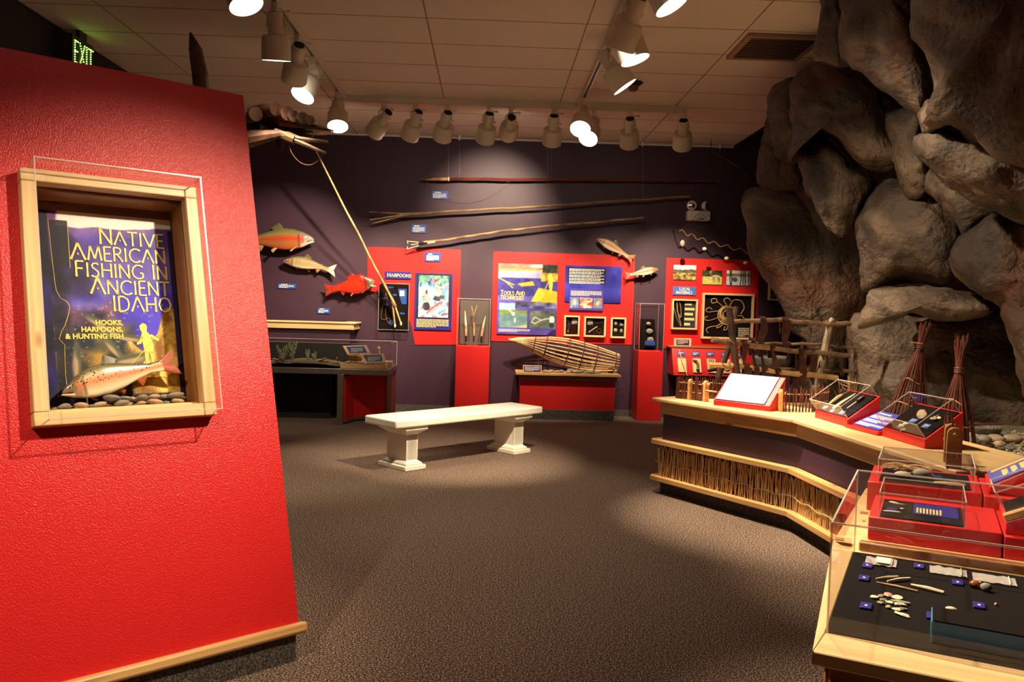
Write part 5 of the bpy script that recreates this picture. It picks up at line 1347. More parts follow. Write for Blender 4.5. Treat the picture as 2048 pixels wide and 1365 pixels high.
# second, wooden diorama tray with two text boards
wx0 = U(682, 735, Y=9.45).x; wx1 = TBX1 - .04
tr = thing('diorama_tray', 'pine tray of gravel under the clear case beside the dark diorama', 'tray', T((wx0 + wx1) / 2, 9.7, .642))
MB().box(wx0, wx1, 9.4, 9.42, .642, .69).build('side_board', M_WOODP, tr); MB().box(wx0, wx0 + .02, 9.42, 10.12, .642, .69).build('side_board', M_WOODP, tr); MB().box(wx1 - .02, wx1, 9.42, 10.12, .642, .69).build('side_board', M_WOODP, tr); MB().box(wx0, wx1, 10.12, 10.14, .642, .69).build('side_board', M_WOODP, tr)
MB().grid(lambda a, b: (wx0 + .02 + (wx1 - wx0 - .04) * a, 9.42 + .7 * b, .685 + .012 * mnoise.noise(Vector((a * 9, b * 9, 3)))), 30, 30).build('gravel_bed', M_GRAVEL, tr)
def quad_board(name, label, pts, Y0, dY):
    P = [U(x, y, Y=Y0 + (dY if i in (0, 1) else 0)) for i, (x, y) in enumerate(pts)]  # TL TR BR BL, top edge further back
    xa = (P[1] - P[0]).normalized(); M = frame(P[3], P[2] - P[3], P[0] - P[3]); Mi = M.inverted()
    L = [Mi @ q for q in P]
    t = thing(name, label, 'text panel', M)
    MB().prism([(q.x, q.y) for q in L], -.014, 0).build('board', M_WOODP, t, local=True, bevel=.003)
    c = sum((q for q in L), Vector()) / 4
    I_ = [c + (q - c) * .74 for q in L]
    MB().prism([(q.x, q.y) for q in I_], 0, .004).build('card', M_INDIGO, t, local=True)
    mb = MB(); x0_, x1_ = max(I_[0].x, I_[3].x), min(I_[1].x, I_[2].x); y0_, y1_ = I_[3].y, I_[0].y
    greek(mb, x0_ + .01, y0_ + .008, x1_ - .01, y1_ - .02, 6, .004, 4, .55); mb.build('lettering', mat('green_print', h(176, 190, 150), .5) if 'green_print' not in bpy.data.materials else bpy.data.materials['green_print'], t, local=True)
    return t, P
q1, P = quad_board('diorama_text', 'upper slanted pine text board in the diorama case', [(685, 692), (733, 691), (742, 708), (695, 710)], 9.62, .06)
MB().tube([P[3] + Vector((.1, .02, 0)), Vector((P[3].x + .1, 9.66, .69))], .006, 6).build('stand_rod', M_STEEL, q1); MB().tube([P[2] + Vector((-.06, .02, 0)), Vector((P[2].x - .06, 9.66, .69))], .006, 6).build('stand_rod', M_STEEL, q1)
q2, P = quad_board('diorama_text', 'lower slanted pine text board in the diorama case', [(719, 709), (768, 708), (772, 725), (729, 727)], 9.47, .06)
MB().tube([P[3] + Vector((.1, .02, 0)), Vector((P[3].x + .1, 9.51, .69))], .006, 6).build('stand_rod', M_STEEL, q2)
p = U(706, 720, Y=9.6); t = MB().box(-.07, .07, -.05, .05, 0, .07).build('wood_block', M_WOOD, None, T(p.x, 9.78, .7) @ Matrix.Rotation(.3, 4, 'Z'), local=True, bevel=.008); tag(t, 'small reddish wood block under the upper diorama text board', 'block')
p = U(760, 705, Y=9.9); t = thing('driftwood_branch', 'forked driftwood branch standing in the gravel diorama tray', 'branch', T(p.x, 9.9, .69))
MB().tube([(.05, 0, .01), (.0, 0, .08), (-.02, .01, .16)], [.014, .012, .008], 6).build('branch', M_TWIG, t, local=True); MB().tube([(0, 0, .08), (-.2, 0, .06)], [.008, .004], 5).build('twig', M_TWIG, t, local=True); MB().tube([(0, 0, .07), (.06, 0, .12)], [.009, .005], 5).build('twig', M_TWIG, t, local=True)
MB().ball((-.02, .01, .165), (.022, .02, .02), 8, 6, jit=.2, seed=2).build('knot', M_TWIG, t, local=True)
# low purple wall with an L-shaped pine cap
lwx = U(700, 660, Y=10.25).x
lw = struct(MB().box(XL, lwx, 10.25, BACK, 0, 1.06).build('wall_low', M_PURP))
cap = thing('wall_cap', 'L-shaped pine cap on the low purple wall behind the diorama case', 'cap', T(lwx - .5, 10.3, 1.06))
board('fascia', (XL + .05, 10.225, 1.09), (lwx + .05, 10.225, 1.09), (0, 0, 1), .07, .025, M_WOODP, cap)
board('return_fascia', (lwx + .04, 10.225, 1.09), (lwx + .04, BACK - .01, 1.09), (0, 0, 1), .07, .025, M_WOODP, cap)
board('cap_board', (XL + .05, 10.28, 1.137), (lwx + .075, 10.28, 1.137), (0, 1, 0), .16, .025, M_WOODP, cap, bevel=.008)
board('cap_board', (lwx - .01, 10.36, 1.137), (lwx - .01, BACK - .01, 1.137), (1, 0, 0), .17, .025, M_WOODP, cap, bevel=.008)

# ================================================================== log platform behind the leaning partition
YL = 6.45
M_BARK2 = mat('log_bark', h(120, 78, 50), .7, col2=h(74, 46, 30), nscale=10, bump=.5, bscale=30)
pl = thing('log_platform', 'rough fishing platform of lashed logs rising behind the leaning partition', 'platform', T(U(440, 700, Y=YL).x, YL, 0))
def lp(px, py, dy=0): return U(px, py, Y=YL + dy)
p = lp(395, 170)
pts = [Vector((p.x + .06, YL, 0)), Vector((p.x + .05, YL, 1.4)), lp(408, 240), lp(400, 150), lp(391, 100), lp(381, 66)]
MB().tube(pts, [.07, .065, .055, .06, .05, .01], 9).build('post', M_BARK2, pl)
MB().tube([lp(405, 142), lp(413, 138)], [.02, .008], 6).build('branch_stub', M_BARK, pl)
q = lp(450, 300); MB().tube([Vector((q.x, YL + .1, 0)), Vector((q.x, YL + .1, q.z + .1))], .06, 8).build('post', M_BARK, pl)
MB().tube([lp(380, 240), lp(500, 258), lp(560, 266), lp(625, 272)], [.06, .062, .06, .045], 9).build('beam', M_BARK, pl)
MB().tube([lp(400, 262, .3), lp(500, 262, .3), lp(600, 262, .3)], .05, 8).build('beam', M_BARK, pl)
for k, (px, py, r, dx) in enumerate(((468, 236, .055, 22), (490, 232, .055, 24), (515, 222, .052, 40), (548, 231, .055, 30), (566, 236, .045, 24), (585, 240, .045, 24), (603, 244, .035, 20))):
    a = lp(px + dx * .9, py - 4, -.16); b = lp(px - dx * 1.0, py + 16, .22)
    rr = random.Random(k); MB().tube([a, a.lerp(b, .5) + Vector((0, 0, .01)), b], [r, r * 1.05, r * .9], 10).build('cross_log', M_BARK2, pl)
MB().tube([lp(560, 246, -.1), lp(600, 250, -.1), lp(640, 256, -.1), lp(668, 262, -.1)], [.03, .025, .018, .004], 6).build('bark_strip', M_STICKR, pl)
for k in range(4): MB().tube([lp(612 + k * 8, 266, -.1), lp(630 + k * 7, 270, -.1), lp(648 + k * 6, 260 + k, -.1)], .004, 4).build('fringe', M_TWIG, pl)
MB().tube([lp(470, 285, -.15), lp(510, 276, -.15), lp(560, 268, -.12)], [.075, .06, .03], 9).build('brace_log', M_BARK2, pl)
MB().tube([lp(470, 300, -.15), lp(496, 297, -.15)], [.05, .04], 9).build('brace_stub', M_POLE, pl)
MB().tube([lp(550, 264, -.1), lp(600, 278, -.12), lp(656, 284, -.15)], [.03, .02, .011], 7).build('pole', M_POLE, pl)
MB().tube([lp(556, 268, -.1), lp(600, 285, -.12), lp(652, 307, -.15)], [.03, .02, .011], 7).build('pole', M_POLE, pl)
MB().tube([lp(572, 272, -.1), lp(590, 280, -.11)], .04, 8).build('lashing', M_CORD, pl)
MB().tube(smooth_pts([lp(578, 285, -.1), lp(583, 305, -.1), lp(600, 325, -.1), lp(622, 330, -.1), lp(640, 318, -.1), lp(646, 306, -.1)]), .003, 5).build('string', M_CORD, pl)
MB().tube([lp(558, 280, -.05), lp(562, 300, -.05)], [.03, .012], 6).build('bark_shred', M_BARK, pl)

# ================================================================== right-hand counter
ZC = .73
A0, A1, B1 = [Vector((q.x, q.y, 0)) for q in (U(1304, 795, z=ZC), U(1584.5, 838, z=ZC), U(1823, 914, z=ZC))]
B1 = A1 + (B1 - A1).normalized() * ((A1.y - 3.52) / abs((B1 - A1).normalized().y))
dA = (A1 - A0).normalized(); nA = Vector((-dA.y, dA.x, 0));  nA = nA if nA.x > 0 else -nA
dB = (B1 - A1).normalized(); nB = Vector((-dB.y, dB.x, 0));  nB = nB if nB.x > 0 else -nB
def miter(off):
    """front polyline of the counter moved inward by off"""
    a = A0 + nA * off + dA * off; e = B1 + nB * off
    # intersection of the two shifted lines
    p, r, q, s = A0 + nA * off, dA, A1 + nB * off, dB
    k = ((q.x - p.x) * s.y - (q.y - p.y) * s.x) / (r.x * s.y - r.y * s.x)
    return [a, p + r * k, e]
CW = .62
cn = thing('display_counter', 'long angled wooden counter with a reed-faced base in front of the rocks', 'counter', T(A1.x, A1.y, 0))
def back(off): a, b, c = miter(off); return [a, b, c]
bk3 = [A0 + nA * CW, miter(CW)[1], B1 + nB * CW]
def poly2(off, inner=CW - .02):
    f = miter(off); b = miter(inner); b[0] = f[0] + nA * (inner - off)
    return [(q.x, q.y) for q in f] + [(q.x, q.y) for q in b[::-1]]
def up_(z, vs): return [Vector((q.x, q.y, z)) for q in vs]
# top boards (mitred at the corner)
f0 = miter(0); b0 = miter(CW); b0[0] = A0 + nA * CW
for nm, quad, d in (('top_board', [f0[0] - dA * 0.0, f0[1], b0[1], b0[0]], dA), ('top_board', [f0[1], f0[2], b0[2], b0[1]], dB)):
    M = frame(Vector((quad[0].x, quad[0].y, ZC)), d, Vector((-d.y, d.x, 0))); Mi = M.inverted()
    L = [Mi @ Vector((q.x, q.y, ZC)) for q in quad]
    cA = .003 if nm else 0
    MB().prism([(q.x, q.y) for q in L], -.03, 0).build('top_board', M_WOODP, cn, M, local=True, bevel=.008)
F = miter(.05)
for i in (0, 1): board('fascia', (F[i].x, F[i].y, ZC - .075), (F[i + 1].x, F[i + 1].y, ZC - .075), (0, 0, 1), .09, .022, M_WOODP if i else M_WOOD, cn)
board('end_fascia', (F[0].x, F[0].y, ZC - .075), tuple(F[0] + nA * (CW - .1) + Vector((0, 0, ZC - .075))), (0, 0, 1), .09, .022, M_WOOD, cn)
MB().prism(poly2(.065), .1, ZC - .03).build('body', M_PURP, cn)
MB().prism(poly2(.06), 0, .1).build('toe_kick', M_CARPETD, cn)
R1 = miter(.0)
for zz, wv in ((.395, .05), (.115, .05)):
    R_ = miter(.02)
    for i in (0, 1): board('rail', (R_[i].x, R_[i].y, zz), (R_[i + 1].x, R_[i + 1].y, zz), (0, 0, 1), .035, .07, M_WOOD, cn)
    board('rail', (R_[0].x, R_[0].y, zz), tuple(R_[0] + nA * (CW - .1) + Vector((0, 0, zz))), (0, 0, 1), .035, .05, M_WOOD, cn)
# reed thatch between the rails
rnd = random.Random(5)
mb = MB(); big = []
RF = miter(.045)
for i in (0, 1):
    a, b = RF[i], RF[i + 1]; L = (b - a).length; d = (b - a).normalized(); nn = nA if i == 0 else nB
    N = int(L / .0058)
    for k in range(N):
        s = (k + rnd.random()) / N * L; off = rnd.uniform(-.016, .012); tl = rnd.uniform(-.025, .03)
        p0 = a + d * s + nn * off; p1 = a + d * min(max(s + tl, 0), L) + nn * rnd.uniform(-.016, .012)
        z1 = rnd.uniform(.33, .378)
        r = rnd.uniform(.0018, .0042)
        mb.tube([Vector((p0.x, p0.y, .13)), Vector(((p0.x + p1.x) / 2 + rnd.uniform(-.004, .004), (p0.y + p1.y) / 2, .25)), Vector((p1.x, p1.y, z1))], r, 4)
mb.build('reed_thatch', M_REED, cn, kind='stuff')
for zz in (.2, .215):
    pts = []
    for i in (0, 1):
        a, b = miter(.03)[i], miter(.03)[i + 1]
        for k in range(24 if i == 0 else 24): f = k / 24; q = a.lerp(b, f); pts.append(Vector((q.x, q.y, zz + .035 * (1 - (i + f) / 2) + .008 * math.sin(k * 1.9 + zz * 40))))
    if zz == .2: MB().tube(pts, .003, 5).build('reed_binding', M_TWIG, cn)

# gravel platform behind the counter
ZG = .62
gp = [(b0[0].x, b0[0].y), (b0[1].x, b0[1].y), (b0[2].x, b0[2].y), (3.3, 3.0), (XA - .02, 3.0), (XA - .02, 8.2), (2.5, 8.2), (2.2, 7.3)]
pf = thing('gravel_platform', 'raised bed of pale gravel between the counter and the rocks', 'platform', T(3.5, 5.5, 0))
MB().prism(gp, 0, ZG - .03).build('riser', M_PURP, pf)
def inpoly(x, y):
    c = False
    for (x1, y1), (x2, y2) in zip(gp, gp[1:] + gp[:1]):
        if (y1 > y) != (y2 > y) and x < (x2 - x1) * (y - y1) / (y2 - y1) + x1: c = not c
    return c
MB().prism(gp, ZG - .03, ZG).build('gravel_bed', M_GRAVEL, pf)
mb = MB(); rnd = random.Random(8)
for k in range(2600):
    x = rnd.uniform(2.3, 3.7); y = rnd.uniform(3.3, 6.6)
    if inpoly(x, y): r = rnd.uniform(.006, .014); mb.ball((x, y, ZG + r * .4), (r, r * rnd.uniform(.7, 1), r * .7), 5, 4, jit=.2, seed=k)
mb.build('gravel_stones', M_GRAVEL, pf, kind='stuff')

# ------------------------------------------------------------------ rocks
rk = thing('rock_formation', 'towering brown and grey boulder formation rising from the gravel to the ceiling', 'rocks', T(3.2, 6.0, ZG))


def boulder(px, Yl, Yr, thick, seed, blocky=2.4, rough=.06, K=15, N=72, tback=None):
    """rounded rock whose outline passes through the given pixels; depth runs Yl..Yr from its left to its right side"""
    pts = [Vector((x, y, 0)) for x, y in px]; n = len(pts)
    xs = [p.x for p in pts]; xa, xb = min(xs), max(xs)
    # resample closed Catmull-Rom
    cr = []
    for i in range(n):
        p0, p1, p2, p3 = pts[i - 1], pts[i], pts[(i + 1) % n], pts[(i + 2) % n]
        for q in range(6):
            t = q / 6; cr.append(.5 * ((2 * p1) + (p2 - p0) * t + (2 * p0 - 5 * p1 + 4 * p2 - p3) * t * t + (3 * p1 - p0 - 3 * p2 + p3) * t ** 3) * 1.0)
    ln = [0]
    for a, b in zip(cr, cr[1:] + cr[:1]): ln.append(ln[-1] + (b - a).length)
    O = []
    for k in range(N):
        d = ln[-1] * k / N; i = max(j for j in range(len(cr)) if ln[j] <= d + 1e-9); f = (d - ln[i]) / max(1e-9, ln[i + 1] - ln[i])
        p = cr[i].lerp(cr[(i + 1) % len(cr)], f); Y = Yl + (Yr - Yl) * (p.x - xa) / (xb - xa); O.append(U(p.x, p.y, Y=Y))
    C = sum(O, Vector()) / N
    vs = []; tb = thick if tback is None else tback
    rings = []
    view = (C - EYEP).normalized(); view.z *= .3; view.normalize()
    for half in (1, -1):
        for r in range(K + 1):
            if half == -1 and r == 0: continue
            a = r / K; s = (1 - a ** 1.7) if r < K else 0
            s = math.cos(a * math.pi / 2) ** .8 if r < K else 0
            off = (1 - s ** blocky) ** (1 / blocky) * (thick if half == 1 else -tb)
            row = []
            if r == K: vs.append(C - view * off); row = [len(vs) - 1]
            else:
                for p in O: vs.append(C.lerp(p, s) - view * off); row.append(len(vs) - 1)
            rings.append((half, row))
    out = []
    size = max((p - C).length for p in O)
    for q in vs:
        w = Vector(q)
        n1 = mnoise.noise(w * (1.6 / size) + Vector((seed * 3.1, seed, 0))); n2 = mnoise.noise(w * (4.5 / size) + Vector((seed, 5, seed * 2))); n3 = mnoise.noise(w * 9 + Vector((0, seed, 1))); 
        cell = mnoise.voronoi(w * (2.4 / size) + Vector((seed, 0, seed)))[0]; cr_ = min(.5, cell[1] - cell[0])
        n4 = mnoise.noise(w * 26)
        d = (w - C); dn = d.normalized() if d.length > 1e-6 else -view
        amp = size * rough
        mv = dn * (amp * (n1 * 1.6 + n2 * .8) + .014 * n3 + .005 * n4 - amp * .9 * max(0, .22 - cr_) * 3)
        out.append(w + mv)
    fs = []
    front = [r for hh_, r in rings if hh_ == 1]; backr = [front[0]] + [r for hh_, r in rings if hh_ == -1]
    for seq, rev in ((front, False), (backr, True)):
        for a, b in zip(seq, seq[1:]):
            for j in range(N):
                j2 = (j + 1) % N
                f = (a[j], a[j2], b[0]) if len(b) == 1 else (a[j], a[j2], b[j2], b[j])
                fs.append(f if rev else f[::-1])
    mb = MB(); mb.v = [tuple(q) for q in out]; mb.f = fs
    return mb.build('boulder', M_ROCK, rk, angle=52)


BD = [
 ([(1642, -160), (1642, 0), (1634, 60), (1625, 118), (1632, 134), (1660, 134), (1682, 118), (1695, 0), (1695, -160)], 5.6, 5.5, .3),
 ([(1672, -200), (1672, 0), (1676, 45), (1672, 118), (1690, 135), (1726, 147), (1763, 167), (1804, 197), (1838, 221), (1856, 200), (1852, 150), (1834, 85), (1836, 0), (1840, -200)], 5.3, 5.0, .35),
 ([(1835, -220), (1833, 0), (1824, 55), (1831, 100), (1845, 155), (1855, 195), (1845, 220), (1840, 245), (1850, 262), (1900, 272), (1960, 302), (2048, 330), (2180, 340), (2260, 100), (2240, -220)], 4.6, 4.1, .5),
 ([(1850, 274), (1837, 303), (1845, 325), (1865, 342), (1890, 365), (1945, 395), (1985, 420), (2048, 445), (2180, 440), (2200, 320), (2048, 290), (1940, 270)], 4.9, 4.5, .4),
 ([(1588, 168), (1629, 131), (1696, 148), (1743, 182), (1770, 219), (1779, 270), (1792, 334), (1737, 342), (1712, 327), (1690, 303), (1656, 268), (1639, 258), (1608, 275), (1592, 312), (1575, 322), (1583, 256)], 6.5, 6.1, .4),
 ([(1592, 160), (1551, 172), (1537, 199), (1532, 236), (1537, 282), (1551, 312), (1582, 332), (1615, 300), (1625, 200)], 7.3, 7.1, .4),
 ([(1533, 236), (1520, 320), (1516, 368), (1541, 385), (1605, 385), (1625, 330), (1590, 270), (1550, 240)], 7.5, 7.4, .35),
 ([(1594, 308), (1632, 279), (1658, 283), (1686, 312), (1712, 339), (1752, 358), (1745, 386), (1722, 418), (1705, 450), (1684, 476), (1654, 457), (1628, 420), (1607, 380), (1602, 345)], 6.6, 6.4, .32),
 ([(1768, 225), (1840, 225), (1845, 280), (1848, 324), (1857, 354), (1847, 391), (1821, 403), (1806, 388), (1794, 344), (1774, 287)], 6.0, 5.7, .25),
 ([(1488, 402), (1498, 386), (1542, 377), (1602, 384), (1628, 410), (1662, 450), (1702, 478), (1718, 520), (1727, 580), (1724, 640), (1705, 700), (1698, 760), (1690, 850), (1628, 850), (1617, 705), (1603, 672), (1580, 650), (1560, 603), (1530, 552), (1509, 511), (1504, 470), (1490, 432)], 7.7, 7.3, .4),
 ([(1708, 440), (1730, 400), (1762, 368), (1805, 362), (1872, 388), (1910, 428), (1918, 480), (1912, 550), (1882, 572), (1800, 566), (1735, 578), (1720, 530), (1710, 480)], 6.4, 5.8, .4),
 ([(1716, 642), (1735, 592), (1760, 576), (1850, 572), (1932, 583), (1978, 598), (1990, 626), (1930, 642), (1880, 642), (1820, 627), (1790, 642), (1750, 652), (1724, 657)], 6.3, 5.6, .38),
 ([(1905, 508), (1925, 475), (1960, 448), (1990, 428), (2022, 438), (2110, 465), (2150, 640), (2060, 700), (2002, 612), (1960, 592), (1925, 572), (1908, 542)], 5.5, 5.0, .35),
 ([(1998, 614), (2048, 578), (2160, 565), (2200, 930), (2090, 900), (2046, 800), (2030, 730), (2008, 652)], 5.2, 4.8, .35),
 ([(1700, 640), (1780, 630), (1900, 630), (2000, 620), (2060, 720), (2080, 900), (1960, 900), (1850, 880), (1740, 880), (1700, 760)], 7.0, 6.0, .3),
 ([(1735, 775), (1760, 728), (1800, 712), (1868, 662), (1920, 654), (1952, 664), (1964, 720), (2002, 748), (2050, 788), (2070, 880), (1990, 880), (1900, 900), (1800, 885), (1735, 850)], 6.7, 6.15, .3),
 ([(1838, 232), (1855, 200), (1882, 222), (1890, 256), (1862, 270), (1845, 262)], 4.75, 4.7, .14),
 ([(1620, -150), (1640, 60), (1600, 140), (1540, 220), (1530, 330), (1560, 480), (1640, 560), (1800, 600), (2000, 620), (2260, 620), (2300, 300), (2260, -200), (1900, -200)], 7.6, 6.2, .25),
 ([(1850, 340), (1880, 352), (1950, 392), (1992, 424), (1960, 450), (1930, 478), (1905, 440), (1870, 400), (1848, 380)], 5.7, 5.3, .22),
 ([(1600, 690), (1640, 660), (1720, 650), (1760, 720), (1740, 880), (1640, 880), (1610, 780)], 7.7, 7.4, .2),
]
for k, (px, yl, yr, th) in enumerate(BD): boulder(px, yl, yr, th, k + 1.37)

# ================================================================== things on the counter
Zv = Vector((0, 0, 1))
def wedge(name, label, cat, O, e1, e2, W_, D_, h0, h1, red=M_RED):
    """red reading wedge: low lip at the front, slope rising along e2; returns thing, slope frame, slope length"""
    t = thing(name, label, cat, frame(O, e1, e2))
    prof = [(0, 0), (0, h0), (D_, h1), (D_, 0)]
    mb = MB(); vs = [(0, y, z) for y, z in prof] + [(W_, y, z) for y, z in prof]
    Mw = frame(O, e1, e2)
    if (Mw.to_3x3() @ Vector((0, 0, 1))).z < 0: raise ValueError(label)
    mb.add(vs, [(0, 1, 2, 3), (7, 6, 5, 4)] + [(i, i + 4, (i + 1) % 4 + 4, (i + 1) % 4) for i in range(4)])
    mb.build('base', red, t, local=True, bevel=.003)
    S = Vector((0, D_, h1 - h0)); Mw3 = Mw.to_3x3()
    Ms = frame(Mw @ Vector((0, 0, h0)), e1, Mw3 @ S)
    return t, Ms, S.length


eS = (U(1539, 823.7, z=ZC) - U(1426.7, 810.5, z=ZC)); WS = eS.length; eS.normalize()
nS = Vector((-eS.y, eS.x, 0))
O = U(1426.7, 810.5, z=ZC + .001)
t, Ms, SL = wedge('reading_sign', 'red wedge stand with a glossy pale blue text panel on the counter', 'sign', O, eS, nS, WS, .22, .035, .222)
A = Art(60, 40, (120, 124, 190)); u, v = A.u, A.v
A.tint(np.ones_like(u) * .5, (104, 108, 186), (150, 154, 208), 4, 4, 3)
A.sheet('print', Ms @ T(0, 0, .006), .015, .012, WS - .06, SL - .02, t, .0, mat('glossy_sheet', (1, 1, 1), .27, attr=True))
MB().box(.012, WS - .042, .008, SL - .004, 0, .005).build('panel', M_DARK, t, Ms, local=True)
mb = MB()
for k, (a, b) in enumerate(((.82, .9), (.68, .76), (.46, .6), (.2, .4))): greek(mb, .04, SL * a, WS * (.75 if k > 1 else .5), SL * b, (1, 1, 3, 4)[k], .0065, k, .5)
mb.build('lettering', M_LETW, t, Ms, local=True)

# stick fences
def fence(label, path, n, hgt, z0, posts, rows=(.35, .75), seed=0, post_w=.05, slant=0):
    rnd = random.Random(seed); P = [Vector((x, y, z0)) for x, y in path]
    ln = [0]
    for a, b in zip(P, P[1:]): ln.append(ln[-1] + (b - a).length)
    def at(d):
        i = max(j for j in range(len(P) - 1) if ln[j] <= d + 1e-9); f = (d - ln[i]) / (ln[i + 1] - ln[i]); return P[i].lerp(P[i + 1], f), (P[i + 1] - P[i]).normalized()
    t = thing('stick_fence', label, 'fence', T(P[0]), 'model stick fences')
    for k in range(n):
        p, d = at(ln[-1] * (k + .5) / n); hh_ = hgt * rnd.uniform(.9, 1.08)
        lean = Vector((rnd.uniform(-.008, .008), rnd.uniform(-.008, .008), 0))
        MB().tube([p, p + Vector((0, 0, hh_ * .5)) + lean * .5, p + Vector((0, 0, hh_)) + lean], [.0062, .0058, .0045], 6).build('stake', M_STICK if k % 3 else M_STICKR, t)
    for r in rows:
        pts = [at(ln[-1] * k / 30)[0] + Vector((0, 0, hgt * r)) for k in range(31)]
        nn = [Vector((-at(ln[-1] * k / 30)[1].y, at(ln[-1] * k / 30)[1].x, 0)) * (.008 * (-1) ** k) for k in range(31)]
        MB().tube([a + b for a, b in zip(pts, nn)], .0038, 5).build('wattle', M_TWIG, t)
    for d in posts:
        p, dr = at(ln[-1] * d); w = post_w; N = 10
        prof = [(-w / 2, 0), (w / 2, 0), (w / 2, hgt * .8)] + [(w / 2 * math.cos(a), hgt * .8 + w / 2 * math.sin(a)) for a in [math.pi * q / 8 for q in range(1, 8)]] + [(-w / 2, hgt * .8)]
        # broad face looks across the fence end
        po = MB().prism(prof, -.011, .011).build('end_post', M_WOOD, t, frame(p, Vector((dr.y, -dr.x, 0)), Zv), local=True, bevel=.004)
        MB().tube([p + Vector((0, 0, hgt * .8)) - dr * .03, p + Vector((0, 0, hgt * .8)) + dr * .03], .007, 7).build('peg', M_BONE, po)
    return t


q = [U(*p, z=ZC) for p in ((1411, 804), (1380, 800), (1352, 797))]
bq = [q[2] + nA * .1 - dA * .02, q[2] + nA * .2 + dA * .06, q[1] + nA * .24 + dA * .08, q[0] + nA * .26 + dA * .12]
fence('model stick fence curling around at the free end of the counter', [(v_.x, v_.y) for v_ in q + bq], 58, .165, ZC + .001, (.0, .17, 1.0), seed=1)
q = [U(*p, z=ZC) for p in ((1573, 828), (1600, 829), (1640, 829), (1670, 822))]
fence('model stick fence standing between the reading sign and a slanted clear case', [(v_.x, v_.y + .12) for v_ in q], 22, .16, ZC + .001, (.0,), seed=2)
fence('model stick fence seen end-on with a round-topped post at the counter end', [(2.09, 3.58), (2.3, 4.02)], 20, .19, ZC + .001, (.0, .3), seed=3, post_w=.062)
for (a, b, lab, k) in (((1556, 815), (1568, 812), 'thin peeled twig lying on the counter behind the reading sign', 0), ((1412, 782), (1434, 785), 'thin peeled twig poking from the stick fence to the reading sign', 1)):
    o = MB().tube([U(*a, z=ZC + .012 + .09 * k), U(*b, z=ZC + .012 + .09 * k)], .008, 6).build('loose_twig', M_TWIG); tag(o, lab, 'twig')

# slanted clear cases
def slanted_case(label, O, e1, e2, W_, D_, h0, h1, items, grp=None):
    t, Ms, SL = wedge('slanted_case', label, 'display case', O, e1, e2, W_, D_, h0, h1)
    MB().box(.012, W_ - .012, .012, SL - .014, 0, .006).build('black_bed', M_BLACKF, t, Ms, local=True)
    acrylic(t, .01, W_ - .01, .01, SL - .012, .006, .085, Ms, r=.0028)
    items(t, Ms, W_, SL)
    return t


eB = dB.copy(); e2B = nB.copy()
O1 = U(1629.5, 835.6, z=ZC + .001); O2 = U(1764, 872.8, z=ZC + .001)
def sl(name, label, cat, Ms, x, y, build):
    o = thing(name, label, cat, Ms @ T(x, y, .007)); build(o); return o


def items1(t, Ms, W_, S):
    # local x runs towards the near end, y up the slope
    def knife(o):
        MB().tube([(0, 0, .012), (.0, .07, .014), (0, .1, .012)], [.008, .014, .01], 8).build('handle', M_TWIG, o, local=True); MB().tube([(0, .1, .012), (.006, .15, .01)], [.006, .003], 6).build('blade', M_STEEL, o, local=True)
    def bone(o): MB().tube([(0, -.01, .01), (.0, .06, .011), (.006, .16, .009)], [.011, .009, .003], 7).build('awl', M_BONE, o, local=True)
    def toggle(o):
        MB().tube([(0, 0, .008), (.008, .07, .01)], .003, 5).build('spike', M_BONE, o, local=True); MB().ball((.01, .1, .012), (.013, .035, .01), 10, 7, jit=.1, seed=3).build('wrapped_head', M_LEATH, o, local=True)
    sl('stone_knife', 'knife with a tan wooden handle in the slanted case', 'knife', Ms, W_ * .24, S * .28, knife)
    sl('bone_awl', 'pale bone awl lying in the slanted case', 'awl', Ms, W_ * .47, S * .2, bone)
    sl('toggle_head', 'dark wrapped harpoon toggle in the slanted case', 'harpoon point', Ms, W_ * .74, S * .3, toggle)
    for k, (x, y) in enumerate(((.12, .1), (.4, .05), (.66, .08))):
        l = MB().box(x * W_, x * W_ + .055, y * S, y * S + .035, .006, .009).build('label_tag', M_BLUE, t, Ms, local=True); mb = MB(); greek(mb, x * W_ + .008, y * S + .006, x * W_ + .047, y * S + .03, 3, .009, k, .5); mb.build('label_lettering', M_LETW, l, Ms, local=True)
def items2(t, Ms, W_, S):
    sl('flat_stone_tool', 'flat grey-brown stone tool in the slanted case with the flint flakes', 'stone', Ms, W_ * .45, S * .62, lambda o: MB().ball((0, 0, .01), (.06, .026, .01), 14, 7, jit=.06, seed=5, M=Matrix.Rotation(-.5, 4, 'Z')).build('stone', M_STONE2, o, local=True))
    for q, (x, y, lab) in enumerate(((.42, .14, 'heap of dark glassy flint flakes low in the slanted case'), (.74, .56, 'heap of pale brown flint flakes high in the slanted case'))):
        def fl(o, q=q):
            r = random.Random(q)
            for k in range(9):
                a = r.uniform(0, 6.28); d = r.uniform(.0, .035)
                MB().ball((d * math.cos(a), d * math.sin(a), .005 + .004 * (k % 3)), (r.uniform(.008, .016), r.uniform(.006, .012), .004), 6, 4, jit=.3, seed=k + q * 20).build('flake', (M_BONE, M_SILVER, M_STONE2)[k % 3] if q else (M_SILVER, stone_mats[2], M_BONE)[k % 3], o, local=True, angle=20)
        sl('flint_flakes', lab, 'flint flakes', Ms, x * W_, y * S, fl)
    for k, (x, y) in enumerate(((.34, .34), (.26, .1), (.68, .28))):
        l = MB().box(x * W_, x * W_ + .06, y * S, y * S + .035, .006, .009).build('label_tag', M_BLUE, t, Ms, local=True); mb = MB(); greek(mb, x * W_ + .008, y * S + .006, x * W_ + .05, y * S + .03, 3, .009, k, .5); mb.build('label_lettering', M_LETW, l, Ms, local=True)
slanted_case('slanted clear case on a red wedge holding a knife, an awl and a toggle', O1, eB, e2B, .42, .2, .045, .19, items1)
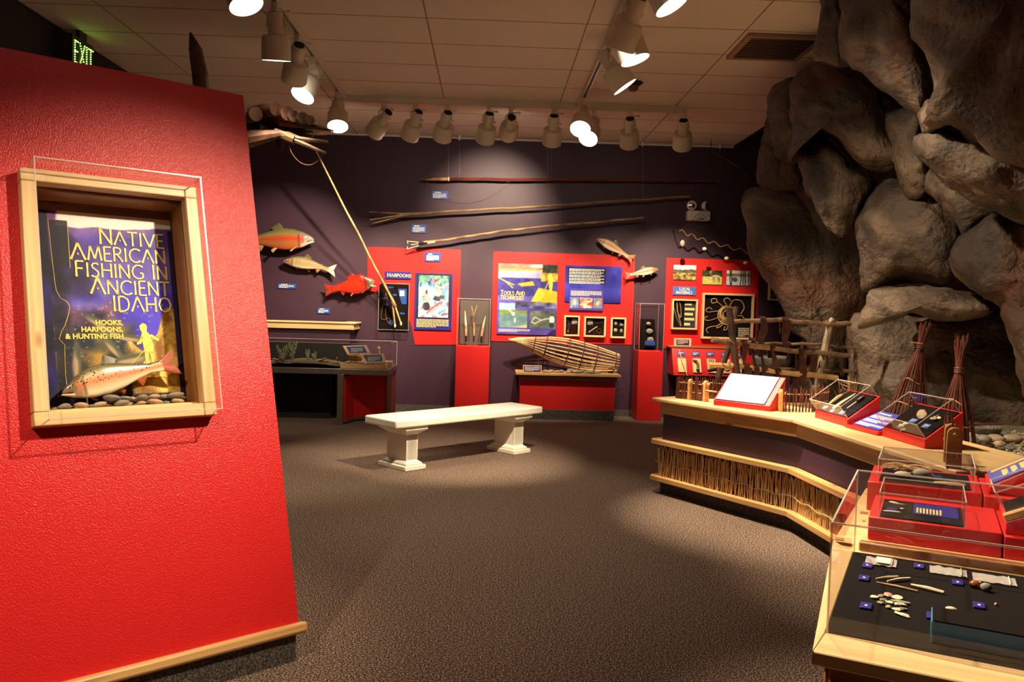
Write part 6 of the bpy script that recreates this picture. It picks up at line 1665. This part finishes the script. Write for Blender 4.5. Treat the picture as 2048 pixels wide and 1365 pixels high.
slanted_case('slanted clear case on a red wedge holding flint flakes', O2, eB, e2B, .4, .2, .045, .19, items2)
O3 = O1 + eB * .44 + e2B * .02
t, Ms, SL = wedge('text_wedge', 'low red wedge with a blue panel of white text between the slanted cases', 'sign', O3, eB, e2B, (O2 - O1).length - .46, .18, .02, .1)
Wt = (O2 - O1).length - .46
MB().box(0.005, Wt - .005, .005, SL - .004, 0, .006).build('panel', mat('royal_panel', h(72, 78, 190), .35), t, Ms, local=True)
mb = MB(); greek(mb, .03, SL * .8, Wt - .05, SL * .9, 1, .006, 1, .7)
for k in range(3): greek(mb, .02, SL * (.54 - .24 * k), Wt - .02, SL * (.72 - .24 * k), 3, .006, k, .6)
mb.build('lettering', M_LETW, t, Ms, local=True)
# red lip joining the cases along the counter
o = board('red_lip', tuple(O1 + eB * .43 - e2B * .012 + Zv * .011), tuple(O2 - eB * .01 - e2B * .012 + Zv * .011), (0, 0, 1), .02, .02, M_RED); tag(o, 'low red lip board along the foot of the blue text wedge', 'board')

# ------------------------------------------------------------------ drying rack
rack = thing('drying_rack', 'drying rack of lashed poles standing between the counter and the boulders', 'drying rack', T(2.3, 6.5, ZG))
def RY(px, back=0): return 6.25 + (px - 1440) / 220 * .25 + back
def rp_(px, py, back=0): return U(px, py, Y=RY(px, back))
def pole(nm, pts, r, m, back=0, seed=0):
    rnd = random.Random(seed); P = [rp_(x, y, back) for x, y in pts]; Q = []; R = []
    for a, b in zip(P, P[1:]):
        for k in range(6): Q.append(a.lerp(b, k / 6) + Vector((0, 0, rnd.uniform(-.005, .005))))
    Q.append(P[-1]); R = [((r[0] + (r[1] - r[0]) * k / (len(Q) - 1)) if isinstance(r, tuple) else r) * rnd.uniform(.92, 1.08) for k in range(len(Q))]
    return MB().tube(Q, R, 8).build(nm, m, rack)
def foot(px, back=0):
    # pixel row where the gravel (or counter) is met at that depth
    q = rp_(px, 700, back); return Vector((q.x, q.y, ZG if (q.x > 2.2 or back > .1) else ZC))
pole('pole', [(1463, 644), (1560, 640), (1640, 648), (1700, 648)], (.017, .02), M_POLE, 0, 1)
pole('pole', [(1424, 681), (1490, 690), (1600, 704), (1698, 712)], (.022, .019), M_POLE, -.03, 2)
pole('pole', [(1450, 682), (1530, 687), (1640, 690), (1708, 697)], .012, M_POLE, .28, 3)
pole('pole', [(1418, 729), (1470, 732), (1560, 744), (1674, 757)], (.018, .021), M_TWIG, -.05, 4)
pole('pole', [(1470, 735), (1600, 741), (1712, 742)], (.013, .017), M_POLE, .28, 5)
pole('upright', [(1458, 616), (1466, 680), (1474, 750), (1478, 800)], (.026, .03), M_BARK, -.06, 6)
pole('upright', [(1473, 613), (1464, 680), (1442, 740), (1424, 793)], (.02, .026), M_BARK, .03, 7)
pole('upright', [(1665, 639), (1659, 655), (1650, 700), (1638, 750), (1630, 790), (1622, 828)], (.024, .038), M_GREYP, .02, 8)
pole('upright', [(1652, 640), (1650, 720), (1650, 800)], (.024, .03), M_BARK, .3, 9)
for k, (px, py, b) in enumerate(((1462, 684, -.05), (1450, 731, -.05), (1646, 708, 0), (1640, 752, -.02), (1661, 646, .01))):
    c = rp_(px, py, b); MB().tube([c + Vector((.034 * math.cos(a), .034 * math.sin(a) * .8, .02 * math.sin(a * 2 + k))) for a in [q * .5236 for q in range(13)]], .007, 5).build('lashing', M_CORD, rack)
straps = [(1524, 640, 690, .05, 0), (1568, 641, 700, .055, 0), (1488, 688, 742, .045, -.03), (1504, 682, 748, .04, .28), (1523, 690, 746, .036, .28), (1543, 697, 742, .046, -.03), (1600, 703, 790, .05, -.03), (1621, 702, 770, .05, .0), (1492, 735, 775, .05, -.05), (1511, 738, 775, .045, -.05), (1527, 741, 775, .05, -.05), (1554, 743, 780, .05, -.05), (1576, 690, 725, .03, .28), (1588, 750, 795, .06, .2)]
for k, (px, y0_, y1_, w_, b_) in enumerate(straps):
    a = rp_(px, y0_, b_); e = rp_(px + (-3, 2, 0, 4)[k % 4], y1_, b_); L_h = a.z - e.z
    s_ = thing('meat_strip', 'dark dried meat strip hung over a pole of the drying rack', 'dried meat', T(a + Vector((0, -.03, .02))), 'meat strips on the drying rack')
    pr = []
    for i in range(11):     # over the pole, then down
        if i < 5: th = math.pi * (1 - i / 4) ; pr.append((Vector((a.x, a.y + .03 * math.cos(th), a.z + .028 * math.sin(th) - .0)), 1.0))
        else:
            f = (i - 5) / 5; pr.append((Vector((a.x + (e.x - a.x) * f + .012 * math.sin(f * 5 + k), a.y - .03 - .006 * math.sin(f * 4), a.z - L_h * f)), (.8 + .35 * math.sin(f * 3 + k)) * (1 - .5 * max(0, f - .75) / .25)))
    pr = [(p_ if i_ >= 5 else Vector((p_.x, a.y - (p_.y - a.y), p_.z)), w2) for i_, (p_, w2) in enumerate(pr)]
    pr[:5] = [(Vector((a.x, a.y + .03 * math.cos(math.pi * i_ / 4), a.z + .028 * math.sin(math.pi * i_ / 4))), .9) for i_ in range(5)]
    mb = MB(); vs = []
    for p_, ww in pr: vs += [p_ + Vector((-w_ * ww / 2, .004, 0)), p_ + Vector((w_ * ww / 2, .004, 0)), p_ + Vector((w_ * ww / 2, -.004, 0)), p_ + Vector((-w_ * ww / 2, -.004, 0))]
    fs = [(i * 4 + j, i * 4 + (j + 1) % 4, i * 4 + 4 + (j + 1) % 4, i * 4 + 4 + j) for i in range(len(pr) - 1) for j in range(4)] + [(3, 2, 1, 0), tuple(len(vs) - 4 + j for j in range(4))]
    mb.v = [tuple(q) for q in vs]; mb.f = fs; mb.build('strip', M_LEATH, s_, angle=80)
    back_ = [(Vector((a.x + .004, a.y + .03, a.z - L_h * .0)), 1)]
    MB().box(-w_ * .4, w_ * .4, .026, .034, -L_h * .45, .0, T(a)).build('back_flap', M_LEATH, s_)

# stone mortar on its dark stand behind the rack
p = U(1541, 740, Y=7.35)
st_ = thing('mortar_stand', 'dark purple stand behind the drying rack carrying a stone mortar', 'stand', T(p.x, 7.35, 0)); MB().box(-.2, .2, -.2, .2, ZG + .001, p.z - .002, T(p.x, 7.35, 0)).build('plinth', M_PURP, st_)
mo = MB().lathe([(.02, 0), (.12, .01), (.165, .06), (.17, .11), (.155, .125), (.14, .1), (.08, .06), (.01, .05)], 26).build('stone_mortar', M_BOWL, None, T(p.x, 7.35, p.z), local=True); tag(mo, 'grey stone mortar seen through the drying rack', 'mortar')

# ------------------------------------------------------------------ tied willow bundles
def bundle(label, base, rad, neck, top, n, seed, m):
    rnd = random.Random(seed); t = thing('willow_bundle', label, 'bundle', T(base), 'tied willow bundles')
    for k in range(n):
        a = 2 * math.pi * k / n + rnd.uniform(-.1, .1); r = rad * rnd.uniform(.55, 1)
        p0 = Vector((base.x + r * math.cos(a), base.y + r * math.sin(a), base.z)); p1 = neck + Vector((.016 * math.cos(a), .016 * math.sin(a), 0)); d = (top - neck)
        p2 = top + Vector((.035 * math.cos(a + 1), .035 * math.sin(a + 1), rnd.uniform(-.05, .03)))
        mid = p0.lerp(p1, .5) + Vector((.012 * math.cos(a), .012 * math.sin(a), 0))
        MB().tube([p0, mid, p1, p2], [.0055, .005, .0045, .003], 5).build('willow_stick', m if k % 3 else M_STICK, t)
    for f in (0, .012, .024): MB().tube([neck + (top - neck).normalized() * f + Vector((.024 * math.cos(q * .4488), .024 * math.sin(q * .4488), 0)) for q in range(15)], .006, 5).build('tie', M_STICKR, t)
    for f in (.35, .62):
        c = base.lerp(neck, f); r = rad * (1 - f) * .9 + .016
        MB().tube([c + Vector((r * math.cos(q * .4488), r * math.sin(q * .4488), .02 * math.sin(q))) for q in range(15)], .004, 5).build('binding', M_TWIG, t)
    return t
b2 = U(1909, 890, Y=4.78); b2.z = ZG + .001
bundle('tied bundle of reddish willow sticks standing upright near the stone bowl', b2, .12, U(1918, 745, Y=4.78), U(1923, 676, Y=4.8), 30, 1, M_STICKR)
b1 = U(1806, 880, Y=5.35); b1.z = ZG + .001
bundle('tied bundle of reddish willow sticks leaning behind the slanted flint case', b1, .14, U(1841, 696, Y=5.35), U(1850, 650, Y=5.37), 34, 2, M_STICKR)
MB().tube([U(1822, 685, Y=5.3), U(1845, 688, Y=5.3)], .005, 5).build('cross_twig', M_TWIG, bpy.data.objects['willow_bundle.001'])

# stone bowl with sticks, loose stones
p = U(1965, 868, z=ZG + .04); 
sbw = thing('stone_bowl', 'shallow dark stone bowl with sticks laid across it on the gravel', 'bowl', T(p.x, p.y, ZG))
MB().lathe([(.03, .02), (.07, .025), (.1, .055), (.112, .085), (.104, .09), (.09, .06), (.05, .035), (.005, .03)], 28, T(p.x, p.y, ZG)).build('bowl', M_BOWL, sbw)
for k in range(3): MB().tube([Vector((p.x - .15, p.y - .02 + .01 * k, ZG + .095)), Vector((p.x + .13, p.y + .03 * k, ZG + .105))], .005, 5).build('stick', M_STICK, sbw)
rnd = random.Random(6)
for k, (px, py, r) in enumerate(((1898, 888, .04), (1915, 884, .05), (1935, 882, .05), (1952, 875, .05), (1966, 880, .045), (1990, 880, .05), (2005, 872, .05), (1975, 893, .035), (1925, 895, .03), (2022, 880, .05), (1945, 888, .04), (2000, 890, .035), (1958, 898, .025), (1985, 902, .022), (2020, 898, .03))):
    q = U(px, py, z=ZG + r * .4)
    o = MB().ball((0, 0, 0), (r * 1.3, r, r * .6), 12, 8, jit=.1, seed=k + 70).build('ground_stone', stone_mats[k % 4], None, T(q.x, q.y, ZG + r * .5) @ Matrix.Rotation(k, 4, 'Z'), local=True, angle=60)
    tag(o, 'loose stone lying on the gravel around the stone bowl', 'stone', 'stones around the stone bowl')
gt = thing('dry_grass', 'tuft of dry grass at the foot of the boulder behind the drying rack', 'grass', T(U(1700, 790, Y=6.4)))
mb = MB(); gb = U(1700, 800, Y=6.2); gb.z = ZG
for k in range(40):
    a = rnd.uniform(0, 6.28); r = rnd.uniform(0, .12); mb.tube([gb + Vector((r * .3 * math.cos(a), r * .3 * math.sin(a), 0)), gb + Vector((r * math.cos(a), r * math.sin(a), rnd.uniform(.15, .34)))], [.003, .001], 3)
mb.build('blades', M_REED, gt, kind='stuff')

# ================================================================== near counter with the clear cases
ZN = .74
ON = U(1625, 1302, z=ZN); e2 = U(1740, 985, z=ZN) - ON; e2.normalize(); e1 = Vector((e2.y, -e2.x, 0))
MN = frame(Vector((ON.x, ON.y, ZN)), e1, e2)
def NP_(x, y, z): return MN @ Vector((x, y, z))
WN, DN = 1.25, 1.72
nc = thing('case_counter', 'wooden counter in the foreground carrying clear cases of small artefacts', 'counter', T(NP_(.6, .8, -ZN)))
def nb(name, A, B, upv, w, t_, m, par=None, bevel=.004): return board(name, NP_(*A), NP_(*B), MN.to_3x3() @ Vector(upv), w, t_, m, par or nc, bevel=bevel)
# mitred top frame: front and left boards, then the rear deck
FWd = .115
Mf = MN
MB().prism([(0, 0), (WN, 0), (WN, FWd), (.012, FWd)], -.03, 0).build('top_board', M_WOODP, nc, Mf, local=True, bevel=.004)
Ml_ = MN @ Matrix.Rotation(math.pi / 2, 4, 'Z')
MB().prism([(.0, 0), (FWd, -.012), (.86, -.012), (.86, .05), (.0, .0)], -.03, 0).build('top_board', M_WOODP, nc, Ml_, local=True, bevel=.003)
MB().prism([(.0, .775), (WN, .775), (WN, DN), (-.02, DN), (-.05, .86)], -.03, 0).build('rear_deck', M_WOODP, nc, MN, local=True, bevel=.004)
MB().box(.012, WN, FWd, .775, -.05, 0.0).build('black_bed', M_BLACKF, nc, MN, local=True)
nb('fascia', (.03, .035, -.075), (WN, .035, -.075), (0, 0, 1), .09, .022, M_WOODB)
nb('fascia', (.03, .035, -.075), (-.0, DN, -.075), (0, 0, 1), .09, .022, M_WOODB)
MB().prism([(.05, .055), (WN, .055), (WN, DN - .03), (.03, DN - .03)], -ZN, -.03).build('body', M_PURP, nc, MN, local=True)
nb('step_board', (.024, .808, .0125), (WN, .79, .0125), (0, 0, 1), .025, .03, M_WOODB)
MB().box(.024, WN, .80, 1.66, 0, .024).build('rear_riser', M_WOODP, nc, MN, local=True)
for q in ((-.034, .885, .001), (.012, 1.17, .0245)): MB().box(q[0] - .012, q[0] + .012, q[1] - .016, q[1] + .016, q[2] - .001, q[2] + .0005).build('notch', M_WOODB, nc, MN, local=True)

big = thing('clear_cover', 'large clear acrylic cover over the black artefact bed in the foreground', 'display case', MN @ T(.5, .4, .001))
acrylic(big, .015, WN - .02, FWd - .005, .765, .001, .23, MN, r=.0028)
# red platforms
p1 = thing('red_platform', 'red platform on the wooden deck just behind the black artefact bed', 'platform', MN @ T(.5, .99, .025))
MB().box(.043, .37, .835, 1.16, .025, .09).build('block', M_RED, p1, MN, local=True, bevel=.003); MB().box(.374, 1.15, .835, 1.16, .025, .085).build('block', M_RED, p1, MN, local=True, bevel=.003)
p2 = thing('red_platform', 'taller red platform on the wooden deck nearest the fence post', 'platform', MN @ T(.5, 1.4, .025))
MB().box(.015, .34, 1.215, 1.545, .025, .12).build('block', M_RED, p2, MN, local=True, bevel=.003); MB().box(.344, 1.15, 1.215, 1.545, .025, .115).build('block', M_RED, p2, MN, local=True, bevel=.003)
c1_ = thing('clear_box', 'clear box over a dark violet text card on the red platform', 'display case', MN @ T(.18, .97, .091))
MB().box(.072, .28, .85, 1.09, .091, .094).build('black_mat', M_BLACKF, c1_, MN, local=True); acrylic(c1_, .069, .283, .845, 1.095, .092, .16, MN, r=.002)
crd = MB().box(.155, .27, .92, 1.07, .0945, .0965).build('text_card', M_INDIGO, c1_, MN, local=True)
mb = MB()
for k in range(8): greek(mb, .935, -.168 - .0085 * k, 1.05, -.162 - .0085 * k, 1, 0, k, .8)
mb.build('lettering', M_LETY, crd, MN @ T(0, 0, .0966) @ Matrix.Rotation(math.pi / 2, 4, 'Z'), local=True)
MB().box(.085, .113, .93, .965, .0945, .0965).build('label_tag', M_INDIGO, c1_, MN, local=True)
for k, (x, y, l) in enumerate(((.1, 1.03, .03), (.115, 1.015, .04), (.1, .9, .05), (.125, .955, .012))):
    o = MB().ball((0, 0, 0), (l / 2, .004, .003), 8, 5).build('bone_sliver', M_BONE if k != 1 else M_GREYP, None, MN @ T(x, y, .0985) @ Matrix.Rotation(-.3 + .2 * k, 4, 'Z'), local=True); tag(o, 'thin pale bone sliver inside the clear box with the text card', 'bone', 'bone slivers')
c2_ = thing('clear_box', 'clear box over stones and dried fibre on the taller red platform', 'display case', MN @ T(.18, 1.37, .121))
MB().box(.048, .31, 1.24, 1.5, .121, .124).build('black_mat', M_BLACKF, c2_, MN, local=True); acrylic(c2_, .044, .318, 1.23, 1.51, .122, .195, MN, r=.002)
for k, (x, y, rx, m, lab) in enumerate(((.115, 1.33, .026, M_STONE2, 'flat pale stone beside a blue tag in the fibre box'), (.17, 1.345, .028, M_STONE, 'rounded grey stone in the middle of the fibre box'))):
    o = MB().ball((0, 0, 0), (rx, rx * .7, rx * (.4, .6)[k]), 12, 8, jit=.08, seed=k).build('sinker_stone', m, None, MN @ T(x, y, .124 + rx * (.4, .6)[k]), local=True, angle=60); tag(o, lab, 'stone')
for k, (x, y) in enumerate(((.138, 1.335), (.205, 1.4), (.245, 1.345))): MB().box(x, x + .025, y, y + .02, .1245, .1265).build('label_tag', M_BLUE, c2_, MN, local=True)
fb = thing('dried_fibre', 'tangle of dried orange fibre in the clear box', 'fibre', MN @ T(.12, 1.42, .125)); rnd = random.Random(2); mb = MB()
for k in range(26):
    a = rnd.uniform(-.3, .3); c = Vector((.12 + rnd.uniform(-.04, .05), 1.42 + rnd.uniform(-.02, .02), .13 + rnd.uniform(0, .02))); d = Vector((math.cos(a), math.sin(a), rnd.uniform(-.1, .1))) * .04
    mb.tube([MN @ (c - d), MN @ (c + Vector((0, 0, .008))), MN @ (c + d)], .0012, 4)
mb.build('strands', M_TWIG, fb, kind='stuff')
lf = MB().ball((0, 0, 0), (.05, .012, .006), 12, 6).build('dried_leaf', M_TWIG, None, MN @ T(.25, 1.27, .131) @ Matrix.Rotation(.2, 4, 'Z'), local=True); tag(lf, 'pale folded dried leaf lying at the front of the fibre box', 'leaf')

# wedges rising to the right on the platforms
def wedge_x(name, label, cat, x0, x1, y0, y1, z0, h0, h1):
    t = thing(name, label, cat, MN @ T(x0, y0, z0))
    mb = MB(); vs = [(0, 0, 0), (x1 - x0, 0, 0), (x1 - x0, 0, h1), (0, 0, h0), (0, y1 - y0, 0), (x1 - x0, y1 - y0, 0), (x1 - x0, y1 - y0, h1), (0, y1 - y0, h0)]
    mb.add(vs, [(0, 1, 2, 3), (7, 6, 5, 4), (0, 4, 5, 1), (3, 2, 6, 7), (0, 3, 7, 4), (1, 5, 6, 2)]).build('base', M_RED, t, local=True, bevel=.002)
    Ms = frame(NP_(x0, y0, z0 + h0), MN.to_3x3() @ Vector((x1 - x0, 0, h1 - h0)), e2)
    return t, Ms, math.hypot(x1 - x0, h1 - h0), y1 - y0
t, Ms, W_, D_ = wedge_x('tilted_text_panel', 'steep red wedge with a blue and yellow text panel near the gravel', 'sign', .36, .72, 1.26, 1.5, .116, .02, .24)
MB().box(.01, W_, .01, D_ - .01, 0, .006).build('panel', mat('slate_panel', h(84, 88, 176), .35), t, Ms, local=True); MB().box(.02, W_, D_ - .07, D_ - .03, .006, .0075).build('yellow_band', mat('ochre_print', h(206, 160, 78), .5), t, Ms, local=True)
mb = MB()
for k in range(9): greek(mb, .05 + .028 * k, .05, .068 + .028 * k, D_ - .09, 7, .006, k, .6)
mb.build('lettering', M_LETY, t, Ms, local=True)
t, Ms, W_, D_ = wedge_x('tilted_case', 'steep red wedge with a clear case of quills over a black bed', 'display case', .378, .8, .86, 1.1, .086, .03, .24)
nbx = MB().box(.0, W_, .0, .028, 0, .02).build('wood_edge', M_WOOD, t, Ms, local=True, bevel=.003)
MB().box(.01, W_, .03, D_ - .01, 0, .006).build('black_bed', M_BLACKF, t, Ms, local=True); acrylic(t, .008, W_, .03, D_ - .008, .006, .075, Ms, r=.002)
for k in range(2):
    o = MB().tube([(.1 + .05 * k, .07, .012), (.15 + .05 * k, .2, .012)], .006, 6).build('bone_quill', M_BONE, None, Ms, local=True); tag(o, 'pale bone quill lying on the steep black bed', 'quill', 'bone quills')

# artefacts on the black bed
def lay(name, label, cat, px, py, build, grp=None, z=.0005):
    p = U(px, py, z=ZN + z); l = MN.inverted() @ p
    o = thing(name, label, cat, MN @ T(l.x, l.y, z), grp); build(o); return o
for k, (px, py, lab) in enumerate(((1735, 1134, 'small blue tag below the whitest plastic bag'), (1838, 1135, 'small blue tag between the plastic bags'), (1728, 1159, 'small blue tag beside the bone needles'), (1732, 1215, 'small blue tag beside the pottery flakes'), (1915, 1168, 'small blue tag beside the shell'), (1958, 1214, 'small blue tag beside the lone bead'), (1865, 1235, 'small blue tag at the corner of the dark blue block'))):
    def b_(o, k=k):
        MB().box(-.012, .012, -.02, .02, 0, .005).build('card', M_INDIGO, o, local=True, bevel=.001); mb = MB(); greek(mb, -.008, -.004, .008, .004, 1 + (k == 0), 0, k, .7); mb.build('lettering', M_LETW, o, MWD[o.name] @ T(0, 0, .005) @ Matrix.Rotation(math.pi / 2, 4, 'Z'), local=True)
    lay('label_tag', lab, 'label', px, py, b_)
for k, (px, py, L_, lab) in enumerate(((1762, 1127, .075, 'clear plastic bag with a white paper slip on the black bed'), (1896, 1146, .085, 'clear plastic bag of fibres next to a blue tag'), (1988, 1162, .095, 'clear plastic bag of fibres behind the shell'))):
    def b_(o, k=k, L_=L_):
        MB().grid(lambda a, b: (L_ * (a - .5), .07 * (b - .5), .004 + .004 * mnoise.noise(Vector((a * 6, b * 4, k)))), 16, 8).build('film', M_BAG, o, local=True); MB().box(L_ * .34, L_ * .36, -.033, .033, .005, .008).build('zip', M_WHITEP, o, local=True)
        if k == 0: MB().box(-.012, .024, -.028, .028, .0085, .0092).build('paper_slip', M_WHITEP, o, local=True)
        for q in range(3): MB().tube([(-L_ * .3, -.006 + .006 * q, .002), (-L_ * .05, .004 - .004 * q, .002)], .001, 4).build('fibre', M_TWIG, o, local=True)
    lay('plastic_bag', lab, 'bag', px, py, b_)
for k, (a, b, r, lab) in enumerate((((1752, 1158), (1796, 1154), .0032, 'short pale bone needle at the top of the needle group'), ((1775, 1163), (1820, 1158), .0045, 'thick short bone needle below the topmost needle'), ((1753, 1165), (1835, 1183), .0028, 'long thin bone needle on the black bed'), ((1822, 1170), (1888, 1186), .005, 'stout split bone awl on the black bed'))):
    P = U(*a, z=ZN + r); Q = U(*b, z=ZN + r); o = MB().tube([P, P.lerp(Q, .5) + Vector((0, 0, .001)), Q], [r * .5, r, r * .8], 7).build('bone_needle', M_BONE if k != 2 else M_TWIG); tag(o, lab, 'needle')
for k, (px, py, rx, ry) in enumerate(((1748, 1197, .007, .004), (1761, 1195, .006, .005), (1775, 1192, .008, .006), (1766, 1203, .006, .004), (1793, 1198, .01, .007), (1763, 1209, .008, .003), (1779, 1208, .008, .003), (1802, 1207, .016, .004), (1801, 1212, .012, .003), (1777, 1217, .005, .004), (1793, 1222, .008, .004), (1805, 1221, .008, .003), (1803, 1232, .015, .0035))):
    o = lay('stone_flake', 'small pale stone flake in the scatter on the black bed', 'flake', px, py, lambda o, k=k, rx=rx, ry=ry: MB().ball((0, 0, .003), (rx * 1.25, ry * 2.2, .003), 8, 5, jit=.22, seed=k, M=Matrix.Rotation(-.4 + .3 * (k % 3), 4, 'Z')).build('flake', (M_BONE, M_STONE2, mat('pink_flake', h(206, 140, 112), .5) if k == 2 else M_BONE, M_STONE)[k % 4], o, local=True, angle=25), 'stone flakes on the black bed')
lay('shell', 'brown and white curled shell beside a grey pebble on the black bed', 'shell', 1950, 1176, lambda o: (MB().ball((0, 0, .009), (.013, .01, .009), 14, 9).build('whorl', mat('shell_brown', h(150, 74, 40), .25), o, local=True), MB().ball((.009, .005, .01), (.006, .006, .006), 10, 7).build('spire', M_BONE, o, local=True), MB().ball((-.008, -.004, .007), (.006, .004, .006), 10, 7).build('aperture', M_DARK, o, local=True)))
lay('grey_pebble', 'rounded grey pebble touching the shell on the black bed', 'pebble', 1972, 1183, lambda o: MB().ball((0, 0, .01), (.013, .011, .01), 12, 8).build('pebble', M_STONE, o, local=True))
lay('white_pebble', 'white teardrop pebble lying alone on the black bed', 'pebble', 1902, 1223, lambda o: MB().ball((0, 0, .005), (.012, .007, .005), 12, 7).build('pebble', M_BONE, o, local=True))
lay('bead', 'tiny tan bead lying alone on the black bed', 'bead', 1992, 1212, lambda o: MB().ball((0, 0, .003), .004, 10, 6).build('bead', M_TWIG, o, local=True))
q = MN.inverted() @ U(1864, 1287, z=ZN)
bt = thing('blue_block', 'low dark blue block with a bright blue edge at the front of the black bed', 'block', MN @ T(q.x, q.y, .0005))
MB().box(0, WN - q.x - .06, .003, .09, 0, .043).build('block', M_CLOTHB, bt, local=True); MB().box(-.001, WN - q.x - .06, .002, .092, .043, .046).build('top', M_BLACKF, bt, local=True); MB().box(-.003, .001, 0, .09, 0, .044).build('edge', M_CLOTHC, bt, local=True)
